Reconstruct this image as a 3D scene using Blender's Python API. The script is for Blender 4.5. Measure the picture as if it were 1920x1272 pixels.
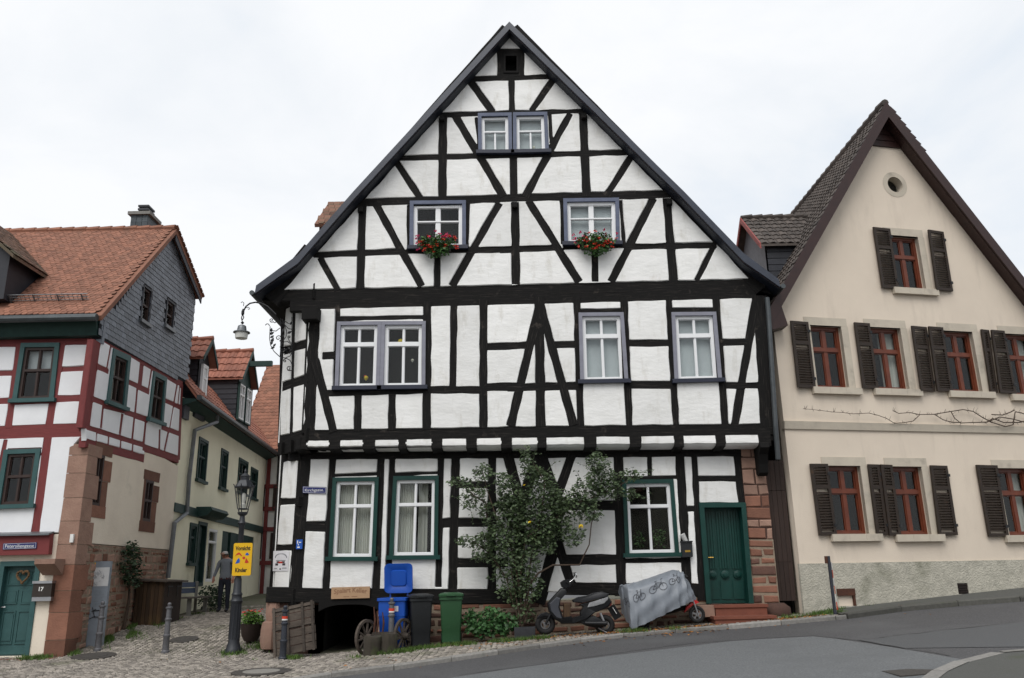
import bpy, math, random
import numpy as np
from mathutils import Vector, Matrix
from mathutils.geometry import tessellate_polygon
random.seed(7)
for _o in list(bpy.data.objects): bpy.data.objects.remove(_o)
sc = bpy.context.scene
col = sc.collection
R = math.radians
# ------------------------------------------------------------------ camera
FPX, PITCH, ROLL = 1560.0, R(16.0), R(1.15)
CAM = Vector((0, 0, 1.55))
FW = Vector((0, math.cos(PITCH), math.sin(PITCH)))
_U = Vector((0, -math.sin(PITCH), math.cos(PITCH)))
RC = math.cos(ROLL) * Vector((1, 0, 0)) - math.sin(ROLL) * _U
UC = math.sin(ROLL) * Vector((1, 0, 0)) + math.cos(ROLL) * _U
cd = bpy.data.cameras.new('camera'); cam = bpy.data.objects.new('camera', cd); col.objects.link(cam)
cd.sensor_width = 36; cd.lens = FPX / 1920 * 36; cd.clip_end = 2000; cd.clip_start = .05
cam.matrix_world = Matrix(((RC.x, UC.x, -FW.x, CAM.x), (RC.y, UC.y, -FW.y, CAM.y), (RC.z, UC.z, -FW.z, CAM.z), (0, 0, 0, 1)))
sc.camera = cam
# ------------------------------------------------------------------ sky and sun (bright overcast)
SUN_EL, SUN_AZ = R(52), R(200)
w = bpy.data.worlds.new('World'); sc.world = w; w.use_nodes = True
nt = w.node_tree; nt.nodes.clear()
def _n(t, k, **kw):
    n = t.nodes.new(k)
    for a, b in kw.items():
        if a.startswith('i_'): n.inputs[a[2:].replace('_', ' ')].default_value = b
        else: setattr(n, a, b)
    return n
tc = _n(nt, 'ShaderNodeTexCoord'); mp = _n(nt, 'ShaderNodeMapping'); mp.inputs['Scale'].default_value = (1, 1, 1.7); mp.inputs['Location'].default_value = (.35, .1, .2)
nz = _n(nt, 'ShaderNodeTexNoise', i_Scale=2.2, i_Detail=7.0, i_Roughness=.55, i_Distortion=.3)
rp = _n(nt, 'ShaderNodeValToRGB')
rp.color_ramp.elements[0].position = .30; rp.color_ramp.elements[0].color = (.60, .655, .72, 1)
rp.color_ramp.elements[1].position = .56; rp.color_ramp.elements[1].color = (.775, .785, .80, 1)
e = rp.color_ramp.elements.new(.43); e.color = (.70, .725, .755, 1)
sk = _n(nt, 'ShaderNodeTexSky', sky_type='NISHITA', sun_disc=False, sun_elevation=SUN_EL, sun_rotation=SUN_AZ)
sk.air_density = 1; sk.dust_density = 3
m1 = _n(nt, 'ShaderNodeMixRGB', blend_type='MULTIPLY', i_Fac=1.0); m1.inputs[2].default_value = (.07, .07, .07, 1)
m2 = _n(nt, 'ShaderNodeMixRGB', blend_type='MIX', i_Fac=.93)
bg = _n(nt, 'ShaderNodeBackground', i_Strength=1.0); out = _n(nt, 'ShaderNodeOutputWorld')
L = nt.links.new
L(tc.outputs['Generated'], mp.inputs['Vector']); L(mp.outputs[0], nz.inputs['Vector']); L(nz.outputs['Fac'], rp.inputs[0])
L(sk.outputs[0], m1.inputs[1]); L(m1.outputs[0], m2.inputs[1]); L(rp.outputs[0], m2.inputs[2]); L(m2.outputs[0], bg.inputs[0]); L(bg.outputs[0], out.inputs[0])
sd = bpy.data.lights.new('sun', 'SUN'); sd.energy = 1.5; sd.angle = R(40); sd.color = (1, .97, .93)
so = bpy.data.objects.new('sun', sd); col.objects.link(so)
so.rotation_euler = (R(90) - SUN_EL, 0, math.pi - SUN_AZ + math.pi)
_dir = Vector((math.sin(SUN_AZ) * math.cos(SUN_EL), math.cos(SUN_AZ) * math.cos(SUN_EL), math.sin(SUN_EL)))
so.rotation_euler = _dir.to_track_quat('Z', 'Y').to_euler()
vs = sc.view_settings; vs.view_transform = 'Standard'; vs.look = 'None'; vs.exposure = 0.42; vs.gamma = 1.0
sc.render.resolution_x, sc.render.resolution_y = 1024, 678

# ------------------------------------------------------------------ measuring: photo direction -> point on a real plane
CR = dict(R1=(830, 830, 3.347), A=(640, 20, 3.0), B=(460, 360, 3.692), C=(940, 360, 3.5556), D=(460, 480, 3.348), E=(960, 520, 3.533),
          F=(460, 780, 2.586), G=(820, 800, 2.6955), H=(420, 560, 6.36), I=(0, 380, 3.029), J=(0, 780, 2.585),
          K=(140, 590, 4.386), L=(0, 600, 4.24), M=(60, 800, 2.957), N=(0, 980, 4.355), O=(330, 620, 4.543),
          P=(1360, 180, 2.052), Q=(1360, 760, 2.484), S=(1460, 590, 4.174), T=(320, 600, 1.8917), V=(1260, 880, 4.104), Z=(0, 0, 1.0),
          W=(1370, 380, 5.3), X=(220, 1000, 4.894), Y=(340, 880, 3.439))
def pp(c, x, y):
    o = CR[c]; return (o[0] + x / o[2], o[1] + y / o[2])
def ray(x, y): return FW + RC * ((x - 960) / FPX) - UC * ((y - 636) / FPX)
class Plane:
    def __init__(s, o, ang):       # ang: direction of u in the ground plane; the face looks to the right-hand side of u
        s.o = Vector(o); s.U = Vector((math.cos(ang), math.sin(ang), 0)); s.N = Vector((math.sin(ang), -math.cos(ang), 0)); s.ang = ang
    def uv(s, x, y):
        d = ray(x, y); t = (s.o - CAM).dot(s.N) / d.dot(s.N); q = CAM + d * t - s.o
        return (q.dot(s.U), q.z)
    def q(s, c, x, y): return s.uv(*pp(c, x, y))
    def pt(s, u, v, d=0.0): return s.o + s.U * u + Vector((0, 0, v)) + s.N * d
    def off(s, d): return Plane(s.o + s.N * d, s.ang)
# ------------------------------------------------------------------ ground height
_kx = [-60, -12, -6.5, -4, -1.3, 1.5, 4.3, 6, 9, 14, 60]
_kz = [0.1, .17, .13, .13, .32, .475, .61, .74, .96, 1.3, 4.0]
def hgt(x, y):
    z = float(np.interp(x, _kx, _kz))
    z += .022 * (max(2, min(y, 17.5)) - 17.5)
    k = min(1, max(0, (-3.9 - x) / 1.2))
    if y > 17.5: z += k * float(np.interp(y, [17.5, 18.3, 19, 21, 24, 30, 40], [0, .06, .17, .48, .60, .85, 1.2]))
    return z
def gnd(px, py, dz=0.0):
    d = ray(px, py); t = 5.0
    while t < 60:
        p = CAM + d * t
        if p.z <= hgt(p.x, p.y) + dz: break
        t += .02
    return CAM + d * t
# ------------------------------------------------------------------ materials
MATS = {}
def mat(name, c1, c2=None, rough=.8, scale=4.0, detail=5.0, lo=.35, hi=.7, bump=0.0, bscale=30.0, metal=0.0, stretch=None, uv=False, spec=.4, c3=None, s3=.8, lo3=.55, hi3=.75, bdist=.01, st3=None, objcol=0.0):
    m = bpy.data.materials.new(name); m.use_nodes = True; t = m.node_tree; t.nodes.clear()
    o = _n(t, 'ShaderNodeOutputMaterial'); b = _n(t, 'ShaderNodeBsdfPrincipled'); ln = t.links.new
    ln(b.outputs[0], o.inputs[0])
    b.inputs['Roughness'].default_value = rough; b.inputs['Metallic'].default_value = metal; b.inputs['Specular IOR Level'].default_value = spec
    c1 = tuple(c1) + (1,); c2 = tuple(c2) + (1,) if c2 else tuple(x * .8 for x in c1[:3]) + (1,)
    x = _n(t, 'ShaderNodeTexCoord'); mp = _n(t, 'ShaderNodeMapping'); ln(x.outputs['UV' if uv else 'Object'], mp.inputs[0])
    if stretch: mp.inputs['Scale'].default_value = stretch
    n = _n(t, 'ShaderNodeTexNoise', i_Scale=scale, i_Detail=detail, i_Roughness=.6); ln(mp.outputs[0], n.inputs['Vector'])
    r = _n(t, 'ShaderNodeMapRange'); r.inputs['From Min'].default_value = lo; r.inputs['From Max'].default_value = hi; ln(n.outputs['Fac'], r.inputs['Value'])
    mx = _n(t, 'ShaderNodeMixRGB'); mx.inputs[1].default_value = c1; mx.inputs[2].default_value = c2; ln(r.outputs[0], mx.inputs[0])
    last = mx.outputs[0]
    if c3:
        n3 = _n(t, 'ShaderNodeTexNoise', i_Scale=s3, i_Detail=6.0, i_Roughness=.65); mp3 = _n(t, 'ShaderNodeMapping'); mp3.inputs['Scale'].default_value = st3 or (1, 1, 1); ln(x.outputs['Object'], mp3.inputs[0]); ln(mp3.outputs[0], n3.inputs['Vector'])
        r3 = _n(t, 'ShaderNodeMapRange'); r3.inputs['From Min'].default_value = lo3; r3.inputs['From Max'].default_value = hi3; ln(n3.outputs['Fac'], r3.inputs['Value'])
        m3 = _n(t, 'ShaderNodeMixRGB'); m3.inputs[2].default_value = tuple(c3) + (1,); ln(last, m3.inputs[1]); ln(r3.outputs[0], m3.inputs[0]); last = m3.outputs[0]
    if objcol:      # small difference from piece to piece
        oi = _n(t, 'ShaderNodeAttribute', attribute_name='tone'); 
        mr = _n(t, 'ShaderNodeMapRange'); mr.inputs['To Min'].default_value = 1 - objcol; mr.inputs['To Max'].default_value = 1 + objcol; ln(oi.outputs['Fac'], mr.inputs['Value'])
        hs = _n(t, 'ShaderNodeHueSaturation'); ln(mr.outputs[0], hs.inputs['Value']); ln(last, hs.inputs['Color']); last = hs.outputs[0]
    ln(last, b.inputs['Base Color'])
    if bump:
        nb = _n(t, 'ShaderNodeTexNoise', i_Scale=bscale, i_Detail=4.0, i_Roughness=.6); ln(mp.outputs[0], nb.inputs['Vector'])
        bp = _n(t, 'ShaderNodeBump', i_Strength=bump, i_Distance=bdist); ln(nb.outputs['Fac'], bp.inputs['Height']); ln(bp.outputs[0], b.inputs['Normal'])
    MATS[name] = m
    return m
mat('plaster', (.80, .80, .785), (.70, .70, .68), .9, 1.7, 7, .42, .75, .34, 6, bdist=.03, stretch=(1, 1, 2.2), c3=(.54, .52, .465), s3=2.2, lo3=.54, hi3=.86, st3=(2.2, 2.2, .7), objcol=.08)
mat('plaster_left', (.80, .81, .83), (.74, .75, .77), .9, 2, 5, bump=.2, bscale=20, c3=(.55, .55, .55), s3=.9, lo3=.64, hi3=.85)
mat('plaster_cream', (.69, .60, .495), (.635, .55, .455), .92, .7, 6, .4, .7, .5, 60, bdist=.008, c3=(.54, .465, .385), s3=1.5, lo3=.54, hi3=.85, st3=(1.6, 1.6, .35))
mat('plaster_beige', (.75, .67, .56), (.67, .59, .49), .92, 1.1, 6, .4, .7, .4, 18, bdist=.012, c3=(.45, .40, .33), s3=.8, lo3=.6, hi3=.8)
mat('plaster_yellow', (.85, .82, .64), (.77, .74, .57), .92, .9, 6, .4, .7, .3, 22, bdist=.01, c3=(.50, .45, .31), s3=.7, lo3=.6, hi3=.8)
mat('render_grey', (.50, .475, .40), (.36, .345, .29), .95, 6, 8, .35, .7, 1.0, 26, bdist=.03, c3=(.20, .20, .15), s3=1.2, lo3=.55, hi3=.8)
mat('timber_black', (.0065, .006, .0058), (.075, .064, .056), .78, 2.2, 9, .55, .86, 1.0, 3.0, stretch=(1.0, 34, 1), uv=True, c3=(.11, .092, .078), s3=3.3, lo3=.62, hi3=.86, bdist=.012, spec=.2)
mat('timber_red', (.185, .034, .034), (.13, .024, .025), .7, 3, 6, .4, .7, .5, 3, stretch=(1.2, 22, 1), uv=True, bdist=.01)
mat('white_paint', (.80, .81, .82), (.76, .77, .78), .4, 2)
mat('window_blue', (.105, .125, .19), (.075, .09, .14), .55, 5, bump=.2)
mat('window_lilac', (.23, .235, .28), (.185, .185, .225), .6, 5, bump=.2)
mat('sill_navy', (.016, .020, .038), (.022, .026, .045), .45, 5)
mat('green_paint', (.003, .043, .035), (.0025, .033, .027), .42, 6, bump=.15, bscale=40)
mat('green_dark', (.006, .030, .026), (.010, .040, .034), .6, 6, bump=.2)
mat('teal_paint', (.032, .092, .092), (.024, .074, .074), .5, 6, bump=.2)
mat('brown_window', (.040, .022, .018), (.028, .016, .013), .55, 8)
mat('red_wood', (.145, .035, .015), (.10, .024, .011), .4, 6, bump=.1)
mat('shutter_brown', (.018, .011, .007), (.030, .018, .011), .6, 12, bump=.3, bscale=60, c3=(.075, .036, .014), s3=9, lo3=.6, hi3=.8)
mat('verge_blue', (.030, .038, .058), (.020, .025, .040), .38, 3, bump=.1, spec=.5)
mat('verge_navy', (.010, .013, .022), (.008, .010, .016), .5, 3)
mat('verge_brown', (.034, .014, .012), (.026, .011, .010), .5, 5, bump=.2)
mat('roof_red', (.26, .115, .072), (.195, .088, .058), .8, 5, 6, .35, .7, .3, 40, c3=(.13, .075, .05), s3=1.4, lo3=.55, hi3=.82, objcol=.22)
mat('roof_red_old', (.19, .092, .064), (.125, .066, .048), .85, 5, 6, .35, .7, .3, 40, c3=(.085, .075, .048), s3=.7, lo3=.42, hi3=.66, objcol=.4)
mat('roof_orange', (.31, .122, .08), (.24, .095, .065), .7, 5, 6, .35, .7, .2, 40, objcol=.2)
mat('roof_dark', (.085, .068, .058), (.055, .047, .042), .75, 6, 6, .35, .7, .2, 40, objcol=.3)
mat('slate', (.165, .185, .215), (.125, .142, .168), .55, 7, 5, .35, .7, .2, 30, objcol=.25, spec=.5)
mat('slate_dark', (.022, .024, .032), (.030, .032, .040), .55, 7, objcol=.2)
mat('slate_joint', (.016, .018, .022), None, .9)
mat('sandstone', (.33, .205, .155), (.255, .152, .115), .92, 3, 8, .35, .7, .6, 25, bdist=.015, c3=(.34, .235, .175), s3=2.2, lo3=.55, hi3=.8, objcol=.2)
mat('sandstone_red', (.215, .10, .066), (.16, .074, .05), .9, 3, 8, .35, .7, .6, 25, bdist=.015, c3=(.10, .05, .035), s3=2, lo3=.55, hi3=.8, objcol=.3)
mat('sandstone_dark', (.12, .062, .046), (.08, .045, .036), .9, 4, 8, .35, .7, .7, 25, bdist=.015, objcol=.35)
mat('step_stone', (.185, .062, .038), (.15, .050, .032), .85, 5, 6, bump=.3, bscale=30)
mat('mortar', (.30, .235, .175), (.22, .175, .13), .95, 8, 6, .35, .7, .8, 40, bdist=.015)
mat('stone_trim', (.52, .465, .38), (.45, .40, .33), .9, 4, 6, .35, .7, .3, 30, c3=(.30, .27, .22), s3=2, lo3=.58, hi3=.8)
mat('sett', (.30, .27, .235), (.20, .18, .16), .85, 6, 5, .35, .7, .5, 50, c3=(.10, .105, .06), s3=.6, lo3=.56, hi3=.72, objcol=.4)
mat('sett_joint', (.13, .12, .092), (.075, .085, .045), .95, 1.3, 7, .4, .65, .8, 60)
mat('asphalt_dark', (.092, .091, .094), (.044, .044, .046), .8, 38, 6, .38, .64, .5, 220, c3=(.090, .091, .093), s3=.35, lo3=.5, hi3=.7, bdist=.004)
mat('asphalt_light', (.155, .162, .166), (.088, .094, .099), .75, 38, 6, .38, .64, .5, 220, c3=(.105, .111, .115), s3=1.3, lo3=.5, hi3=.75, bdist=.004)
mat('asphalt_mid', (.095, .098, .101), (.058, .060, .063), .78, 80, 5, .35, .7, .5, 220, bdist=.004)
mat('tar', (.045, .045, .047), None, .6)
mat('footway', (.085, .086, .080), (.060, .062, .056), .85, 60, 6, .35, .7, .5, 200, c3=(.050, .058, .030), s3=.8, lo3=.55, hi3=.75, bdist=.004)
mat('kerb_stone', (.235, .225, .21), (.165, .16, .15), .85, 20, 6, .35, .7, .5, 60, c3=(.13, .13, .11), s3=2, lo3=.55, hi3=.75, objcol=.25)
mat('kerb_dark', (.085, .083, .075), (.060, .060, .052), .88, 15, 6, .35, .7, .5, 60, c3=(.05, .055, .03), s3=1.5, lo3=.55, hi3=.75, objcol=.25)
mat('iron', (.014, .015, .017), (.022, .022, .024), .5, 20, metal=.3, bump=.2)
mat('lamp_iron', (.030, .033, .040), (.022, .025, .030), .45, 12, metal=.2, bump=.15)
mat('bollard_grey', (.14, .14, .15), (.10, .10, .108), .5, 20, metal=.3)
mat('bollard_navy', (.045, .05, .065), (.035, .04, .05), .5, 20, metal=.3)
mat('zinc', (.17, .18, .19), (.12, .13, .14), .42, 6, metal=.55)
mat('zinc_dark', (.075, .085, .09), (.055, .062, .066), .45, 6, metal=.4)
mat('chrome', (.6, .6, .6), None, .18, metal=1.0)
mat('black', (.006, .006, .006), None, .9)
mat('unlit_interior', (.020, .018, .016), (.012, .011, .010), .95, 2)
mat('unlit_core', (.012, .011, .010), None, .95)  # near-black, the darkness of unlit insides put into the colour
mat('curtain', (.74, .73, .67), (.60, .59, .54), .95, 3, stretch=(9, 9, .5))
mat('blind_grey', (.62, .65, .66), (.54, .56, .575), .9, 2)
mat('glow_paint', (.9, .85, .7), None, .6)
mat('sign_blue', (.014, .022, .13), None, .35)
mat('sign_white', (.78, .78, .76), None, .45)
mat('sign_yellow', (.72, .42, .008), (.66, .38, .008), .42, 2)
mat('sign_black', (.010, .010, .010), None, .5)
mat('sign_red', (.55, .035, .012), None, .5)
mat('sign_bluebright', (.012, .09, .42), None, .5)
mat('reflect_red', (.62, .05, .02), None, .45)
mat('poster', (.72, .71, .74), None, .6)
mat('plywood', (.42, .27, .16), (.36, .225, .13), .8, 3, stretch=(1, 1, 14))
mat('plywood_text', (.27, .15, .085), None, .8)
mat('wood_old', (.078, .062, .050), (.048, .038, .031), .9, 5, 6, .35, .7, .6, 30, stretch=(1, 1, 6), c3=(.12, .10, .08), s3=3, lo3=.55, hi3=.75, objcol=.35)
mat('wood_brown', (.062, .034, .016), (.036, .020, .010), .8, 3, 6, .35, .7, .4, 20, stretch=(8, 8, .8), c3=(.09, .055, .02), s3=1.2, lo3=.5, hi3=.75, objcol=.25)
mat('gate_brown', (.034, .019, .014), (.024, .014, .011), .75, 3, 6, .35, .7, .3, 20, stretch=(8, 8, .8), objcol=.2)
mat('stump', (.050, .042, .032), (.030, .026, .019), .95, 6, 7, .35, .7, .9, 30, stretch=(3, 3, .6), c3=(.045, .055, .020), s3=4, lo3=.5, hi3=.7)
mat('bin_blue', (.008, .075, .40), (.008, .062, .34), .38, 3)
mat('bin_black', (.013, .015, .017), (.010, .011, .013), .5, 3, c3=(.035, .037, .04), s3=7, lo3=.6, hi3=.8)
mat('bin_green', (.022, .075, .030), (.018, .062, .026), .45, 3, c3=(.04, .10, .05), s3=6, lo3=.6, hi3=.8)
mat('bark', (.052, .034, .024), (.080, .056, .040), .9, 14, 6, bump=.8, bscale=30)
mat('rust', (.055, .022, .014), (.09, .034, .018), .85, 20)
mat('rubber', (.008, .008, .0085), None, .75)
mat('scooter_black', (.007, .0075, .009), None, .38, spec=.3)
mat('scooter_grey', (.050, .054, .066), None, .35, spec=.5)
mat('scooter_silver', (.36, .37, .38), (.22, .22, .23), .35, 14, metal=.3)
mat('seat_vinyl', (.014, .015, .018), None, .5)
mat('alloy', (.30, .30, .31), None, .35, metal=.7)
mat('cover_grey', (.20, .22, .25), (.17, .19, .215), .42, 5, bump=.25, bscale=7, bdist=.02)
mat('cover_print', (.06, .065, .078), None, .6)
mat('moped_red', (.36, .012, .012), None, .25)
mat('tail_red', (.30, .02, .02), None, .2)
mat('leaf_rose', (.042, .070, .030), (.068, .098, .040), .5, 6, spec=.4, objcol=.45)
mat('leaf_shrub', (.030, .085, .026), (.045, .115, .032), .55, 6, objcol=.45)
mat('leaf_dark', (.012, .030, .010), (.020, .042, .014), .55, 6, objcol=.45)
mat('leaf_bright', (.105, .20, .030), (.07, .15, .025), .55, 6, objcol=.4)
mat('leaf_ger', (.035, .095, .022), (.055, .125, .030), .55, 6, objcol=.4)
mat('grass', (.075, .135, .022), (.055, .10, .020), .7, 3, objcol=.4)
mat('moss', (.060, .105, .020), (.085, .12, .030), .95, 6, 7, .35, .7, .8, 40)
mat('leaf_fallen', (.30, .13, .025), (.20, .075, .020), .7, 3, objcol=.55)
mat('leaf_yellow', (.45, .36, .06), None, .7, objcol=.3)
mat('petal_red', (.62, .050, .022), (.55, .035, .02), .55, 6)
mat('petal_pink', (.70, .03, .14), (.60, .04, .16), .55, 6)
mat('petal_yellow', (.80, .58, .02), None, .55)
mat('planter_brown', (.034, .022, .018), None, .6, bump=.1)
mat('planter_grey', (.042, .044, .050), (.03, .031, .035), .8, 8)
mat('soil', (.03, .022, .016), None, .95)
mat('shirt_grey', (.15, .165, .19), (.12, .132, .152), .9, 8)
mat('trousers', (.014, .017, .028), None, .9)
mat('skin', (.42, .20, .14), None, .6)
mat('hair_grey', (.42, .41, .40), (.30, .29, .285), .9, 40)
mat('belt_dark', (.05, .015, .018), None, .7)
mat('bench_blue', (.030, .055, .115), (.022, .042, .09), .6, 5)
mat('bench_wood', (.13, .115, .10), (.09, .08, .07), .85, 5)
mat('concrete', (.22, .215, .20), (.17, .165, .155), .9, 12, bump=.4)
mat('stele_grey', (.22, .25, .29), None, .45)
mat('stele_white', (.58, .59, .60), None, .5)
mat('stele_print', (.26, .30, .34), None, .5)
mat('print_grey', (.22, .23, .25), None, .6)
mat('print_dark', (.05, .04, .05), None, .6)
mat('steel_brown', (.060, .050, .044), None, .35, metal=.6)
mat('steel', (.45, .45, .46), None, .3, metal=.9)
mat('wreath', (.16, .095, .045), (.10, .055, .025), .9, 20)
mat('lamp_white', (.66, .66, .62), None, .35)
mat('manhole', (.070, .064, .058), (.048, .044, .040), .7, 30, bump=.6, bscale=60, metal=.2)
mat('manhole_fill', (.23, .22, .20), None, .85, 20)
mat('chimney_slate', (.070, .085, .095), (.05, .06, .07), .6, 6, objcol=.2)
mat('brass', (.45, .28, .05), None, .4, metal=.6)
mat('newspaper', (.62, .62, .60), (.35, .35, .36), .8, 40)
mat('vent_dark', (.022, .014, .012), None, .8)
mat('dormer_red', (.30, .07, .06), (.24, .055, .05), .6, 5)
def _glass(name, tint, gl=1.0, ior=1.5):
    m = bpy.data.materials.new(name); m.use_nodes = True; t = m.node_tree; t.nodes.clear(); ln = t.links.new
    o = _n(t, 'ShaderNodeOutputMaterial'); g = _n(t, 'ShaderNodeBsdfGlossy', i_Roughness=.015); tr = _n(t, 'ShaderNodeBsdfTransparent')
    tr.inputs[0].default_value = tint + (1,); g.inputs[0].default_value = (gl, gl, gl, 1)
    fr = _n(t, 'ShaderNodeFresnel', i_IOR=ior); ge = _n(t, 'ShaderNodeNewGeometry'); mr = _n(t, 'ShaderNodeMapRange'); mr.inputs['To Min'].default_value = ior; mr.inputs['To Max'].default_value = 1 / ior
    ln(ge.outputs['Backfacing'], mr.inputs['Value']); ln(mr.outputs[0], fr.inputs['IOR']); mx = _n(t, 'ShaderNodeMixShader')
    nb = _n(t, 'ShaderNodeTexNoise', i_Scale=1.6, i_Detail=1.0); tcx = _n(t, 'ShaderNodeTexCoord'); bp = _n(t, 'ShaderNodeBump', i_Strength=.06, i_Distance=.05)
    ln(tcx.outputs['Object'], nb.inputs['Vector']); ln(nb.outputs['Fac'], bp.inputs['Height']); ln(bp.outputs[0], g.inputs['Normal'])
    ln(fr.outputs[0], mx.inputs[0]); ln(tr.outputs[0], mx.inputs[1]); ln(g.outputs[0], mx.inputs[2]); ln(mx.outputs[0], o.inputs[0])
    MATS[name] = m
_glass('glass', (.9, .92, .92), .62, 1.4)
_glass('glass_lamp', (.93, .93, .92), 1.0, 1.45)
# the pale ornament balls carry a lamp's glow as plain colour, without emission
# ------------------------------------------------------------------ scene tree
LOC = {}
def thing(name, label, cat, loc=(0, 0, 0), group=None):
    o = bpy.data.objects.new(name, None); col.objects.link(o); o.empty_display_size = .2
    o.location = loc; o['label'] = label; o['category'] = cat
    if group: o['group'] = group
    LOC[o.name] = Vector(loc); return o
def tag(o, label=None, cat=None, group=None, kind=None):
    if label: o['label'] = label
    if cat: o['category'] = cat
    if group: o['group'] = group
    if kind: o['kind'] = kind
    return o
def root_loc(p):
    while p.parent: p = p.parent
    return LOC.get(p.name, Vector((0, 0, 0)))
class MB:
    def __init__(s): s.v = []; s.f = []; s.uv = []; s.tone = []; s.mi = []
    def add(s, vs, fs, tone=None, uvs=None, mi=0):
        b = len(s.v); s.v += [tuple(p) for p in vs]; s.f += [tuple(i + b for i in f) for f in fs]
        t = random.random() if tone is None else tone
        s.tone += [t] * len(vs); s.mi += [mi] * len(fs)
        if uvs: s.uv += uvs
        else: s.uv += [(0, 0)] * len(vs)
        return s
    def hexa(s, p, tone=None, mi=0):   # p: 4 points of one face, then the 4 opposite points
        return s.add(p, [(3, 2, 1, 0), (4, 5, 6, 7), (0, 1, 5, 4), (1, 2, 6, 5), (2, 3, 7, 6), (3, 0, 4, 7)], tone, None, mi)
    def box(s, c, sz, M=None, tone=None, mi=0):
        x, y, z = sz[0] / 2, sz[1] / 2, sz[2] / 2; c = Vector(c)
        q = [Vector(k) for k in ((-x, -y, -z), (x, -y, -z), (x, y, -z), (-x, y, -z), (-x, -y, z), (x, -y, z), (x, y, z), (-x, y, z))]
        if M is not None: q = [M @ k for k in q]
        return s.hexa([c + k for k in q], tone, mi)
    def beam(s, a, b, w, h, up=(0, 0, 1), tone=None, w2=None, h2=None):     # box from a to b with section w (side) x h (up)
        a = Vector(a); b = Vector(b); d = (b - a).normalized(); u = Vector(up)
        sd = d.cross(u); sd = sd.normalized() if sd.length > 1e-6 else Vector((1, 0, 0)); u = sd.cross(d)
        w2 = w2 or w; h2 = h2 or h
        return s.hexa([a - sd * w / 2 - u * h / 2, a + sd * w / 2 - u * h / 2, a + sd * w / 2 + u * h / 2, a - sd * w / 2 + u * h / 2,
                       b - sd * w2 / 2 - u * h2 / 2, b + sd * w2 / 2 - u * h2 / 2, b + sd * w2 / 2 + u * h2 / 2, b - sd * w2 / 2 + u * h2 / 2], tone)
    def prism(s, poly, vec, tone=None):
        n = len(poly); vec = Vector(vec); P = [Vector(p) for p in poly]
        fs = [tuple(range(n)), tuple(range(2 * n - 1, n - 1, -1))] + [((i + 1) % n, i, n + i, n + (i + 1) % n) for i in range(n)]
        return s.add(P + [p + vec for p in P], fs, tone)
    def tube(s, path, r, n=8, tone=None, closed=False):
        P = [Vector(p) for p in path]; m = len(P); r = r if isinstance(r, (list, tuple)) else [r] * m
        vs = []; fs = []; prev = None
        for i, p in enumerate(P):
            if closed: t = (P[(i + 1) % m] - P[i - 1])
            else: t = P[min(i + 1, m - 1)] - P[max(i - 1, 0)]
            t = t.normalized() if t.length > 1e-9 else Vector((0, 0, 1))
            if prev is None:
                a = t.orthogonal().normalized()
            else:
                a = prev - t * prev.dot(t); a = a.normalized() if a.length > 1e-6 else t.orthogonal().normalized()
            prev = a; b = t.cross(a)
            for k in range(n):
                an = 2 * math.pi * k / n; vs.append(p + (a * math.cos(an) + b * math.sin(an)) * r[i])
        for i in range(m if closed else m - 1):
            j = (i + 1) % m
            for k in range(n): fs.append((i * n + k, i * n + (k + 1) % n, j * n + (k + 1) % n, j * n + k))
        if not closed: fs += [tuple(range(n - 1, -1, -1)), tuple(range((m - 1) * n, m * n))]
        return s.add(vs, fs, tone)
    def lathe(s, prof, o=(0, 0, 0), n=16, M=None, tone=None, sx=1.0, sy=1.0):
        o = Vector(o); vs = []; fs = []; m = len(prof)
        for r, z in prof:
            for k in range(n):
                a = 2 * math.pi * k / n; q = Vector((r * math.cos(a) * sx, r * math.sin(a) * sy, z))
                vs.append(o + (M @ q if M is not None else q))
        for i in range(m - 1):
            for k in range(n): fs.append((i * n + k, i * n + (k + 1) % n, (i + 1) * n + (k + 1) % n, (i + 1) * n + k))
        fs += [tuple(range(n - 1, -1, -1)), tuple(range((m - 1) * n, m * n))]
        return s.add(vs, fs, tone)
    def build(s, name, material, parent=None, smooth=False, label=None, loc=None):
        L0 = root_loc(parent) if parent else Vector(loc or (0, 0, 0))
        me = bpy.data.meshes.new(name)
        me.from_pydata([(p[0] - L0.x, p[1] - L0.y, p[2] - L0.z) for p in s.v], [], s.f)
        mats = material if isinstance(material, (list, tuple)) else [material]
        for k in mats: me.materials.append(MATS[k])
        if len(mats) > 1: me.polygons.foreach_set('material_index', s.mi)
        at = me.attributes.new('tone', 'FLOAT', 'POINT'); at.data.foreach_set('value', np.array(s.tone, dtype=np.float32))
        if any(u != (0, 0) for u in s.uv):
            ul = me.uv_layers.new(name='UVMap'); li = np.empty(len(me.loops), dtype=np.int32); me.loops.foreach_get('vertex_index', li)
            ul.data.foreach_set('uv', np.array(s.uv, dtype=np.float32)[li].ravel())
        if smooth: me.polygons.foreach_set('use_smooth', [True] * len(me.polygons))
        me.update()
        o = bpy.data.objects.new(name, me); col.objects.link(o)
        if parent: o.parent = parent
        else:
            o.location = L0; LOC[o.name] = L0
        if label: o['label'] = label
        return o
def shade_auto(o, ang=40):
    me = o.data
    me.polygons.foreach_set('use_smooth', [True] * len(me.polygons))
    try: me.set_sharp_from_angle(angle=R(ang))
    except Exception: pass
    return o
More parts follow.
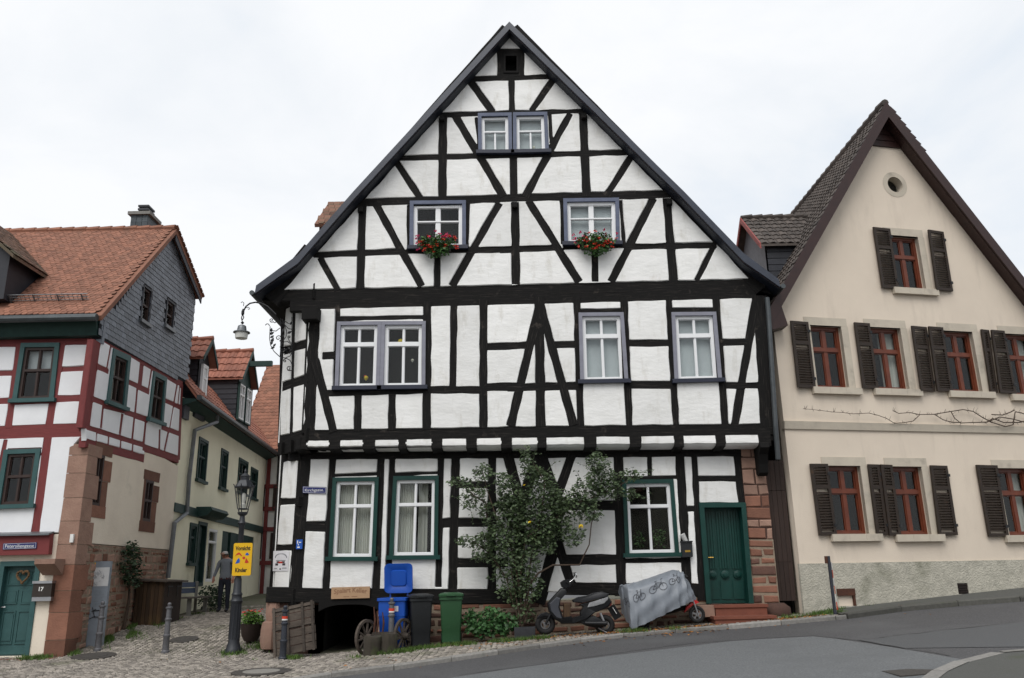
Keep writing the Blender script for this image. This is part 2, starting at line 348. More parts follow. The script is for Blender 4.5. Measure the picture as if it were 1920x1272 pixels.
def text_mesh(txt, size, width=None, bold=0.0):
    c = bpy.data.curves.new('t', 'FONT'); c.body = txt; c.size = size; c.align_x = 'CENTER'; c.align_y = 'CENTER'; c.offset = bold; c.resolution_u = 3
    o = bpy.data.objects.new('t', c); col.objects.link(o); bpy.context.view_layer.update()
    me = bpy.data.meshes.new_from_object(o.evaluated_get(bpy.context.evaluated_depsgraph_get()))
    vs = [Vector(v.co) for v in me.vertices]; fs = [tuple(p.vertices) for p in me.polygons]
    bpy.data.objects.remove(o); bpy.data.curves.remove(c); bpy.data.meshes.remove(me)
    if width:
        x0 = min(v.x for v in vs); x1 = max(v.x for v in vs); k = width / (x1 - x0)
        for v in vs: v.x = (v.x - (x0 + x1) / 2) * k
    return vs, fs
def put_text(pl, u, v, txt, size, width, d, m, parent, rot=0.0, bold=.004, name='lettering'):
    vs, fs = text_mesh(txt, size, width, bold); c, s_ = math.cos(rot), math.sin(rot)
    b = MB(); b.add([pl.pt(u + q.x * c - q.y * s_, v + q.x * s_ + q.y * c, d) for q in vs], fs)
    return b.build(name, m, parent)
# copies of one small mesh as many child objects; those past the limit are joined into one part
def pieces(name, m, parent, base, placed, limit=300, tones=None, key=None):
    """base: (verts, faces) in metres; placed: list of (4x4 matrix). The first `limit` become objects."""
    L0 = root_loc(parent); vs, fs = base
    if key: placed = sorted(placed, key=key)
    mes = []
    for t in (.05, .3, .5, .7, .95):
        b = MB(); b.add(vs, fs, t)
        me = bpy.data.meshes.new(name); me.from_pydata(b.v, [], b.f); me.materials.append(MATS[m])
        at = me.attributes.new('tone', 'FLOAT', 'POINT'); at.data.foreach_set('value', np.array(b.tone, dtype=np.float32)); mes.append(me)
    T = Matrix.Translation(-L0)
    for M in placed[:limit]:
        o = bpy.data.objects.new(name, random.choice(mes)); col.objects.link(o); o.parent = parent; o.matrix_local = T @ M
    rest = placed[limit:]
    if rest:
        b = MB()
        for M in rest: b.add([M @ Vector(q) for q in vs], fs)
        o = b.build(name + '_field', m, parent); o['kind'] = 'stuff'
# ------------------------------------------------------------------ timber framing helpers
def parse_bars(pl, txt):
    out = []
    for ln in txt.strip().splitlines():
        ln = ln.split('#')[0].split()
        if not ln: continue
        c = ln[0]; x1, y1, x2, y2, wd = map(float, ln[1:6])
        a = pl.q(c, x1, y1); b = pl.q(c, x2, y2)
        dx, dy = x2 - x1, y2 - y1; l = math.hypot(dx, dy); nx, ny = -dy / l, dx / l; mx, my = (x1 + x2) / 2, (y1 + y2) / 2
        p = pl.q(c, mx + nx * wd / 2, my + ny * wd / 2); q = pl.q(c, mx - nx * wd / 2, my - ny * wd / 2)
        out.append((a[0], a[1], b[0], b[1], math.hypot(p[0] - q[0], p[1] - q[1]), ln[6] if len(ln) > 6 else None))
    return out
def poly_uv(pl, c, pts): return [pl.q(c, pts[i], pts[i + 1]) for i in range(0, len(pts), 2)]
def polyz(pl, txt):
    return [pl.q(*(lambda t: (t[0], float(t[1]), float(t[2])))(k.split())) for k in txt.split(',')]
_ti = [0]
def timber(pl, bar, parent, m='timber_black', grow=.03, depth=.16, proud=0.0):
    u1, v1, u2, v2, wd, nm = bar
    L_ = math.hypot(u2 - u1, v2 - v1); dx, dy = (u2 - u1) / L_, (v2 - v1) / L_
    ang = abs(math.degrees(math.atan2(dy, dx))) % 180
    ang = min(ang, 180 - ang)
    nm = nm or ('beam' if ang < 14 else 'post' if ang > 74 else 'brace')
    _ti[0] += 1; base = proud - .001 - .0004 * (_ti[0] % 47)
    n = max(2, int(L_ / .4)); hw = wd / 2 + grow; vs = []; fs = []; uvs = []; U0 = random.random() * 50
    for i in range(n + 1):
        t = i / n; j1 = random.uniform(-.006, .006); j2 = random.uniform(-.006, .006); dj = random.uniform(-.004, .002)
        cx, cy = u1 + (u2 - u1) * t, v1 + (v2 - v1) * t
        for k, (off, d, vv) in enumerate(((-hw + j1, -depth, 0), (-hw + j1, base + dj - .012, .02), (-hw + .014 + j1, base + dj, .05), (hw - .014 + j2, base + dj, wd), (hw + j2, base + dj - .012, wd + .03), (hw + j2, -depth, wd + .05))):
            vs.append(pl.pt(cx - dy * off, cy + dx * off, d)); uvs.append((U0 + t * L_, U0 * 3 + vv))
    for i in range(n):
        for k in range(5):
            a = i * 6 + k; fs.append((a, a + 1, a + 7, a + 6))
    fs += [(5, 4, 3, 2, 1, 0), tuple(range(n * 6, n * 6 + 6))]
    # close the back
    for i in range(n): fs.append((i * 6 + 5, i * 6, i * 6 + 6, i * 6 + 11))
    b = MB(); b.add(vs, fs, None, uvs); return b.build(nm, m, parent)
def seg_dist(X, Y, b):
    u1, v1, u2, v2, wd = b[:5]; L_ = math.hypot(u2 - u1, v2 - v1); dx, dy = (u2 - u1) / L_, (v2 - v1) / L_
    t = (X - u1) * dx + (Y - v1) * dy; n = np.abs(-(X - u1) * dy + (Y - v1) * dx)
    return np.maximum(n - wd / 2, np.abs(t - L_ / 2) - L_ / 2)
def conv_dist(X, Y, q):            # distance outside a convex polygon
    a = sum(q[i][0] * q[(i + 1) % len(q)][1] - q[(i + 1) % len(q)][0] * q[i][1] for i in range(len(q)))
    sg = 1 if a > 0 else -1; D = None
    for i in range(len(q)):
        p, r_ = q[i], q[(i + 1) % len(q)]; l = math.hypot(r_[0] - p[0], r_[1] - p[1])
        d = sg * ((X - p[0]) * (r_[1] - p[1]) - (Y - p[1]) * (r_[0] - p[0])) / l
        D = d if D is None else np.maximum(D, d)
    return D
def poly_dist(X, Y, q):            # signed distance, positive inside any polygon
    D = np.full(X.shape, 1e9); ins = np.zeros(X.shape, bool); n = len(q)
    for i in range(n):
        (x1, y1), (x2, y2) = q[i], q[(i + 1) % n]; dx, dy = x2 - x1, y2 - y1
        t = np.clip(((X - x1) * dx + (Y - y1) * dy) / (dx * dx + dy * dy + 1e-12), 0, 1)
        D = np.minimum(D, np.hypot(X - x1 - t * dx, Y - y1 - t * dy))
        if abs(dy) > 1e-12:
            c = ((y1 > Y) != (y2 > Y)) & (X < dx * (Y - y1) / dy + x1); ins ^= c
    return np.where(ins, D, -D)
_SEG = {1: [(0, 3)], 2: [(1, 0)], 4: [(2, 1)], 8: [(3, 2)], 3: [(1, 3)], 6: [(2, 0)], 12: [(3, 1)], 9: [(0, 2)], 7: [(2, 3)], 14: [(3, 0)], 13: [(0, 1)], 11: [(1, 2)], 5: [(0, 3), (2, 1)], 10: [(1, 0), (3, 2)]}
def contours(S, x0, y0, res):
    I = S > 0; code = I[:-1, :-1] * 1 + I[1:, :-1] * 2 + I[1:, 1:] * 4 + I[:-1, 1:] * 8
    nxt = {}; pos = {}
    for i, j in zip(*np.nonzero((code > 0) & (code < 15))):
        i = int(i); j = int(j)
        ek = ((0, i, j), (1, i + 1, j), (0, i, j + 1), (1, i, j))
        for a, b in _SEG[int(code[i, j])]: nxt[ek[a]] = ek[b]
    for k in nxt:
        t, i, j = k
        i2, j2 = (i + 1, j) if t == 0 else (i, j + 1)
        a, b = S[i, j], S[i2, j2]; f_ = a / (a - b) if a != b else .5
        pos[k] = (x0 + res * (i + (i2 - i) * f_), y0 + res * (j + (j2 - j) * f_))
    loops = []; seen = set()
    for k in list(nxt):
        if k in seen: continue
        lp = []; c = k
        while c in nxt and c not in seen: seen.add(c); lp.append(pos[c]); c = nxt[c]
        if len(lp) > 6: loops.append(lp)
    return loops
def simplify(P, tol):
    def dp(a):
        if len(a) < 3: return a
        p, q = np.array(a[0]), np.array(a[-1]); d = q - p; l = np.hypot(*d); A = np.array(a)
        ds = np.abs((A[:, 0] - p[0]) * d[1] - (A[:, 1] - p[1]) * d[0]) / l if l > 1e-9 else np.hypot(A[:, 0] - p[0], A[:, 1] - p[1])
        i = int(ds.argmax())
        return dp(a[:i + 1])[:-1] + dp(a[i:]) if ds[i] > tol else [a[0], a[-1]]
    h = max(range(len(P)), key=lambda i: (P[i][0] - P[0][0]) ** 2 + (P[i][1] - P[0][1]) ** 2)
    return dp(P[:h + 1])[:-1] + dp(P[h:] + [P[0]])[:-1]
def area(P): return .5 * sum(P[i][0] * P[(i + 1) % len(P)][1] - P[(i + 1) % len(P)][0] * P[i][1] for i in range(len(P)))
def panel(pl, P, parent, m, d=.010, edge=-.02, back=-.10, inset=.016, name='infill_panel'):
    n = len(P); In = []
    for i in range(n):
        a, b, c = P[i - 1], P[i], P[(i + 1) % n]
        e1 = Vector((b[0] - a[0], b[1] - a[1])).normalized(); e2 = Vector((c[0] - b[0], c[1] - b[1])).normalized()
        nn = Vector((-e1.y - e2.y, e1.x + e2.x)); l = nn.length
        nn = nn / l * min(inset / max(.45, math.sqrt(max(0, (1 + e1.dot(e2)) / 2))), inset * 1.7) if l > 1e-6 else Vector((0, 0))
        In.append((b[0] + nn.x, b[1] + nn.y))
    tri = tessellate_polygon([[Vector((u, v, 0)) for u, v in In]])
    ta = sum(abs((In[b][0] - In[a][0]) * (In[c][1] - In[a][1]) - (In[c][0] - In[a][0]) * (In[b][1] - In[a][1])) / 2 for a, b, c in tri)
    if abs(ta - area(In)) > .004 * abs(area(In)) or len(tri) != n - 2:
        In = list(P); tri = tessellate_polygon([[Vector((u, v, 0)) for u, v in In]])
    vs = [pl.pt(u, v, d) for u, v in In] + [pl.pt(u, v, edge) for u, v in P] + [pl.pt(u, v, back) for u, v in P]
    fs = [tuple(t) for t in tri]
    for i in range(n):
        j = (i + 1) % n; fs += [(i, n + i, n + j, j), (n + i, 2 * n + i, 2 * n + j, n + j)]
    b = MB(); b.add(vs, fs); return b.build(name, m, parent)
def infill(pl, region, bars, quads, parent, m='plaster', res=.02, wob=.007, lvl=.0, tol=.005, name='infill_panel', mind=.01, d=.010):
    xs = [p[0] for p in region]; ys = [p[1] for p in region]; x0, y0 = min(xs) - .1, min(ys) - .1
    gx = np.arange(x0, max(xs) + .1, res); gy = np.arange(y0, max(ys) + .1, res); X, Y = np.meshgrid(gx, gy, indexing='ij')
    S = poly_dist(X, Y, region)
    for b in bars: S = np.minimum(S, seg_dist(X, Y, b))
    for q in quads: S = np.minimum(S, conv_dist(X, Y, q))
    rs = random.Random(3)
    for k in range(9):
        a = rs.uniform(0, 6.28); wl = rs.uniform(.14, .9); S = S + wob / 3.2 * np.sin((X * math.cos(a) + Y * math.sin(a)) * 6.283 / wl + rs.uniform(0, 6))
    S = S - lvl; out = []
    for lp in contours(S, x0, y0, res):
        if area(lp) < mind: continue
        P = simplify(lp, tol)
        if len(P) >= 3: out.append(panel(pl, P, parent, m, name=name, d=d))
    return out
# ------------------------------------------------------------------ windows: a quad on a plane, laid out by bilinear (s,t), t from the top
class Quad:
    def __init__(s, pl, q): s.pl = pl; s.qd = q; s.w = math.dist(q[0], q[1]) * .5 + math.dist(q[3], q[2]) * .5; s.h = math.dist(q[0], q[3]) * .5 + math.dist(q[1], q[2]) * .5
    def uv(s, a, b):
        q = s.qd; return tuple((q[0][i] * (1 - a) + q[1][i] * a) * (1 - b) + (q[3][i] * (1 - a) + q[2][i] * a) * b for i in (0, 1))
    def p(s, a, b, d): u, v = s.uv(a, b); return s.pl.pt(u, v, d)
    def bar(s, mb, a0, a1, b0, b1, d0, d1, tone=None):
        mb.hexa([s.p(a0, b0, d0), s.p(a1, b0, d0), s.p(a1, b1, d0), s.p(a0, b1, d0), s.p(a0, b0, d1), s.p(a1, b0, d1), s.p(a1, b1, d1), s.p(a0, b1, d1)], tone)
    def ring(s, mb, wa, d0, d1, wb=None, a=(0, 1), b=(0, 1), bot=None):     # rectangular ring, widths in metres
        x = wa / s.w; y = (wb or wa) / s.h; yb = (bot if bot is not None else (wb or wa)) / s.h
        s.bar(mb, a[0], a[1], b[0], b[0] + y, d0, d1); s.bar(mb, a[0], a[1], b[1] - yb, b[1], d0, d1)
        s.bar(mb, a[0], a[0] + x, b[0] + y, b[1] - yb, d0, d1 - .0015); s.bar(mb, a[1] - x, a[1], b[0] + y, b[1] - yb, d0, d1 - .0015)
    def sub(s, a0, a1, b0, b1): return Quad(s.pl, [s.uv(a0, b0), s.uv(a1, b0), s.uv(a1, b1), s.uv(a0, b1)])
def window(pl, q, parent, casing='window_blue', cw=.09, frame='white_paint', fw=.055, sash=.035, cols=2, top=.36, topcols=None, sill=None, curtain=None, proud=.03, deep=.07, name='window', label=None, transom=.06, mull=.045, bmul=None, csplit=None):
    Q = Quad(pl, q)
    if casing:
        x, y = cw / Q.w, cw / Q.h; I = Q.sub(x, 1 - x, y, 1 - (y * .35 if sill else y))
    else: I = Q
    b = MB(); I.ring(b, fw, -deep - .05, -deep + .045)
    ft = fw / I.h; fa = fw / I.w
    if top:
        b2 = transom / I.h; I.bar(b, fa, 1 - fa, top - b2 / 2, top + b2 / 2, -deep - .05, -deep + .047)
    o = b.build(name, frame, parent, label=label)
    if casing:
        b = MB(); Q.ring(b, cw, -.13, proud, bot=cw * .35 if sill else None); b.build('casing', casing, o)
    if sill:
        b = MB(); Q.bar(b, -.05 / Q.w, 1 + .05 / Q.w, 1 - .035 / Q.h, 1 + .05 / Q.h, -.1, proud + .06); b.build('sill', sill, o)
    g = MB(); P = []
    def fields(a0, a1, b0, b1, n):
        m_ = mull / I.w; wd = (a1 - a0 - m_ * (n - 1)) / n
        for k in range(n):
            s0 = a0 + k * (wd + m_); P.append((s0, s0 + wd, b0, b1))
            if k < n - 1: I.bar(g, s0 + wd, s0 + wd + m_, b0, b1, -deep - .045, -deep + .03)
    if top:
        fields(fa, 1 - fa, ft, top - b2 / 2, topcols or cols); fields(fa, 1 - fa, top + b2 / 2, 1 - ft, cols)
    else: fields(fa, 1 - fa, ft, 1 - ft, cols)
    if bmul:     # extra thin horizontal bars
        for a0, a1, b0, b1 in list(P):
            if b1 - b0 > .3: I.bar(g, a0, a1, bmul - .012 / I.h, bmul + .012 / I.h, -deep - .03, -deep + .015)
    for a0, a1, b0, b1 in P:       # sash rims and panes
        J = I.sub(a0, a1, b0, b1); J.ring(g, sash * .5, -deep - .03, -deep + .014)
        pb = MB(); J.bar(pb, .01, .99, .01, .99, -deep - .012, -deep - .006); pb.build('pane', 'glass', o)
    if g.f: g.build('glazing_bars', frame, o)
    if curtain == 'sheer':
        c = MB(); nseg = 28
        for (s0, s1) in ((.03, .47), (.53, .97)) if not csplit else csplit:
            vs = []
            for i in range(nseg + 1):
                a = s0 + (s1 - s0) * i / nseg; d = -deep - .16 + .022 * math.sin(i * 1.9 + s0 * 9) + random.uniform(-.006, .006)
                vs += [I.p(a, .02, d), I.p(a, .99, d)]
            c.add(vs, [(2 * i, 2 * i + 1, 2 * i + 3, 2 * i + 2) for i in range(nseg)])
        shade_auto(c.build('curtain', 'curtain', o))
    elif curtain in ('blind', 'half'):
        c = MB(); I.bar(c, .01, .99, .01, .99 if curtain == 'blind' else .45, -deep - .12, -deep - .11); c.build('blind', 'blind_grey', o)
    return o
# ------------------------------------------------------------------ stone walls of separate stones
def stone_wall(pl, quad, parent, m, rows, per_row, d=.0, depth=.14, joint=.022, jit=.25, name='stone', mort='mortar', mortar_d=-.02, rnd=None, wild=.0):
    Q = Quad(pl, quad); r_ = rnd or random.Random(5)
    b = MB(); Q.bar(b, 0, 1, 0, 1, -depth - .05, d + mortar_d); b.build('mortar_bed', mort, parent)
    ys = [0.0]
    for i in range(rows): ys.append(ys[-1] + 1 + r_.uniform(-jit, jit))
    ys = [y / ys[-1] for y in ys]; jy = joint / Q.h / 2; jx = joint / Q.w / 2
    for i in range(rows):
        n = per_row if isinstance(per_row, int) else per_row[i % len(per_row)]
        xs = [0.0]
        for k in range(n): xs.append(xs[-1] + 1 + r_.uniform(-jit * 1.4, jit * 1.4))
        xs = [x / xs[-1] for x in xs]
        for k in range(n):
            a0, a1, b0, b1 = xs[k] + jx, xs[k + 1] - jx, ys[i] + jy, ys[i + 1] - jy
            if k == 0: a0 -= jx * .6
            if k == n - 1: a1 += jx * .6
            c = MB(); dd = d + r_.uniform(-.012, .012); e = .018; ea, eb = e / Q.w, e / Q.h
            P = []
            for (x, y, sx, sy) in ((a0, b0, 1, 1), (a1, b0, -1, 1), (a1, b1, -1, -1), (a0, b1, 1, -1)):
                jx2 = r_.uniform(-.3, .9) * e + r_.uniform(-.2, 1) * wild; jy2 = r_.uniform(-.3, .9) * e + r_.uniform(-.4, 1) * wild
                P.append((x + sx * jx2 / Q.w, y + sy * jy2 / Q.h, sx, sy))
            vs = [Q.p(x, y, -depth) for x, y, _, _ in P] + [Q.p(x, y, dd - .014) for x, y, _, _ in P] + [Q.p(x + sx * ea, y + sy * eb, dd + r_.uniform(-.006, .006)) for x, y, sx, sy in P]
            fs = [(8, 9, 10, 11)] + [(4 + k2, 4 + (k2 + 1) % 4, 8 + (k2 + 1) % 4, 8 + k2) for k2 in range(4)] + [(k2, (k2 + 1) % 4, 4 + (k2 + 1) % 4, 4 + k2) for k2 in range(4)]
            c.add(vs, fs); c.build(name, m if isinstance(m, str) else r_.choice(m), parent)
# ================================================================== the big half-timbered house
G0 = Plane((0, 18, 0), 0); G1 = Plane((0, 17.55, 0), 0); VG = Plane((0, 17.22, 0), 0)
house = thing('half_timbered_house', 'tall white house with black timber framing and a steep pointed gable, in the middle', 'house', (0, 18, .3))
c1u = G1.q('D', 376, 1000)[0]; c0u = G0.q('F', 238, 520)[0]
SP1 = Plane((c1u, 17.55, 0), R(-45)); SP0 = Plane((c0u, 18.0, 0), R(-45))
bars_gable = '''
A 895 218 895 368 34
A 1013 216 1015 366 34
A 876 232 1032 230 30
A 878 360 1032 356 18
A 715 386 1200 371 26
A 957 385 960 572 28
A 728 402 852 572 36
A 1193 390 1070 566 34
A 555 588 1390 566 27
A 572 595 568 1060 44
A 1358 580 1380 1045 44
A 643 595 912 1045 40
A 1288 578 1035 1048 38
A 758 600 775 750 20
A 1172 585 1182 745 20
A 960 580 962 800 20
A 967 810 970 1050 40
A 325 830 1640 797 28
A 308 850 450 1065 36
A 1632 822 1490 1040 34
Z 672 380 1262 364 14
B 812 90 795 670 50
B 908 90 1220 655 50
B 1128 90 1127 400 22
B 1542 80 1535 390 22
B 470 438 1100 412 38
B 1110 410 1570 400 34
B 1580 404 1850 394 42
B 515 455 640 678 38
B 1330 400 1328 655 44
B 1760 78 1430 652 50
B 1867 72 1873 645 58
C 178 58 520 602 50
C 401 60 410 352 24
C 795 58 817 352 24
C -10 386 360 371 42
C 410 372 830 362 34
C 825 366 1435 355 38
C 622 380 625 600 46
C 1014 44 730 602 52
C 1103 44 1150 598 56
C 1415 368 1300 594 36
Z 514 553.7 1424 531.6 17.5
Z 543 572.8 1418 550.2 17.5
'''
bars_upper = '''
D 432 330 398 1110 76
D 580 300 566 850 30
D 485 628 565 625 40
D 575 397 1135 386 24
D 436 650 552 1105 50
D 1141 290 1138 1090 48
D 1309 285 1303 830 40
D 1495 280 1495 1080 46
D 505 864 1120 845 36
D 1160 842 1480 842 42
D 1515 826 1745 820 46
D 1515 571 1775 562 40
D 708 860 705 1100 44
D 922 855 920 1095 44
E 180 130 190 990 58
E 190 150 -8 985 52
E 178 150 408 980 52
E -10 456 100 448 38
E 275 447 420 447 40
E -30 732 445 721 48
E 785 714 1050 713 46
E 1415 718 1650 715 38
E 1385 432 1560 430 40
E 770 437 1040 437 42
E 428 130 456 985 42
E 742 130 778 985 44
E 440 226 730 221 24
E 1048 216 1335 214 22
E 1038 130 1088 985 40
E 1350 125 1414 985 46
E 1620 130 1476 985 52
E 1642 120 1694 990 92
Z 570 815.5 1452 803.5 18
'''
bars_ground = '''
F 291 180 243 850 56
F 424 190 390 845 32
F 658 190 634 845 34
F 713 190 692 845 30
F 948 190 936 830 30
F 1021 190 1004 870 40
F 285 536 395 538 48
F 425 290 655 281 16
F 715 284 945 276 14
F 955 519 1010 517 46
G 100 297 265 297 32
G 30 486 300 484 45
G 95 690 360 690 46
G 278 140 276 845 40
G 290 397 440 397 30
G 430 560 600 560 40
R1 405 70 495 400 58
R1 598 70 495 400 60
R1 612 70 715 350 62
R1 814 70 715 350 52
R1 715 320 715 665 62
R1 708 630 598 1010 68
R1 722 630 812 905 52
R1 495 380 468 1010 60
R1 606 60 606 160 70
G 590 398 905 398 46
G 640 674 915 672 48
G 915 140 930 800 46
G 1072 140 1074 262 20
G 930 263 1210 257 16
G 940 678 1240 674 22
G 1224 140 1263 800 44
G 1298 140 1338 880 28
G 1255 416 1318 414 26
G 1305 264 1535 263 26
G 1512 140 1536 390 28
Z 540 852.5 1392 846.5 18
F 100 868 1290 876 62
G 640 818 920 818 54
G 900 822 1370 822 56
'''
bg_, bu_, bd_ = parse_bars(G1, bars_gable), parse_bars(G1, bars_upper), parse_bars(G0, bars_ground)
def Qz(pl, c, *p): return poly_uv(pl, c, p)
WG = [Qz(G1, 'A', 768, 581, 958, 578, 961, 800, 771, 801), Qz(G1, 'A', 965, 577, 1158, 574, 1168, 795, 966, 799),
      Qz(G1, 'B', 1140, 66, 1527, 62, 1527, 386, 1137, 389), Qz(G1, 'C', 412, 48, 783, 43, 790, 344, 420, 349)]
WU = [Qz(G1, 'D', 578, 416, 855, 413, 843, 828, 562, 832), Qz(G1, 'D', 856, 413, 1133, 412, 1130, 825, 844, 828),
      Qz(G1, 'E', 440, 238, 738, 235, 770, 688, 452, 694), Qz(G1, 'E', 1055, 235, 1350, 232, 1390, 682, 1076, 690)]
WD = [Qz(G0, 'F', 425, 300, 648, 297, 632, 692, 403, 692), Qz(G0, 'F', 718, 293, 938, 290, 934, 684, 697, 686), Qz(G0, 'G', 934, 270, 1192, 266, 1222, 645, 950, 650)]
DOOR = Qz(G0, 'V', 205, 260, 563, 257, 626, 1034, 262, 1034)
HOLE = Qz(G1, 'A', 912, 247, 997, 247, 997, 352, 912, 352)
reg_g = polyz(G1, 'Z 956.7 68,Z 684.8 372.7,Z 595.4 471.6,Z 583.2 485,Z 531.8 544.5,Z 1406.9 525,Z 1353.4 467,Z 1338 454,Z 1262 375.5')
bu2 = bu_ + parse_bars(G1, 'Z 500 553.9 1424 531.6 17.5\nZ 500 573.5 1418 550.2 17.5')
reg_u = [(c1u, G1.q('Z', 580, 815)[1] - .02), (G1.q('Z', 1437, 805)[0], G1.q('Z', 1437, 805)[1]), (G1.q('Z', 1410, 545)[0], G1.q('Z', 1410, 545)[1]), (c1u - .05, G1.q('Z', 590, 566)[1])]
reg_d = [G0.q('F', 250, 850), G0.q('G', 1345, 840), G0.q('G', 1540, 380), G0.q('G', 1528, 130), G0.q('F', 290, 180)]
for b_ in bg_ + bu_: timber(G1, b_, house)
for b_ in bd_: timber(G0, b_, house)
# raking timbers below the verge
for t_ in ('Z 950 52 676 364 16', 'Z 682 358 575 478 17', 'Z 585 468 505 562 30', 'Z 962 52 1272 366 17', 'Z 1262 358 1362 462 20', 'Z 1346 448 1432 540 30'):
    for b_ in parse_bars(G1, t_): timber(G1, b_[:5] + ('rafter',), house, proud=.01)
infill(G1, reg_g, bg_, WG + [HOLE], house)
infill(G1, reg_u, bu2, WU, house)
infill(G0, reg_d, bd_, WD + [DOOR], house)
# splayed left side
spu = '''
H 834 150 798 1620 40
H 690 300 655 1700 30
H 660 1065 990 952 78
H 820 582 985 538 76
H 660 640 830 590 70
'''
spd = '''
F 176 180 122 890 26
F 160 416 255 414 29
F 145 640 235 639 27
F 120 868 220 872 30
'''
s1, s0 = parse_bars(SP1, spu), parse_bars(SP0, spd)
zt = G1.q('Z', 590, 566)[1]; zs = G1.q('Z', 580, 815)[1]; zp = G0.q('Z', 560, 852)[1]; zb = G0.q('F', 243, 850)[1]
lu1 = SP1.q('D', 216, 1000)[0]; lu0 = SP0.q('F', 150, 520)[0]
for b_ in s1: timber(SP1, b_, house)
for b_ in s0: timber(SP0, b_, house)
timber(SP1, (lu1 - .05, zs, .06, zs, .2, 'beam'), house); timber(SP0, (lu0 - .03, zp, .06, zp, .19, 'beam'), house); timber(SP1, (lu1, zs, lu1, zt + .2, .06, 'post'), house); timber(SP1, (lu1 - .1, zt + .25, .06, zt + .25, .3, 'beam'), house)
timber(SP0, (lu0 - .03, zb - .12, .06, zb - .12, .26, 'beam'), house)
infill(SP1, [(lu1, zs), (-.02, zs), (-.02, zt + .14), (lu1, zt + .14)], s1 + [(lu1 - .1, zs, .1, zs, .2)], [], house)
infill(SP0, [(lu0, zb), (-.02, zb), (-.02, zp), (lu0, zp)], s0 + [(lu0 - .1, zp, .1, zp, .18)], [], house)
# outer corners that turn back along the lane
for pl_, lu_, z0_, z1_ in ((SP1, lu1, zs - .1, zt + .5), (SP0, lu0, zb - .3, zp + .1)):
    e_ = pl_.pt(lu_, 0, 0); b = MB(); b.hexa([(e_.x + .001, e_.y, z0_), (e_.x + .14, e_.y, z0_), (e_.x + .7, e_.y + 13, z0_), (e_.x + .5, e_.y + 13, z0_), (e_.x + .001, e_.y, z1_), (e_.x + .14, e_.y, z1_), (e_.x + .7, e_.y + 13, z1_), (e_.x + .5, e_.y + 13, z1_)]); b.build('lane_wall', 'plaster', house)
# near-black blocks whose colour stands for unlit rooms behind the windows
zg0 = .2
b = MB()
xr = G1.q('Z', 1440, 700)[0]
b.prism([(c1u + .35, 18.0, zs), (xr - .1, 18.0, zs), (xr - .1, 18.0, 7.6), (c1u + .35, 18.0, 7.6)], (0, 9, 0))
b.build('dark_core', 'unlit_core', house)
b = MB(); b.prism([(c0u + .35, 18.45, zb), (G0.q('G', 1660, 500)[0], 18.45, zb), (G0.q('G', 1660, 500)[0], 18.45, zs - .05), (c0u + .35, 18.45, zs - .05)], (0, 8, 0)); b.build('dark_core', 'unlit_core', house)
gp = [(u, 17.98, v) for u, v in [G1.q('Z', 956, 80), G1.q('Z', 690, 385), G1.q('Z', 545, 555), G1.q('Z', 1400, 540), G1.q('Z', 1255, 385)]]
b = MB(); b.prism(gp, (0, 9, 0)); b.build('dark_core', 'unlit_core', house)
# attic opening
Qh = Quad(G1, HOLE); b = MB(); Qh.ring(b, .05, -.2, .02); b.build('hatch_frame', 'timber_black', house)
b = MB(); Qh.bar(b, .02, .98, .02, .98, -.38, -.36); b.build('hatch_dark', 'black', house)  # black sheet painted as the darkness inside the open hatch
# windows
for i, q in enumerate(WG):
    if i < 2: window(G1, q, house, 'window_blue', .085, cols=2, topcols=1, top=.42, fw=.065, sash=.016, transom=.035, mull=.028, curtain='blind', sill='sill_navy', proud=.04)
    else: window(G1, q, house, 'window_blue', .085, cols=2, top=.40, fw=.075, sash=.02, transom=.03, mull=.10, curtain=None if i == 2 else 'blind', sill='sill_navy', proud=.04)
for i, q in enumerate(WU):
    window(G1, q, house, 'window_lilac', .08, cols=2, top=.31, fw=.07, sash=.025, transom=.09, mull=.036, curtain='blind' if i >= 2 else None, sill='sill_navy', proud=.04, label='window with its lower casement tilted open' if i == 3 else None)
for i, q in enumerate(WD):
    window(G0, q, house, 'green_paint', .085, cols=2, top=.33, fw=.06, sash=.02, transom=.06, mull=.035, curtain='sheer' if i < 2 else None, sill='green_paint', proud=.035, csplit=((.02, .5), (.52, .98)) if i == 0 else ((.02, .46), (.56, .8)))
# lower-right window: pot plants on the inner sill
def leafcloud(mb, c, rx, ry, rz, n, s, flat=.5, rs=random, shell=.35):
    for _ in range(n):
        while True:
            p = Vector((rs.uniform(-1, 1), rs.uniform(-1, 1), rs.uniform(-1, 1)))
            if shell < p.length < 1: break
        leaf(mb, Vector(c) + Vector((p.x * rx, p.y * ry, p.z * rz)), s * rs.uniform(.6, 1.3), rs, flat)
def leaf(mb, p, s, rs=random, flat=.5):
    a = rs.uniform(0, 6.28); d = Vector((math.cos(a), math.sin(a), rs.uniform(-.9, .4))).normalized(); n = Vector((rs.uniform(-1, 1), rs.uniform(-1, 1) - .5, rs.uniform(-.2, 1.3)))
    w_ = d.cross(n); w_ = w_.normalized() if w_.length > 1e-4 else Vector((1, 0, 0)); up = w_.cross(d)
    mb.add([p, p + d * s * .5 + w_ * s * flat * .5 + up * s * .06, p + d * s, p + d * s * .5 - w_ * s * flat * .5 + up * s * .06], [(0, 1, 2), (0, 2, 3)])
Q3 = Quad(G0, WD[2]); b = MB()
for a_ in (.3, .62, .75):
    p_ = Q3.p(a_, .78, -.24); leafcloud(b, p_, .09, .06, .2, 60, .07)
b.build('windowsill_plants', 'leaf_ger', house)
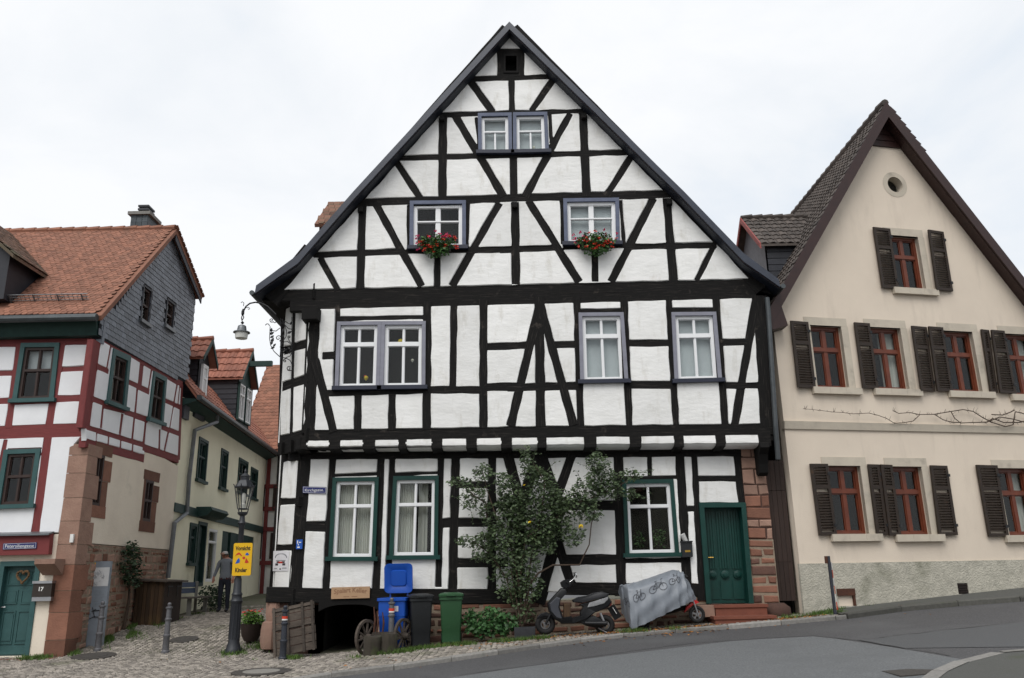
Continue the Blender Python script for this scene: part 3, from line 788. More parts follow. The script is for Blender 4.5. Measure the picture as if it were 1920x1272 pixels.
for c_, x_, y_, r_, m_ in (('D', 747, 752, .05, 'petal_yellow'), ('D', 741, 742, .03, 'petal_red'), ('D', 968, 524, .075, 'petal_yellow'), ('D', 1042, 640, .035, 'glow_paint'), ('A', 1083, 752, .035, 'glow_paint')):  # the two pale ones are a lamp's glow put in as colour
    q_ = G1.q(c_, x_, y_); b = MB(); b.lathe([(.2 * r_, -r_ * 1.2), (.8 * r_, -r_ * .5), (r_, 0), (.7 * r_, r_ * .7), (.1 * r_, r_)], G1.pt(q_[0], q_[1], -.22 if c_ == 'D' else -.15), 10); shade_auto(b.build('ornament_or_glow', m_, house))
# door
Qd = Quad(G0, DOOR)
b = MB(); x_ = .10 / Qd.w; y_ = .10 / Qd.h
Qd.bar(b, 0, 1, 0, y_, -.3, .05); Qd.bar(b, 0, x_, y_, 1, -.3, .049); Qd.bar(b, 1 - x_, 1, y_, 1, -.3, .049); dr = b.build('door_frame', 'green_paint', house)
b = MB(); Qd.bar(b, x_, 1 - x_, y_, .998, -.27, -.22); dr = b.build('door', 'green_paint', house)
for k in range(3):
    a0 = x_ + (1 - 2 * x_) * (k + .08) / 3; a1 = x_ + (1 - 2 * x_) * (k + .92) / 3
    b = MB()
    for j in range(4):
        s_ = a0 + (a1 - a0) * (j + .12) / 4; e_ = a0 + (a1 - a0) * (j + .88) / 4; Qd.bar(b, s_, e_, y_ + .03, .66, -.225, -.198)
    b.build('fluted_panel', 'green_paint', dr)
    b = MB(); Qd.bar(b, a0, a1, .78, .96, -.225, -.2); b.build('lower_panel', 'green_paint', dr)
    c_ = Qd.p((a0 + a1) / 2, .72, -.21); b = MB(); b.lathe([(.09, 0), (.085, .02), (.05, .03), (.045, .05), (.005, .055)], c_, 14, Matrix.Rotation(R(90), 3, 'X')); shade_auto(b.build('carved_boss', 'green_paint', dr))
b = MB(); p_ = Qd.p(.16, .55, -.2); b.tube([p_, p_ + Vector((0, -.05, 0)), p_ + Vector((.1, -.06, 0))], .012, 6); b.build('handle', 'brass', dr)
# jetty: joist ends, coved panels, soffit
iv = [(574.8, 617.8), (636, 681), (701.7, 748), (761, 810), (828, 875), (893, 940), (959, 1008), (1024, 1095.6), (1118, 1181), (1202, 1264), (1282, 1342), (1360, 1422)]
def yl(x, a, b_): return a + (b_ - a) * (x - 575) / (1422 - 575)
gaps = [(556, 574.8)] + [(iv[i][1], iv[i + 1][0]) for i in range(len(iv) - 1)] + [(1422, 1446)]
for x0, x1 in iv:
    n = 5; vs = []
    for i in range(n + 1):
        x = x0 + (x1 - x0) * i / n; u, z1 = G1.uv(x, yl(x, 822, 812.5)); z0 = G1.uv(x, yl(x, 842, 836))[1]; h_ = z1 - z0; j = random.uniform(-.006, .006)
        for d, z in ((-.25, z1 + .01), (-.03, z1 + .005), (-.008, z1 - .5 * h_), (-.012, z1 - .74 * h_ + j), (-.09, z1 - .93 * h_ + j), (-.26, z1 - 1.0 * h_ + j), (-.46, z1 - 1.02 * h_)):
            vs.append(G1.pt(u + (random.uniform(-.008, .008) if i in (0, n) else 0), z, d + j * .5))
    fs = [(i * 7 + k, i * 7 + k + 1, (i + 1) * 7 + k + 1, (i + 1) * 7 + k) for i in range(n) for k in range(6)]
    b = MB(); b.add(vs, fs); shade_auto(b.build('cove_panel', 'plaster', house), 25)
for x0, x1 in gaps:
    xm = (x0 + x1) / 2; u0, z1 = G1.uv(x0 - 1.5, yl(xm, 818, 809)); u1_, z0 = G1.uv(x1 + 1.5, yl(xm, 845, 839)); b = MB(); dd = -.012
    b.add([G1.pt(u0, z1, dd), G1.pt(u1_, z1, dd), G1.pt(u1_ - .005, z0 + .03, dd + .005), G1.pt(u0 + .005, z0 + .03, dd + .005), G1.pt(u0, z1, -.46), G1.pt(u1_, z1, -.46), G1.pt(u1_ - .01, z0 - .03, -.46), G1.pt(u0 + .01, z0 - .03, -.46)],
          [(3, 2, 1, 0), (4, 5, 6, 7), (0, 1, 5, 4), (1, 2, 6, 5), (2, 3, 7, 6), (3, 0, 4, 7)], None, [(0, .1), (.2, .1), (.2, .4), (0, .4), (.5, .1), (.7, .1), (.7, .4), (.5, .4)])
    b.build('joist_end', 'timber_black', house)
b = MB(); zz = G1.uv(900, 836)[1]; b.prism([(c1u, 17.6, zz), (xr - .02, 17.6, zz), (xr - .02, 18.3, zz), (c1u, 18.3, zz)], (0, 0, .12)); b.build('jetty_soffit', 'timber_black', house)
b = MB(); p5 = [SP1.pt(lu1, zz, -.02), SP1.pt(.0, zz, -.02), SP1.pt(.2, zz, -.6), SP1.pt(lu1 + .2, zz, -.7)]; b.prism(p5, (0, 0, .2)); b.build('jetty_soffit', 'timber_black', house)
for k in range(3):
    c_ = SP1.pt(lu1 * (.12 + .36 * k), zz + .12, -.03); b = MB(); b.box(c_, (.16, .16, .26), Matrix.Rotation(R(-45), 3, 'Z')); b.build('joist_end', 'timber_black', house)
# beam ends on the gable and at the corner
for c, x, y in (('A', 565, 612), ('A', 1364, 600), ('B', 800, 128), ('C', 90, 95), ('C', 1118, 74)):
    u, v = G1.q(c, x, y); b = MB(); b.beam(G1.pt(u, v, -.05), G1.pt(u, v, .10), .13, .15, w2=.11, h2=.12); b.build('beam_end', 'timber_black', house)
u, v = G1.q('D', 425, 380); b = MB(); b.beam(G1.pt(u, v, -.1), G1.pt(u - .02, v - .01, .26), .38, .28, w2=.34, h2=.25); b.build('corner_bracket', 'timber_black', house)
# console bracket right below the jetty
u, v = G0.q('G', 1618, 100); b = MB(); pr = [(0, .0), (.50, .0), (.52, -.1), (.38, -.22), (.30, -.42), (.26, -.60), (.14, -.66), (0, -.6)]
b.prism([G0.pt(u - .09, v + z, d) for d, z in pr], (.19, 0, 0)); b.build('console_bracket', 'timber_black', house)
# sandstone pier right of the door and plinth
pier = Qz(G0, 'V', 524, -175, 708, -175, 830, 1040, 628, 1040)
rr = random.Random(11); stq = Quad(G0, pier)
stone_wall(G0, [stq.uv(0, 0), stq.uv(1, 0), stq.uv(1, .6), stq.uv(0, .6)], house, ['sandstone', 'sandstone_red', 'sandstone'], 8, [2, 1, 2, 2], .0, joint=.012, jit=.45, rnd=rr, mort='sandstone_dark', wild=.008)
stone_wall(G0, [stq.uv(0, .601), stq.uv(1, .601), stq.uv(1, 1), stq.uv(0, 1)], house, ['sandstone_red', 'sandstone_dark', 'sandstone_dark'], 7, [1, 2, 2, 1, 2], .01, joint=.03, jit=.4, rnd=rr, wild=.015)
zpl = G0.q('F', 1100, 908)[1]
stone_wall(G0, [(G0.q('F', 640, 950)[0], zpl), (3.98, zpl + .03), (3.98, .45), (G0.q('F', 640, 950)[0], .0)], house, ['sandstone_dark', 'sandstone_dark', 'sandstone_red'], 6, [15, 19, 17], -.02, joint=.03, jit=.5, rnd=rr, wild=.03)  # dark stones: moss and the shade at the wall foot put into their tone
for st_ in ((1, .70, .30), (0, .40, .62)):
    pass
# rounded corner stones at the left
b0 = gnd(500, 1212)
for k, (dx, dy, dz, sx, sy, sz) in enumerate(((0, 0, .25, .46, .6, .56), (.05, .05, .78, .42, .55, .56))):
    b = MB(); b.lathe([(.30, -.5), (.44, -.46), (.5, -.2), (.49, .2), (.44, .45), (.3, .5)], (G0.q('F', 96, 1000)[0] + dx + .08, 18.25 + dy, b0.z + dz), 10, Matrix.Diagonal((sx, sy, sz)).to_3x3()); shade_auto(b.build('corner_stone', 'sandstone', house), 30)
b = MB(); xl = G0.q('F', 100, 1000)[0] + .12; b.prism([(xl, 18.1, -.1), (G0.q('F', 352, 1000)[0], 18.1, -.1), (G0.q('F', 352, 1000)[0], 18.1, zb - .1), (xl, 18.1, zb - .1)], (0, .5, 0)); b.build('plinth', 'sandstone_dark', house)
# cellar mouth
xa, xb = G0.q('F', 352, 1000)[0], G0.q('F', 648, 1000)[0]; zc = G0.q('F', 500, 915)[1]; za = G0.q('F', 400, 960)[1]
b = MB()
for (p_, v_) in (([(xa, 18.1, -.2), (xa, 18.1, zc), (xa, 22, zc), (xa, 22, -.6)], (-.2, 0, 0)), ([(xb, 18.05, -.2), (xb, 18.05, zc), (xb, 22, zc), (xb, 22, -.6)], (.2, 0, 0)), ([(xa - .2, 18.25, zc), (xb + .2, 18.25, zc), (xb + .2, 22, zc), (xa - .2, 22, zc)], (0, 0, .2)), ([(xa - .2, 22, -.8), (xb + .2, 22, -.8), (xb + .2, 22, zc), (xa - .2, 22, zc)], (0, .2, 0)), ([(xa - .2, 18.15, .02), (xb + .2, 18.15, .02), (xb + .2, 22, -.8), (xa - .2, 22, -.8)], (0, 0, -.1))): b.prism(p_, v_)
b.build('cellar_vault', 'unlit_interior', house)  # near-black walls hold the cellar's darkness in their colour
b = MB(); n = 10      # shallow arch
for i in range(n):
    t0, t1 = i / n, (i + 1) / n; f_ = lambda t: zc - .13 * (abs(2 * t - 1)) ** 3.2
    b.hexa([(xa + (xb - xa) * t0, 17.99, f_(t0)), (xa + (xb - xa) * t1, 17.99, f_(t1)), (xa + (xb - xa) * t1, 17.99, zc + .12), (xa + (xb - xa) * t0, 17.99, zc + .12), (xa + (xb - xa) * t0, 18.3, f_(t0)), (xa + (xb - xa) * t1, 18.3, f_(t1)), (xa + (xb - xa) * t1, 18.3, zc + .12), (xa + (xb - xa) * t0, 18.3, zc + .12)])
b.build('cellar_arch', 'timber_black', house)
# steps
zd = G0.q('V', 440, 1036)[1]
for (x0, x1, y1, z0, z1) in ((285, 700, 17.62, zd - .22, zd - .01), (250, 722, 17.30, hgt(4.5, 17.2) - .15, zd - .215)):
    ua, ub = G0.q('V', x0, 1060)[0] + .02, G0.q('V', x1, 1060)[0]; b = MB()
    b.box(((ua + ub) / 2, (y1 + 18.02) / 2, (z0 + z1) / 2 - .02), (ub - ua - .05, 18.02 - y1 - .03, z1 - z0 - .03)); b.box(((ua + ub) / 2, (y1 + 18.02) / 2 - .01, z1 - .025), (ub - ua, 18.02 - y1, .055)); b.build('step', 'step_stone', house)
b = MB(); b.box((G0.q('V', 232, 1030)[0], 17.82, zd - .12), (.32, .38, .22)); b.build('step_stone', 'sandstone', house)
b = MB(); b.lathe([(.2, -.2), (.27, -.1), (.26, .05), (.15, .14)], (G0.q('V', 800, 1080)[0], 17.95, hgt(5.3, 18) + .12), 9, Matrix.Diagonal((1.1, .9, 1)).to_3x3()); shade_auto(b.build('kerb_boulder', 'sandstone_dark', house), 60)
# roof
ro = [VG.uv(*p) for p in ((480, 537), (559, 479), (663, 360), (955, 42), (1282, 360), (1395, 477), (1460, 525))]
ri = [(u + (-.02 if i == 0 else .02 if i == 6 else 0), v - (.19 if i not in (0, 6) else .17)) for i, (u, v) in enumerate(ro)]
b = MB(); dep = 15
for i in range(6):
    P = [ro[i], ro[i + 1], ri[i + 1], ri[i]]; b.prism([VG.pt(u, v, -.055) for u, v in P], (0, dep, 0))
rf = b.build('roof', 'roof_red_old', house)
b = MB()
for i in range(6):
    P = [(ro[i][0], ro[i][1] + .02), (ro[i + 1][0], ro[i + 1][1] + .02), ri[i + 1], ri[i]]; b.prism([VG.pt(u, v, 0) for u, v in P], (0, .05, 0))
b.build('verge_board', 'verge_blue', rf)
b = MB()
for i in range(6):
    P = [(ri[i][0], ri[i][1] - .002), (ri[i + 1][0], ri[i + 1][1] - .002), (ri[i + 1][0], ri[i + 1][1] - .03), (ri[i][0], ri[i][1] - .03)]; b.prism([VG.pt(u, v, -.06) for u, v in P], (0, dep - .1, 0))
b.build('soffit', 'verge_navy', rf)
for s_, i in ((1, 0), (-1, 6)):    # boxed eaves
    u, v = ri[i]; wu = (c1u + .1) if i == 0 else xr - .15; b = MB()
    b.prism([VG.pt(u + .05 * s_, v - .03, -.42), VG.pt(wu, zt + .12, -.42), VG.pt(wu, v + .5, -.42)], (0, dep - .8, 0)); b.build('eave_boxing', 'timber_black', rf)
    b = MB(); g_ = [VG.pt(u - .06 * s_, v + .02, .02), VG.pt(u - .06 * s_, v + .02, -dep)]; b.tube(g_, .055, 8); b.build('gutter', 'zinc_dark', rf)
b = MB(); pts = [G1.pt(*G1.uv(1437, 560), .05), G1.pt(*G1.uv(1440, 590), .04), G1.pt(*G1.uv(1453, 800), .05), G1.pt(*G1.uv(1459, 862), .0)]; b.tube(pts, .055, 8); b.build('downpipe', 'zinc_dark', house)
# little dormer on the left slope, its tiled side showing above the verge
dpl = Plane((0, 19.6, 0), 0)
rt = [dpl.uv(*p) for p in ((606, 370), (668, 371), (668, 423), (588, 420))]
b = MB(); u0, v0 = rt[0]; u3, v3 = rt[3]; rl = rt[1][0] + 1.4
b.hexa([(u0, 20.2, v0 + .12), (rl, 20.2, v0 + .12), (rl, 19.6, v3), (u3 + .02, 19.6, v3), (u0, 20.26, v0 + .06), (rl, 20.26, v0 + .06), (rl, 19.66, v3 - .07), (u3 + .02, 19.66, v3 - .07)])
b.hexa([(u0, 20.2, v0 + .12), (rl, 20.2, v0 + .12), (rl, 20.9, v3), (u3, 20.9, v3), (u0, 20.26, v0 + .06), (rl, 20.26, v0 + .06), (rl, 20.84, v3 - .07), (u3, 20.84, v3 - .07)])
dm = b.build('dormer', 'roof_red_old', house); b = MB(); b.prism([(u3 + .12, 19.72, v3 - .9), (rl, 19.72, v3 - .9), (rl, 19.72, v3), (u3 + .12, 19.72, v3)], (0, 1.1, 0)); b.build('dormer_cheek', 'sandstone_dark', dm)
pl_ = []; nrow = 6
for r_ in range(nrow):
    t = (r_ + .5) / nrow
    for k in range(12):
        x = u0 + (u3 - u0) * t + .02 + (k + .5 * (r_ % 2)) * .165; y = 20.2 - .6 * t; z = v0 + .12 + (v3 - v0 - .12) * t + .012
        pl_.append(Matrix.Translation((x + .07, y, z)) @ Matrix.Rotation(math.atan2(v0 + .12 - v3, .6) + R(4), 4, 'X'))
tl = ([(-.078, .09, 0), (.078, .09, 0), (.078, -.06, 0), (.04, -.095, 0), (-.04, -.095, 0), (-.078, -.06, 0)] + [(-.078, .09, .018), (.078, .09, .018), (.078, -.06, .018), (.04, -.095, .018), (-.04, -.095, .018), (-.078, -.06, .018)], [(5, 4, 3, 2, 1, 0), (6, 7, 8, 9, 10, 11)] + [(i, (i + 1) % 6, 6 + (i + 1) % 6, 6 + i) for i in range(6)])
pieces('roof_tile', 'roof_red_old', dm, tl, pl_)
# ------------------------------------------------------------------ plain walls with openings
def clip(poly, a, b, c):          # keep a*x+b*y<=c
    out = []
    for i in range(len(poly)):
        p, q = poly[i - 1], poly[i]; fp, fq = a * p[0] + b * p[1] - c, a * q[0] + b * q[1] - c
        if fp <= 0 < fq or fq <= 0 < fp:
            t = fp / (fp - fq); out.append((p[0] + (q[0] - p[0]) * t, p[1] + (q[1] - p[1]) * t))
        if fq <= 0: out.append(q)
    return out
def rect_uv(pl, c, *p):           # upright rectangle through the mean of four measured corners
    P = poly_uv(pl, c, p); u0 = (P[0][0] + P[3][0]) / 2; u1 = (P[1][0] + P[2][0]) / 2; v1 = (P[0][1] + P[1][1]) / 2; v0 = (P[2][1] + P[3][1]) / 2
    return (u0, u1, v0, v1)
def rq(r): return [(r[0], r[3]), (r[1], r[3]), (r[1], r[2]), (r[0], r[2])]
def wall(pl, poly, holes, parent, m, name='wall', reveal=.25, d=0.0, edge=.2):
    us = sorted({p[0] for p in poly} | {h for r_ in holes for h in r_[:2]}); vs_ = sorted({p[1] for p in poly} | {h for r_ in holes for h in r_[2:4]})
    b = MB(); ar = area(poly); P = poly if ar > 0 else poly[::-1]; n = len(P)
    for i in range(len(us) - 1):
        for j in range(len(vs_) - 1):
            cu, cv = (us[i] + us[i + 1]) / 2, (vs_[j] + vs_[j + 1]) / 2
            if any(h[0] < cu < h[1] and h[2] < cv < h[3] for h in holes): continue
            c = [(us[i], vs_[j]), (us[i + 1], vs_[j]), (us[i + 1], vs_[j + 1]), (us[i], vs_[j + 1])]
            for k in range(n):
                (x1, y1), (x2, y2) = P[k], P[(k + 1) % n]
                if len(c) < 3: break
                c = clip(c, (y2 - y1), -(x2 - x1), (y2 - y1) * x1 - (x2 - x1) * y1)
            if len(c) >= 3 and abs(area(c)) > 1e-5: b.add([pl.pt(u, v, d) for u, v in c], [tuple(range(len(c)))], .5)
    for h in holes:
        q = rq(h)
        for k in range(4):
            a, e = q[k], q[(k + 1) % 4]; b.add([pl.pt(*a, d), pl.pt(*e, d), pl.pt(*e, d - reveal), pl.pt(*a, d - reveal)], [(0, 1, 2, 3)], .5)
    for k in range(n):
        a, e = P[k], P[(k + 1) % n]; b.add([pl.pt(*a, d), pl.pt(*e, d), pl.pt(*e, d - edge), pl.pt(*a, d - edge)], [(0, 1, 2, 3)], .5)
    return b.build(name, m, parent)
TILE = ([(-.075, .10, 0), (.075, .10, 0), (.075, -.05, 0), (.045, -.082, 0), (0, -.095, 0), (-.045, -.082, 0), (-.075, -.05, 0)] + [(-.075, .10, .016), (.075, .10, .016), (.075, -.05, .016), (.045, -.082, .016), (0, -.095, .016), (-.045, -.082, .016), (-.075, -.05, .016)],
        [(6, 5, 4, 3, 2, 1, 0), (7, 8, 9, 10, 11, 12, 13)] + [(i, (i + 1) % 7, 7 + (i + 1) % 7, 7 + i) for i in range(2, 7)])
PAN = ([(-.13, .19, 0), (-.05, .19, .028), (.02, .19, .03), (.07, .19, .004), (.13, .19, 0), (-.13, -.19, .012), (-.05, -.19, .042), (.02, -.19, .044), (.07, -.19, .016), (.13, -.19, .012), (-.13, -.19, -.01), (.13, -.19, -.01), (-.05, -.19, .02), (.02, -.19, .022), (.07, -.19, -.006)],
       [(0, 5, 6, 1), (1, 6, 7, 2), (2, 7, 8, 3), (3, 8, 9, 4), (5, 10, 12, 6), (6, 12, 13, 7), (7, 13, 14, 8), (8, 14, 11, 9)])
def tile_slope(o, ux, down, nx, ny, sx, sy, keep=None, lift=.02, stag=.5, tilt=R(3), scale=1.0, jit=.006):
    """o: top corner, ux: unit along eave, down: unit down the slope; returns matrices (tile y axis points up the slope)"""
    ux = Vector(ux).normalized(); dn = Vector(down).normalized(); nrm = ux.cross(-dn).normalized()
    if nrm.z < 0: nrm = -nrm
    ms = []
    for j in range(ny):
        for i in range(nx):
            p = Vector(o) + ux * ((i + .5 + stag * (j % 2)) * sx + random.uniform(-jit, jit)) + dn * ((j + .5) * sy + random.uniform(-jit, jit)) + nrm * (lift + random.uniform(0, jit))
            if keep and not keep(p): continue
            yax = (-dn + nrm * -math.tan(tilt)).normalized(); xax = ux; zax = xax.cross(yax).normalized()
            if zax.dot(nrm) < 0: xax = -ux; zax = xax.cross(yax).normalized()
            M = Matrix(((xax.x, yax.x, zax.x, p.x), (xax.y, yax.y, zax.y, p.y), (xax.z, yax.z, zax.z, p.z), (0, 0, 0, 1)))
            ms.append(M @ Matrix.Scale(scale, 4) @ Matrix.Rotation(random.uniform(-.02, .02), 4, 'Z'))
    return ms
def near_key(M): t = M.translation; return (t - CAM).length
# ================================================================== red timbered corner house on the left
XC = -9.26
LF = Plane((0, 18, 0), 0); LS = Plane((XC, 18, 0), R(90))
left = thing('corner_house', 'white corner house with dark red timber framing, red tiled roof and slate-hung gable', 'house', (XC, 18, .2))
lf = parse_bars(LF, '''
L -400 200 785 166 52
L -400 437 130 421 40
L 478 394 690 384 38
L -400 662 95 643 42
L 415 630 660 621 45
L 80 660 395 650 24
L 156 190 65 860 46
L 492 185 388 850 50
L 738 175 655 860 78
L -400 915 690 872 98
L -150 200 -240 860 46
L 47 950 -20 1272 36
M 87 55 15 595 42
L 60 1030 335 1020 14
J -30 446 165 436 14
''')
LW1 = poly_uv(LF, 'L', [172, 186, 478, 183, 430, 635, 100, 645]); LW2 = poly_uv(LF, 'J', [22, 165, 200, 158, 162, 435, -22, 442])
regf = [LF.q('L', -420, 215), LF.q('L', 772, 178), LF.q('L', 690, 885), LF.q('M', 235, 100), LF.q('M', 150, 590), LF.q('M', -200, 596)]
for b_ in lf: timber(LF, b_, left, 'timber_red')
infill(LF, regf, lf, [LW1, LW2], left, 'plaster_left', wob=.004, d=.006)
ls = parse_bars(LS, '''
K 228 185 890 578 38
K 185 428 280 472 36
K 440 553 615 637 32
K 730 703 875 764 28
K 145 693 255 735 40
K 240 755 425 800 36
K 410 800 605 868 38
K 712 925 860 982 32
K 95 925 565 1072 36
K 560 1088 860 1188 44
K 95 1050 575 1182 52
K 236 735 216 935 22
K 392 815 371 985 22
K 491 850 473 1025 20
K 586 885 568 1065 20
K 700 945 695 1110 18
K 772 962 738 1120 18
K 556 378 534 595 38
K 517 598 496 825 20
K 846 560 780 950 14
K 866 580 846 770 12
K 303 235 262 470 14
K 193 220 100 940 52
K 884 575 856 1195 22
K 182 965 178 1040 15
K 282 995 278 1072 15
K 382 1030 378 1105 15
K 480 1062 476 1135 15
K 636 440 606 640 16
K 300 262 450 335 10
''')
SW1 = poly_uv(LS, 'K', [312, 278, 455, 343, 415, 777, 255, 717]); SW2 = poly_uv(LS, 'K', [645, 463, 752, 520, 722, 902, 597, 858])
regs = [LS.q('K', 228, 195), LS.q('K', 885, 575), LS.q('K', 852, 1196), LS.q('K', 574, 1104), LS.q('K', 572, 1196), LS.q('K', 92, 1065), LS.q('K', 90, 930)]
for b_ in ls: timber(LS, b_, left, 'timber_red')
infill(LS, regs, ls, [SW1, SW2], left, 'plaster_left', wob=.003, d=.006, mind=.006)
def brown_window(pl, q, par, casing='teal_paint', cw=.1, sill='teal_paint', cols=2, top=.45, curtain=None, fr='brown_window', **k): return window(pl, q, par, casing, cw, fr, .06, .03, cols=cols, top=top, sill=sill, transom=.05, mull=.04, curtain=curtain, deep=.05, proud=.035, **k)
brown_window(LF, LW1, left, curtain='half'); brown_window(LF, LW2, left)
brown_window(LS, SW1, left, cw=.14, curtain='sheer'); brown_window(LS, SW2, left, cw=.12)
b = MB(); b.prism([(-14.5, 18.4, 2.2), (XC - .4, 18.4, 2.2), (XC - .4, 18.4, 7.0), (-14.5, 18.4, 7.0)], (0, 4.2, 0)); b.build('dark_core', 'unlit_core', left)
# stone and plaster storey below
zpb = LS.q('M', 300, 645)[1]; uE = LS.q('M', 735, 700)[0]; zt1 = LS.q('M', 700, 196)[1]; zt2 = LS.q('M', 450, 150)[1]
h1 = rect_uv(LS, 'M', 364, 150, 408, 162, 376, 440, 328, 434); h2 = rect_uv(LS, 'M', 636, 294, 684, 305, 652, 527, 609, 522)
wall(LS, [(.02, zpb), (5.0, zpb), (5.0, zt1 + .06), (.02, zt1 + .5)], [h1, h2], left, 'plaster_beige', d=-.02, reveal=.3)
rr = random.Random(4)
for h in (h1, h2):
    for (a0, a1, v0, v1) in ((h[0] - .06, h[0], h[2], h[3]), (h[1], h[1] + .26, h[2], (h[2] + h[3]) / 2 - .01), (h[1], h[1] + .34, (h[2] + h[3]) / 2, h[3] - .1), (h[0] - .1, h[1] + .3, h[2] - .26, h[2]), (h[0] - .1, h[1] + .3, h[3], h[3] + .24)):
        b = MB(); P = [(a0 + rr.uniform(-.03, 0), v1), (a1 + rr.uniform(0, .04), v1), (a1 + rr.uniform(0, .04), v0), (a0 - rr.uniform(0, .03), v0)]; b.prism([LS.pt(u, v, rr.uniform(-.008, 0) + .0) for u, v in P], LS.N * -.3); b.build('window_surround', 'sandstone_red', left)
    brown_window(LS, rq((h[0], h[1], h[2], h[3])), left, None, .02, None, cols=2, top=.5)
zgl = .1
stone_wall(LS, [(.35, zpb - .01), (5.0, zpb - .01), (5.0, .35), (.35, .1)], left, ['sandstone', 'sandstone', 'sandstone_red'], 17, [22, 27, 19, 25, 21], -.02, joint=.022, jit=.55, rnd=rr, mortar_d=-.014, wild=.02)
# quoins
z = .1; k = 0
ztop = LF.q('M', 205, 96)[1]
while z < ztop - .02:
    hh = min([.42, .5, .46, .55][k % 4] + rr.uniform(-.04, .04), ztop - z)
    if ztop - z - hh < .15: hh = ztop - z
    fu = .405; su = (.62 if k % 2 else .46)
    b = MB(); e = .006; x0, x1, y0, y1 = XC - fu, XC + .010, 17.99, 18 + su
    b.hexa([(x0, y0, z + e), (x1, y0, z + e), (x1, y1, z + e), (x0, y1, z + e), (x0 + rr.uniform(-.01, .01), y0 + rr.uniform(-.006, .006), z + hh - e), (x1, y0 + rr.uniform(-.006, .006), z + hh - e), (x1, y1 + rr.uniform(-.04, .04), z + hh - e), (x0, y1, z + hh - e)])
    b.build('quoin', 'sandstone_red' if z < 1.6 else 'sandstone', left); z += hh; k += 1
b = MB(); b.box((XC - .2, 18.2, (ztop + .1) / 2 + .02), (.4, .4, ztop - .15)); b.build('mortar_bed', 'mortar', left)
u, v = LF.q('N', 480, 300); b = MB(); b.prism([(XC - .62, 17.99, v), (XC - .62, 17.6, v), (XC - .62, 17.6, v - .1), (XC - .62, 17.97, v - .32)], (.42, 0, 0)); b.build('corbel_stone', 'sandstone', left)
# front storey below: plaster, door, canopy board with gutter
zcan = LF.q('M', 60, 598)[1]
dq = poly_uv(LF, 'N', [0, 318, 340, 312, 232, 1088, -100, 1098]); dr_ = rect_uv(LF, 'N', 0, 318, 340, 312, 232, 1088, -100, 1098)
wall(LF, [(-14.5, -.2), (XC - .02, -.2), (XC - .02, zcan), (-14.5, zcan)], [dr_], left, 'plaster_beige', d=-.01)
Qd = Quad(LF, rq(dr_)); b = MB(); x_ = .1 / Qd.w; y_ = .1 / Qd.h
Qd.bar(b, 0, 1, 0, y_, -.2, .02); Qd.bar(b, 0, x_, y_, 1, -.2, .019); Qd.bar(b, 1 - x_, 1, y_, 1, -.2, .019); b.build('door_frame', 'teal_paint', left)
b = MB(); Qd.bar(b, x_, 1 - x_, y_, 1, -.17, -.12); dr = b.build('door', 'teal_paint', left)
for (a0, a1, b0, b1) in ((.16, .84, .10, .26), (.16, .46, .31, .46), (.54, .84, .31, .46), (.16, .47, .53, .88), (.53, .84, .53, .88)):
    b = MB(); J = Qd.sub(a0, a1, b0, b1); J.ring(b, .025, -.12, -.103); J.bar(b, .14, .86, .1, .9, -.12, -.106); b.build('door_panel', 'teal_paint', dr)
b = MB(); Qd.bar(b, .1, .9, .90, .985, -.12, -.10); b.build('kick_board', 'teal_paint', dr)
b = MB(); p_ = Qd.p(.13, .49, -.11); b.tube([p_, p_ + Vector((0, -.05, 0)), p_ + Vector((.09, -.05, 0))], .011, 6); b.build('handle', 'steel', dr)
b = MB(); b.prism([LF.pt(-14.5, zcan + .02, 0), LF.pt(LF.q('N', 440, 90)[0], zcan + .02, 0), LF.pt(LF.q('N', 425, 255)[0], LF.q('N', 425, 262)[1], 0), LF.pt(-14.5, LF.q('N', 425, 262)[1], 0)], (0, -.14, 0)); cb = b.build('canopy_board', 'timber_red', left)
b = MB(); b.prism([LF.pt(-14.5, zcan + .025, -.01), LF.pt(LF.q('N', 445, 80)[0], zcan + .025, -.01), LF.pt(LF.q('N', 445, 80)[0], zcan - .03, .22), LF.pt(-14.5, zcan - .03, .22)], (0, 0, .035)); b.build('zinc_cover', 'zinc', cb)
b = MB(); b.box(((-14.5 + XC) / 2 + .3, 17.95, .12), (4.6, .5, .12)); b.build('door_step', 'sandstone_red', left)
# slate-hung gable
zE = LF.q('L', 780, 25)[1]; ap = LS.q('I', 970, 175); be = LS.q('I', 1110, 540); bl = LS.q('I', 1062, 1028); fl = LS.q('I', 572, 775); fe = LS.q('I', 562, 690)
gpoly = [fl, bl, be, ap, fe]
w1 = rect_uv(LS, 'I', 815, 478, 860, 498, 838, 690, 792, 668); w2 = rect_uv(LS, 'I', 948, 556, 990, 572, 975, 720, 932, 702)
wall(LS, gpoly, [w1, w2], left, 'slate_joint', 'gable_backing', d=.005)
SL = ([(-.105, .085, 0), (.105, .085, 0), (.105, -.062, .012), (.0, -.072, .014), (-.105, -.062, .012), (-.105, .085, -.008), (.105, .085, -.008), (.105, -.062, .0), (0, -.072, .0), (-.105, -.062, .0)], [(0, 1, 2, 3, 4)[::-1], (1, 2, 7, 6), (2, 3, 8, 7), (3, 4, 9, 8), (4, 0, 5, 9)])
ms = []; us = [p[0] for p in gpoly]; vs_ = [p[1] for p in gpoly]; j = 0; v = min(vs_)
ppg = gpoly if area(gpoly) > 0 else gpoly[::-1]
def inside(u, v, P, m_=0.0): return all((P[(i + 1) % len(P)][0] - P[i][0]) * (v - P[i][1]) - (P[(i + 1) % len(P)][1] - P[i][1]) * (u - P[i][0]) >= m_ * math.dist(P[i], P[(i + 1) % len(P)]) for i in range(len(P)))
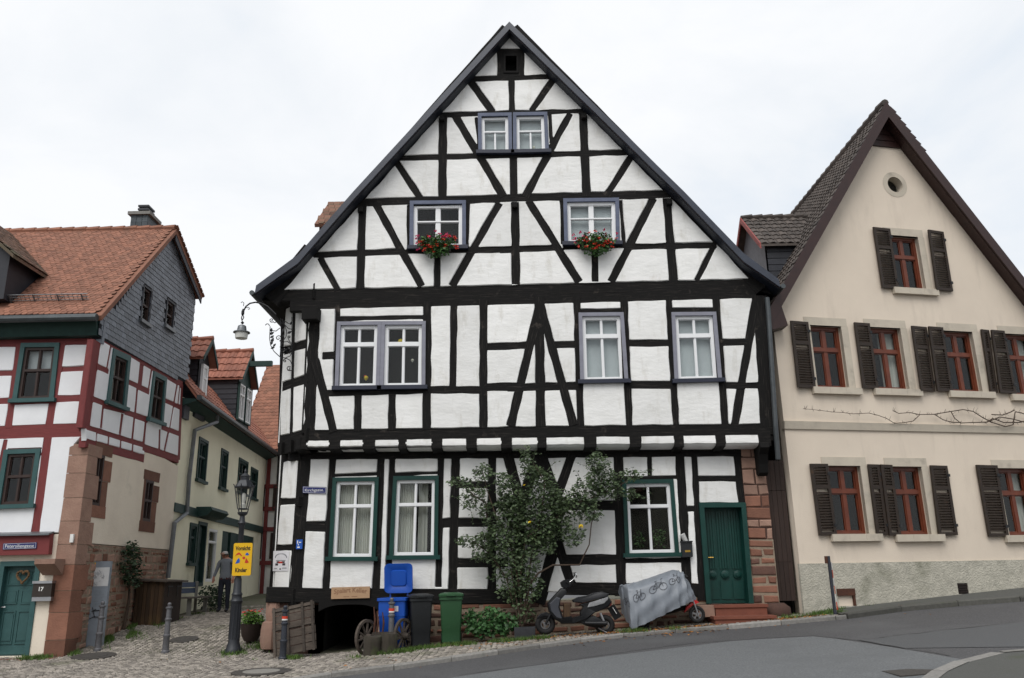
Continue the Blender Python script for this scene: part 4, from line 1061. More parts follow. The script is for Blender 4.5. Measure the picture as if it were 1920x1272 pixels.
while v < max(vs_):
    u = min(us)
    while u < max(us):
        uu = u + (.108 if j % 2 else 0)
        if inside(uu, v, ppg, .01) and not any(h[0] - .06 < uu < h[1] + .06 and h[2] - .06 < v < h[3] + .06 for h in (w1, w2)):
            p_ = LS.pt(uu, v, .012); ms.append(Matrix(((0, 0, 1, p_.x), (1, 0, 0, p_.y), (0, 1, 0, p_.z), (0, 0, 0, 1))) @ Matrix.Rotation(random.uniform(-.03, .03), 4, 'Z'))
        u += .215
    v += .128; j += 1
pieces('slate', 'slate', left, SL, ms, key=near_key)
for h in (w1, w2): brown_window(LS, rq((h[0] - .03, h[1] + .03, h[2] - .02, h[3] + .02)), left, 'slate_dark', .05, 'zinc', cols=1, top=.5, curtain='blind')
b = MB(); b.prism([LF.pt(LF.q('L', 772, 20)[0], zE + .02, .03), LF.pt(XC + .03, zE + .04, .03), LF.pt(XC + .03, LF.q('L', 795, 190)[1], .03), LF.pt(LF.q('L', 768, 180)[0], LF.q('L', 795, 185)[1], .03)], (0, .1, 0)); b.build('slate_corner', 'slate', left)
# roof
YE, YR, YB = 17.55, 18 + ap[0], 18 + be[0] + .1
zR = ap[1] + .12; zB = be[1] + .08; ze = zE + .03
XR = XC + .16
b = MB(); prof = [(YE, ze), (YR, zR), (YB, zB), (YB, zB - .1), (YR, zR - .14), (YE + .05, ze - .1)]
b.prism([(-15.5, y, z) for y, z in prof], (XR + 15.5, 0, 0)); rf = b.build('roof', 'roof_red', left)
dn = Vector((0, YE - YR, ze - zR)); ln_ = dn.length
dplane_n = Vector((0, -(zR - ze), (YR - YE))).normalized()
ebp = None
def roof_hit(px, py):
    d = ray(px, py); o = Vector((0, YE, ze)); n_ = Vector((0, -(zR - ze), (YR - YE))); return CAM + d * ((o - CAM).dot(n_) / d.dot(n_))
eb = roof_hit(86.5, 516); rb = roof_hit(24.8, 429.5)
dd = ray(23, 479); ef = CAM + dd * ((eb.z - CAM.z) / dd.z)
ef = Vector((eb.x, ef.y, eb.z)); hw_ = 2.2; rx = eb.x - hw_; rz = zR - .12
ryb = YE + (rz - ze) / (zR - ze) * (YR - YE)
def keep(p): return not (p.x < eb.x - .02 and p.x > rx - hw_ and p.y < ryb + .2 and (p.x - rx) / hw_ < 1 and (p.z - eb.z) < (rz - eb.z) * (1 - abs(p.x - rx) / hw_) and p.y > ef.y - .2)
ms = tile_slope((-15.4, YR, zR), (1, 0, 0), dn, int((XR + 15.3) / .128), int(ln_ / .104), .128, .104, lambda p: keep(p) and p.x < XR - .03 and p.x > -14.2, .018, .5, R(3), .78)
pieces('roof_tile', 'roof_red', rf, TILE, ms, key=near_key)
b = MB()
for i in range(18): b.tube([(-15.4 + i * .347, YR, zR + .02), (-15.4 + i * .347 + .36, YR, zR + .035)], [.085, .1], 8)
b.build('ridge_tiles', 'roof_red', rf)
ms = []
for i in range(int((YB - YR) / .15)): 
    t = i / max(1, int((YB - YR) / .15) - 1); ms.append(Matrix.Translation((XR - .02, YR + (YB - YR) * t, zR + (zB - zR) * t + .02)) @ Matrix.Rotation(math.atan2(zB - zR, YB - YR), 4, 'X') @ Matrix.Rotation(R(180), 4, 'Z'))
pieces('verge_tile', 'roof_red', rf, TILE, ms)
b = MB(); b.prism([(XR - .04, YR, zR - .15), (XR - .04, YB, zB - .11), (XR - .04, YB, zB - .24), (XR - .04, YR, zR - .32)], (.03, 0, 0)); b.build('barge_board', 'slate_dark', rf)
b = MB(); b.tube([(-15.5, YE - .06, ze - .06), (XR - .06, YE - .06, ze - .06)], .085, 10); b.build('gutter', 'zinc_dark', rf)
b = MB(); zf1 = ze + .06; zf0 = LF.q('L', 400, 150)[1]; b.prism([(-15.5, 17.64, zf1), (XC - .02, 17.64, zf1), (XC - .02, 17.8, zf0), (-15.5, 17.8, zf0)], (0, .3, 0)); b.build('fascia', 'green_dark', rf)
# snow guard
sg = MB(); tq = .14
def rp_(x, t, up=0.0): return Vector((x, YE + (YR - YE) * t, ze + (zR - ze) * t)) + dplane_n * up
for up in (.06, .13, .2): sg.tube([rp_(-15.4, tq, up), rp_(XR - .55, tq, up)], .009 if up < .2 else .013, 5)
for i in range(58): x = -15.4 + i * .1; sg.tube([rp_(x, tq, .05), rp_(x, tq, .2)], .006, 4) if x < XR - .55 else None
for i in range(9): x = -14.2 + i * .55; sg.beam(rp_(x, tq, .0), rp_(x, tq, .21), .03, .02); sg.beam(rp_(x, tq + .05, .02), rp_(x, tq, .15), .03, .015)
sg.build('snow_guard', 'zinc', rf)
# roof dormer, mostly out of frame
b = MB()
for s_ in (1, -1):
    E_ = lambda y: Vector((rx + s_ * (hw_ + .08), y, eb.z - .06)); T_ = lambda y: Vector((rx, y, rz))
    b.hexa([T_(ef.y - .2), T_(ryb + .1), E_(eb.y + .05), E_(ef.y - .2)] + [q + Vector((0, 0, -.08)) for q in (T_(ef.y - .2), T_(ryb + .1), E_(eb.y + .05), E_(ef.y - .2))])
dm = b.build('dormer', 'roof_red_old', rf)
b = MB(); x0, x1 = rx - hw_ + .12, rx + hw_ - .12; zb_ = eb.z - 1.05; b.prism([(x0, ef.y, zb_), (x1, ef.y, zb_), (x1, ef.y, eb.z), (rx, ef.y, rz - .12), (x0, ef.y, eb.z)], (0, 2.6, 0)); b.build('dormer_cheek', 'slate_dark', dm)
rdn = Vector((hw_ + .08, 0, eb.z - .06 - rz))
ms = tile_slope((rx, ef.y - .15, rz), (0, 1, 0), rdn, int((ryb - ef.y + .3) / .16), int(rdn.length / .13), .16, .13, lambda p: p.y < eb.y + (ryb - eb.y) * ((p.z - eb.z) / (rz - eb.z)) + .05)
pieces('dormer_tile', 'roof_red_old', dm, TILE, ms)
# chimney
cx = LF.q('I', 812, 100); cp = Plane((0, YR + .25, 0), 0); c0 = cp.q('I', 740, 130); c1_ = cp.q('I', 838, 130); ct = cp.q('I', 780, 72)
b = MB(); cw_ = c1_[0] - c0[0]; b.box(((c0[0] + c1_[0]) / 2, YR + .55, (ct[1] + c0[1] - .5) / 2), (cw_, .62, ct[1] - c0[1] + .5)); ch = b.build('chimney', 'chimney_slate', left)
for r_ in range(3):
    for i in range(3): b = MB(); b.box((c0[0] + cw_ * (i + .5) / 3, YR + .235, c0[1] + .02 + r_ * .14), (cw_ / 3 - .015, .02, .13), Matrix.Rotation(R(4), 3, 'X')); b.build('slate', 'chimney_slate', ch)
b = MB(); b.box(((c0[0] + c1_[0]) / 2, YR + .55, ct[1] + .04), (cw_ + .14, .78, .09)); b.build('cap', 'concrete', ch)
b = MB()
for zz_ in (.1, .2, .3): b.box(((c0[0] + c1_[0]) / 2 + .02, YR + .55, ct[1] + .03 + zz_), (cw_ * .62, .42, .055))
b.box(((c0[0] + c1_[0]) / 2 + .02, YR + .55, ct[1] + .2), (cw_ * .5, .34, .28)); b.build('flue', 'slate_dark', ch)
# ------------------------------------------------------------------ dormer with its ridge across the main roof
def side_dormer(parent, xg, xin, y0, hy, zr, zev, zb, tile_m, cheek_m, gable_m, frame_m, tile=PAN, ts=(.2, .27), scale=.72, over=.16, name='dormer', win=None, verge='dormer_red', zbin=None):
    """gable plane at x=xg, roof runs to xin; y0 ridge, hy half width over the eaves"""
    sg = 1 if xg > xin else -1; xo = xg + sg * over; b = MB(); th = .06
    for s_ in (-1, 1):
        T1, T2, E2, E1 = Vector((xo, y0, zr)), Vector((xin, y0, zr)), Vector((xin, y0 + s_ * hy, zev)), Vector((xo, y0 + s_ * hy, zev))
        b.hexa([T1, T2, E2, E1] + [q + Vector((0, 0, -th)) for q in (T1, T2, E2, E1)])
    dm = b.build(name, tile_m, parent)
    dn = Vector((0, -hy, zev - zr)); n = int(abs(xo - xin) / ts[0]); r_ = max(1, round(dn.length / ts[1]))
    ms = tile_slope((min(xo, xin), y0, zr), (1, 0, 0), dn, n, r_, abs(xo - xin) / n, dn.length / r_, None, .004, 0 if tile is PAN else .5, R(3), scale)
    pieces('dormer_tile', tile_m, dm, tile, ms)
    b = MB(); k = 7
    for i in range(k): a0 = min(xo, xin) + abs(xo - xin) * i / k; b.tube([(a0, y0, zr + .02), (a0 + abs(xo - xin) / k + .02, y0, zr + .04)], [.07, .085], 8)
    b.build('ridge_tiles', tile_m, dm)
    b = MB(); wy = hy - .16
    b.prism([(xg, y0 - wy, zb), (xg, y0 + wy, zb), (xg, y0 + wy, zev + .02), (xg, y0, zr - .14), (xg, y0 - wy, zev + .02)], (-sg * .08, 0, 0)); b.build('gable', gable_m, dm)
    b = MB()
    for s_ in (-1, 1): b.hexa([(xg, y0 + s_ * wy, zb), (xg, y0 + s_ * wy, zev + .03), (xin, y0 + s_ * wy, zev + .03), (xin, y0 + s_ * wy, zbin or zb), (xg, y0 + s_ * (wy - .08), zb), (xg, y0 + s_ * (wy - .08), zev + .03), (xin, y0 + s_ * (wy - .08), zev + .03), (xin, y0 + s_ * (wy - .08), zbin or zb)])
    b.build('cheek', cheek_m, dm)
    # slate courses on the cheek that faces the street
    rows = max(2, int((zev - zb) / .16)); b = MB()
    for i in range(rows):
        z0 = zb + (zev - zb) * i / rows; b.beam((xg - sg * .01, y0 - wy - .012, z0 + .08), (xin, y0 - wy - .012, z0 + .08), .022, .15)
    b.build('cheek_courses', cheek_m, dm)
    b = MB()
    for s_ in (-1, 1): b.hexa([Vector((xo, y0, zr + .03)), Vector((xo, y0 + s_ * hy, zev + .03)), Vector((xo, y0 + s_ * hy, zev - .12)), Vector((xo, y0, zr - .13))] + [Vector((xo + sg * .03, y0, zr + .03)), Vector((xo + sg * .03, y0 + s_ * hy, zev + .03)), Vector((xo + sg * .03, y0 + s_ * hy, zev - .12)), Vector((xo + sg * .03, y0, zr - .13))])
    b.build('verge_board', verge, dm)
    if win:
        pl = Plane((xg, y0, 0), R(90) if sg > 0 else R(-90)); s_ = 1 if sg > 0 else -1
        for (ya, yb, za, zb2) in win:
            u0, u1 = sorted((s_ * ya, s_ * yb)); window(pl.off(.06), [(u0, zb2), (u1, zb2), (u1, za), (u0, za)], dm, frame_m, .05, 'white_paint', .05, .02, cols=2, top=.3, proud=.02, deep=.03, name='dormer_window')
    return dm
# ================================================================== cream gabled house on the right
CF = Plane((5.9, 18, 0), R(12.6)); CS = Plane((5.9, 18, 0), R(-90))
cream = thing('cream_house', 'cream rendered gabled house with brown louvred shutters and red wooden windows', 'house', (5.9, 18, .8))
apx = CF.q('P', 620, 40); ev = CF.uv(1447, 590)[1]; UR = 2 * apx[0]
sl = (apx[1] - ev) / apx[0]
ops = [rect_uv(CF, 'S', *p) for p in ((247, 85, 500, 92, 538, 582, 302, 577), (718, 98, 965, 108, 1010, 594, 778, 588), (1285, 128, 1530, 135, 1580, 614, 1365, 606), (1760, 150, 2010, 160, 2060, 642, 1845, 630))]
ops += [rect_uv(CF, 'Q', *p) for p in ((480, 280, 635, 285, 662, 603, 515, 603), (772, 285, 920, 287, 952, 605, 812, 605), (1265, 293, 1420, 295, 1455, 608, 1325, 608))]
att = rect_uv(CF, 'P', 637, 535, 745, 545, 768, 747, 655, 745)
zr_ = CF.q('P', 652, 342); rrad = abs(CF.q('P', 680, 342)[0] - zr_[0])
rh = (zr_[0] - rrad, zr_[0] + rrad, zr_[1] - rrad, zr_[1] + rrad)
wall(CF, [(0, .4), (UR, .4), (UR, ev), (apx[0], apx[1]), (0, ev)], ops + [att, rh], cream, 'plaster_cream', reveal=.24)
b = MB(); n = 28        # round window: ring, corner fillers, glass
def ringpts(r, d): return [CF.pt(zr_[0] + r * math.cos(2 * math.pi * k / n), zr_[1] + r * math.sin(2 * math.pi * k / n), d) for k in range(n)]
o_, i_, i2 = ringpts(rrad * 1.62, .006), ringpts(rrad, .014), ringpts(rrad, -.22); b.add(o_ + i_ + i2, [(k, (k + 1) % n, n + (k + 1) % n, n + k) for k in range(n)] + [(n + k, n + (k + 1) % n, 2 * n + (k + 1) % n, 2 * n + k) for k in range(n)]); rw = b.build('round_window', 'stone_trim', cream)
b = MB(); b.add(ringpts(rrad, -.19), [tuple(range(n))]); b.build('pane', 'glass', rw)
b = MB(); b.add(ringpts(rrad * 1.05, -.23), [tuple(range(n))]); b.build('dark_backing', 'unlit_interior', rw)  # dark disc behind the pane, its colour standing for an unlit room
for i, h in enumerate(ops + [att]):
    b = MB(); t_ = .15; dd = .012
    for (a0, a1, v0, v1, e_) in ((h[0] - t_, h[1] + t_, h[3], h[3] + .19, 0), (h[0] - t_, h[0], h[2] + .001, h[3] - .001, -.001), (h[1], h[1] + t_ + .02, h[2] + .001, h[3] - .001, -.001)): b.prism([CF.pt(a0, v1, dd + e_), CF.pt(a1, v1, dd + e_), CF.pt(a1, v0, dd + e_), CF.pt(a0, v0, dd + e_)], CF.N * -.1)
    b.build('window_trim', 'stone_trim', cream)
    b = MB(); ns = 3
    for k in range(ns):
        a0 = h[0] - .16 + (h[1] - h[0] + .42) * k / ns; a1 = h[0] - .16 + (h[1] - h[0] + .42) * (k + 1) / ns - .004; b.prism([CF.pt(a0, h[2] + .01, .11), CF.pt(a1, h[2] + .01, .11), CF.pt(a1, h[2] - .14, .11), CF.pt(a0, h[2] - .14, .11)], CF.N * -.2)
    b.build('sill', 'stone_trim', cream)
    window(CF, rq(h), cream, None, 0, 'red_wood', .075, .05, cols=2, top=.37, transom=.085, mull=.085, deep=.16, curtain=('sheer' if i in (1, 3, 6) else None), csplit=((.02, .3), (.7, .98)) if i != 1 else ((.5, .98),))
b = MB(); b.prism([CF.pt(.05, .5, -.55), CF.pt(UR - .05, .5, -.55), CF.pt(UR - .05, ev, -.55), CF.pt(apx[0], apx[1] - .3, -.55), CF.pt(.05, ev, -.55)], Vector((.02, 1, 0)) * 7); b.build('dark_core', 'unlit_core', cream)
def shutter(q, par):
    Q = Quad(CF, q); sw_ = random.uniform(0, .07); op_ = Q.p; Q.p = lambda a, t, d: op_(a, t, d + sw_ * (1 - a)); b = MB(); Q.ring(b, .07, .02, .065); st = .07 / Q.h; Q.bar(b, .07 / Q.w, 1 - .07 / Q.w, .33 - st / 2, .33 + st / 2, .02, .064); o = b.build('shutter', 'shutter_brown', par)
    b = MB(); n_ = 7
    def slat(t):
        a0, a1 = .065 / Q.w, 1 - .065 / Q.w; e = .011 / Q.h
        b.hexa([Q.p(a0, t - e, .022), Q.p(a1, t - e, .022), Q.p(a1, t - e + .012 / Q.h, .022), Q.p(a0, t - e + .012 / Q.h, .022), Q.p(a0, t + 2.4 * e, .062), Q.p(a1, t + 2.4 * e, .062), Q.p(a1, t + 2.4 * e + .012 / Q.h, .062), Q.p(a0, t + 2.4 * e + .012 / Q.h, .062)])
    t = st + .01
    while t < 1 - st - .03:
        if abs(t - .33) > st * .8: slat(t)
        t += .058 / Q.h
    b.build('louvres', 'shutter_brown', o)['kind'] = 'stuff'
    b = MB()
    for t in (.14, .86): Q.bar(b, .9, 1.06, t - .02, t + .02, .03, .075)
    b.build('hinges', 'iron', o)['kind'] = 'stuff'
for c, p in (('S', (72, 60, 220, 65, 280, 580, 128, 578)), ('S', (572, 70, 700, 75, 772, 585, 640, 583)), ('S', (1012, 100, 1145, 104, 1213, 606, 1085, 602)), ('S', (1147, 103, 1272, 106, 1352, 607, 1217, 606)), ('S', (1566, 122, 1632, 128, 1700, 616, 1640, 612)), ('S', (1636, 130, 1752, 133, 1848, 624, 1704, 620)),
             ('Q', (385, 275, 470, 275, 513, 606, 428, 608)), ('Q', (655, 277, 710, 278, 752, 606, 697, 605)), ('Q', (712, 278, 770, 280, 812, 609, 754, 608)), ('Q', (943, 282, 1025, 284, 1075, 606, 983, 608)), ('Q', (1157, 280, 1258, 282, 1312, 612, 1215, 613)), ('P', (560, 510, 628, 515, 662, 745, 595, 743)), ('P', (768, 522, 833, 527, 870, 755, 800, 752))):
    shutter(poly_uv(CF, c, p), cream)
zband = CF.q('Q', 272, 90)[1]
b = MB(); b.prism([CF.pt(-.02, zband + .07, .07), CF.pt(UR, zband + .05, .07), CF.pt(UR, zband - .1, .04), CF.pt(-.02, zband - .1, .04)], CF.N * -.1); b.build('string_course', 'stone_trim', cream)
zpl2 = CF.q('Q', 700, 732)[1]
v1_ = rect_uv(CF, 'Q', 522, 858, 596, 858, 598, 935, 522, 935); v2_ = rect_uv(CF, 'Q', 1075, 830, 1125, 828, 1130, 880, 1082, 880)
wall(CF, [(-.03, .3), (UR, .3), (UR, zpl2), (-.03, zpl2)], [v1_, v2_], cream, 'render_grey', 'plinth', d=.03, reveal=.3, edge=.06)
b = MB(); Qv = Quad(CF, rq(v1_)); Qv.bar(b, -.05, 1.05, -.05, .38, -.05, .06); Qv.bar(b, .92, 1.04, .38, 1, -.05, .05); b.build('vent_lintel', 'rust', cream); b = MB(); Qv.bar(b, 0, 1, 0, 1, -.3, -.25); b.build('vent', 'black', cream)
b = MB(); Qv = Quad(CF, rq(v2_)); Qv.bar(b, 0, 1, 0, 1, -.05, .01)
for k in range(4): Qv.bar(b, .08, .92, .1 + .22 * k, .2 + .22 * k, .01, .03)
b.build('vent_grille', 'vent_dark', cream)
# left side wall
b = MB(); b.hexa([CF.pt(0, .3, -.001), CF.pt(.3, .3, -.4), Vector((6.0, 27, .3)), Vector((5.75, 27, .3)), CF.pt(0, ev, -.001), CF.pt(.3, ev, -.4), Vector((6.0, 27, ev)), Vector((5.75, 27, ev))]); b.build('side_wall', 'plaster_cream', cream)
# roof
RD = Vector((-.024, 1, 0)).normalized(); CV = CF.off(.38)
ra = CV.q('P', 620, 26); le = CV.q('P', 168, 828); rs_ = (ra[1] - le[1]) / (ra[0] - le[0])
re = (2 * ra[0] - le[0], le[1])
b = MB(); DEP = 9.5
for s_, e_ in ((1, le), (-1, re)):
    P = [CV.pt(*ra, -.04), CV.pt(*e_, -.04), CV.pt(e_[0] + .02 * s_, e_[1] - .30, -.04), CV.pt(ra[0], ra[1] - .36, -.04)]; b.prism(P, RD * DEP)
crf = b.build('roof', 'roof_dark', cream)
b = MB()
for s_, e_ in ((1, le), (-1, re)):
    P = [CV.pt(ra[0], ra[1] + .03, 0), CV.pt(e_[0], e_[1] + .03, 0), CV.pt(e_[0] + .02 * s_, e_[1] - .32, 0), CV.pt(ra[0], ra[1] - .40, 0)]; b.prism(P, RD * .05)
b.build('verge_board', 'verge_brown', crf)
b = MB()
for s_, e_ in ((1, le), (-1, re)):
    P = [CV.pt(ra[0], ra[1] - .365, -.06), CV.pt(e_[0] + .02 * s_, e_[1] - .305, -.06), CV.pt(e_[0] + .02 * s_, e_[1] - .33, -.06), CV.pt(ra[0], ra[1] - .39, -.06)]; b.prism(P, RD * 1.0)
b.build('soffit', 'verge_brown', crf)
for k in range(7):      # boarding of the gable tip
    zt_ = CF.q('P', 630, 200)[1]; z0 = zt_ + k * (apx[1] - zt_) / 7; z1 = z0 + (apx[1] - zt_) / 7 - .012; hw0 = (apx[1] - z0) / sl + .12; hw1 = (apx[1] - z1) / sl + .08
    b = MB(); b.prism([CF.pt(apx[0] - hw0, z0, .05), CF.pt(apx[0] + hw0, z0, .05), CF.pt(apx[0] + hw1, z1, .035), CF.pt(apx[0] - hw1, z1, .035)], CF.N * -.05); b.build('gable_board', 'verge_brown', cream)
top3 = CV.pt(*ra, -.04); low3 = CV.pt(*le, -.04); dnv = low3 - top3
nt_ = int(dnv.length / .24)
ms = tile_slope(top3, RD, dnv, int(DEP / .21), nt_, .21, dnv.length / nt_, None, .005, 0, R(3), .78)
ms = [M for M in ms]
pieces('roof_tile', 'roof_dark', crf, PAN, ms, key=near_key)
b = MB()
for i in range(26): p_ = top3 + RD * (i * .37); b.tube([p_ + Vector((0, 0, .03)), p_ + RD * .38 + Vector((0, 0, .05))], [.09, .11], 8)
b.build('ridge_tiles', 'roof_dark', crf)
b = MB(); b.tube([low3 + Vector((-.05, 0, -.02)), low3 + Vector((-.05, 0, -.02)) + RD * DEP], .06, 8); b.build('gutter', 'zinc_dark', crf)
b = MB(); b.prism([CV.pt(le[0] - .02, le[1] - .05, -.02), CV.pt(le[0] + .30, le[1] + .28, -.02), CV.pt(le[0] + .44, le[1] - .30, -.02), CV.pt(le[0] + .05, le[1] - .42, -.02)], RD * .35); b.build('eave_return', 'verge_brown', crf)
nrm_ = RD.cross(dnv).normalized()
def croof(px, py): d = ray(px, py); return CAM + d * ((top3 - CAM).dot(nrm_) / d.dot(nrm_))
r1 = croof(1516, 408); e1_ = croof(1500, 456)
dl = ray(1389, 406); t_ = (r1.y - CAM.y) / dl.y; xl_ = (CAM + dl * t_).x
side_dormer(crf, xl_ + .16, r1.x + .1, r1.y, max(.55, r1.y - e1_.y), r1.z, e1_.z + .0, e1_.z - 1.5, 'roof_dark', 'slate_dark', 'slate', 'dormer_red', win=[(-.4, .4, e1_.z - 1.2, e1_.z - .25)])  # the dark cheek colour carries the shadow under the dormer eave
# wooden gate in the gap between the two houses
gate = thing('plank_gate', 'tall brown plank gate closing the narrow gap beside the sandstone pier', 'gate', G0.pt(5.6, hgt(5.6, 18), 0))
GP = Plane((0, 18.12, 0), 0); gq = [GP.q('G', 1652, 172), GP.q('G', 1748, 172), GP.q('V', 955, 1000), GP.q('V', 812, 1015)]; gq[2] = (gq[2][0], gq[3][1]); QG = Quad(GP, gq)
for k in range(4):
    for (t0, t1) in ((0, .22), (.223, .73), (.733, 1)):
        b = MB(); QG.bar(b, k / 4 + .008, (k + 1) / 4 - .008, t0, t1, -.04, 0 - .003 * (k % 2)); b.build('plank', 'gate_brown', gate)
b = MB(); QG.bar(b, 0, 1, .0, 1, -.08, -.041); b.build('backing', 'gate_brown', gate)
# ================================================================== yellow house along the lane
YF = Plane((-9.32, 23.1, 0), R(94.4))
yel = thing('yellow_house', 'pale yellow rendered house along the lane with dark green timber and red dormers', 'house', (-9.3, 23.1, .6))
zye = YF.q('O', 200, 690)[1]; uye = YF.q('O', 800, 1120)[0]
yo = [rect_uv(YF, 'T', *p) for p in ((100, 415, 133, 430, 120, 578, 88, 568), (180, 458, 205, 466, 193, 605, 168, 597), (243, 490, 276, 505, 264, 622, 232, 610), (286, 522, 311, 535, 300, 640, 276, 628))]
yg = [rect_uv(YF, 'T', *p) for p in ((66, 718, 92, 724, 84, 868, 58, 866), (97, 712, 128, 722, 112, 945, 82, 945), (138, 738, 168, 748, 152, 932, 122, 925), (186, 745, 300, 775, 285, 900, 172, 905))]
wall(YF, [(-.1, .2), (uye + .4, .2), (uye + .4, zye + .1), (-.1, zye + .1)], yo + yg, yel, 'plaster_yellow', reveal=.2)
for i, h in enumerate(yo): brown_window(YF, rq(h), yel, 'green_dark', .09, 'green_dark', cols=2, top=.4, fr='green_dark', curtain='half' if i < 2 else None)
brown_window(YF, rq(yg[0]), yel, 'green_dark', .09, 'green_dark', cols=2, top=.3, fr='green_dark')
Qd = Quad(YF, rq(yg[1])); b = MB(); Qd.ring(b, .1, -.15, .03); Qd.bar(b, .1, .9, .03, 1, -.15, -.1)
for k in range(3): Qd.bar(b, .2, .8, .08 + .3 * k, .33 + .3 * k, -.1, -.08)
b.build('door', 'green_dark', yel)
window(YF, rq(yg[2]), yel, None, 0, 'white_paint', .07, .03, cols=1, top=.25, curtain='sheer', csplit=((.05, .95),), deep=.05, name='glazed_door')
Qd = Quad(YF, rq(yg[3]))
for k in range(5): b = MB(); Qd.bar(b, k / 5 + .02, (k + 1) / 5 - .02, 0, 1, -.1, -.02 + .04 * (k % 2)); b.build('shopfront_panel', 'green_dark', yel)
zgb = YF.q('T', 60, 680)[1]
b = MB(); b.prism([YF.pt(-.15, zgb + .14, .06), YF.pt(uye + .4, zgb + .14, .06), YF.pt(uye + .4, zgb - .10, .06), YF.pt(-.15, zgb - .10, .06)], YF.N * -.1); b.build('lintel_beam', 'green_dark', yel)
cu = (yg[1][0] + yg[1][1]) / 2; b = MB(); b.prism([YF.pt(cu - .8, zgb + .2, .0), YF.pt(cu - .8, zgb + .2, .42), YF.pt(cu - .8, zgb + .1, .48), YF.pt(cu - .8, zgb - .05, .3), YF.pt(cu - .8, zgb - .1, .0)], YF.U * 1.9); b.build('door_canopy', 'green_dark', yel)
b = MB(); b.prism([YF.pt(-.1, .4, -.4), YF.pt(uye + .3, .4, -.4), YF.pt(uye + .3, zye, -.4), YF.pt(-.1, zye, -.4)], YF.N * -5); b.build('dark_core', 'unlit_core', yel)
# eave, gutter, roof
b = MB(); A_ = YF.pt(-.25, zye + .1, .42); B_ = YF.pt(uye + .5, zye + .1, .42); up = Vector((-.62, 0, .78)) * 5.2
b.hexa([A_, B_, B_ + up, A_ + up] + [q + Vector((.02, 0, -.12)) for q in (A_, B_, B_ + up, A_ + up)]); yr = b.build('roof', 'roof_orange', yel)
ms = tile_slope(A_ + Vector((-.62, 0, .78)) * 1.6, (B_ - A_), -up, int((B_ - A_).length / .24), 6, .24, .27, None, .01, 0, R(3), .9); pieces('roof_tile', 'roof_orange', yr, PAN, ms, key=near_key)
b = MB(); b.tube([A_ + Vector((.06, 0, -.04)), B_ + Vector((.06, 0, -.04))], .08, 10); b.build('gutter', 'zinc_dark', yr)
b = MB(); b.hexa([YF.pt(-.2, zye - .16, .0), YF.pt(uye + .45, zye - .16, .0), YF.pt(uye + .45, zye - .02, .40), YF.pt(-.2, zye - .02, .40), YF.pt(-.2, zye + .06, .0), YF.pt(uye + .45, zye + .06, .0), YF.pt(uye + .45, zye + .03, .40), YF.pt(-.2, zye + .03, .40)]); b.build('eave_boarding', 'green_dark', yr)
dpts = [YF.pt(*YF.q('O', 245, 660), .40), YF.pt(*YF.q('O', 240, 780), .38), YF.pt(*YF.q('O', 130, 850), .10), YF.pt(*YF.q('O', 85, 1250), .09), YF.pt(*YF.q('M', 840, 480), .09), YF.pt(*YF.q('M', 765, 535), .12), YF.pt(*YF.q('M', 728, 840), .12)]
b = MB(); b.tube(dpts, .06, 8); b.build('downpipe', 'zinc', yel)
b = MB(); b.prism([LS.pt(4.95, LS.q('O', 70, 600)[1], .02), LS.pt(5.35, LS.q('O', 70, 600)[1], .02), LS.pt(5.35, LS.q('O', 70, 750)[1], .02), LS.pt(4.95, LS.q('O', 70, 750)[1], .02)], (-.3, 0, 0)); b.build('slate_flashing', 'slate_dark', yel)
def atx(px, py, X): d = ray(px, py); return CAM + d * (X - CAM.x) / d.x
for (pe, pr, hy, wn, vg, gm) in (((381.7, 669.5), (398.7, 637), .62, [(-.3, .3)], 'green_dark', 'slate_dark'), ((455.5, 708), (474, 659), 1.1, [(-.72, -.06), (.06, .72)], 'green_dark', 'green_dark')):
    xg = -9.25; e_ = atx(*pe, xg + .1); r_ = atx(*pr, xg + .1); h_ = r_.y - e_.y
    side_dormer(yr, xg - .1, xg - 3.2, r_.y, h_, r_.z, e_.z, e_.z - 1.75, 'roof_orange', 'slate_dark', gm, 'white_paint' if hy < 1 else 'green_dark', ts=(.25, .32), scale=.95, over=.2, verge=vg, win=[(a * h_ / .9, c * h_ / .9, e_.z - 1.4, e_.z - .1) for a, c in wn], zbin=e_.z - .2)
# projecting hoist beam on the second dormer
p_ = atx(470, 684, -9.1); b = MB(); b.beam(p_ + Vector((-.4, 0, .02)), p_ + Vector((.75, 0, .02)), .14, .18); b.build('hoist_beam', 'green_dark', yel)
# ================================================================== house at the end of the lane
FY = 34.0; FP = Plane((0, FY, 0), 0)
far = thing('lane_end_house', 'distant house with weathered orange tiled roof and dark timbers closing the lane', 'house', (-8.5, FY, 1.5))
e0 = FP.uv(470, 838); e1 = FP.uv(520, 846); t1 = FP.uv(500, 681)
x0, x1 = FP.uv(452, 800)[0], FP.uv(600, 800)[0]; ze_ = e1[1]; zt_ = ze_ + (t1[1] - ze_) * 1.12 + .2
b = MB(); yb_ = 3.0
b.hexa([(x0, FY - .4, ze_), (x1, FY - .4, ze_), (x1, FY + yb_, zt_), (x0, FY + yb_, zt_), (x0, FY - .4, ze_ - .12), (x1, FY - .4, ze_ - .12), (x1, FY + yb_, zt_ - .12), (x0, FY + yb_, zt_ - .12)]); frf = b.build('roof', 'roof_red', far)
dnf = Vector((0, -yb_ - .4, ze_ - zt_)); nr = int(dnf.length / .2); ms = tile_slope((x0, FY + yb_, zt_), (1, 0, 0), dnf, int((x1 - x0) / .19), nr, .19, dnf.length / nr, None, .015, .5, R(3), 1.3); pieces('roof_tile', 'roof_red', frf, TILE, ms, key=near_key)
b = MB(); b.box(((x0 + x1) / 2, FY + 1.6, (ze_ + .8) / 2), (x1 - x0 - .3, 3.0, ze_ - .8)); b.build('wall', 'plaster', far)
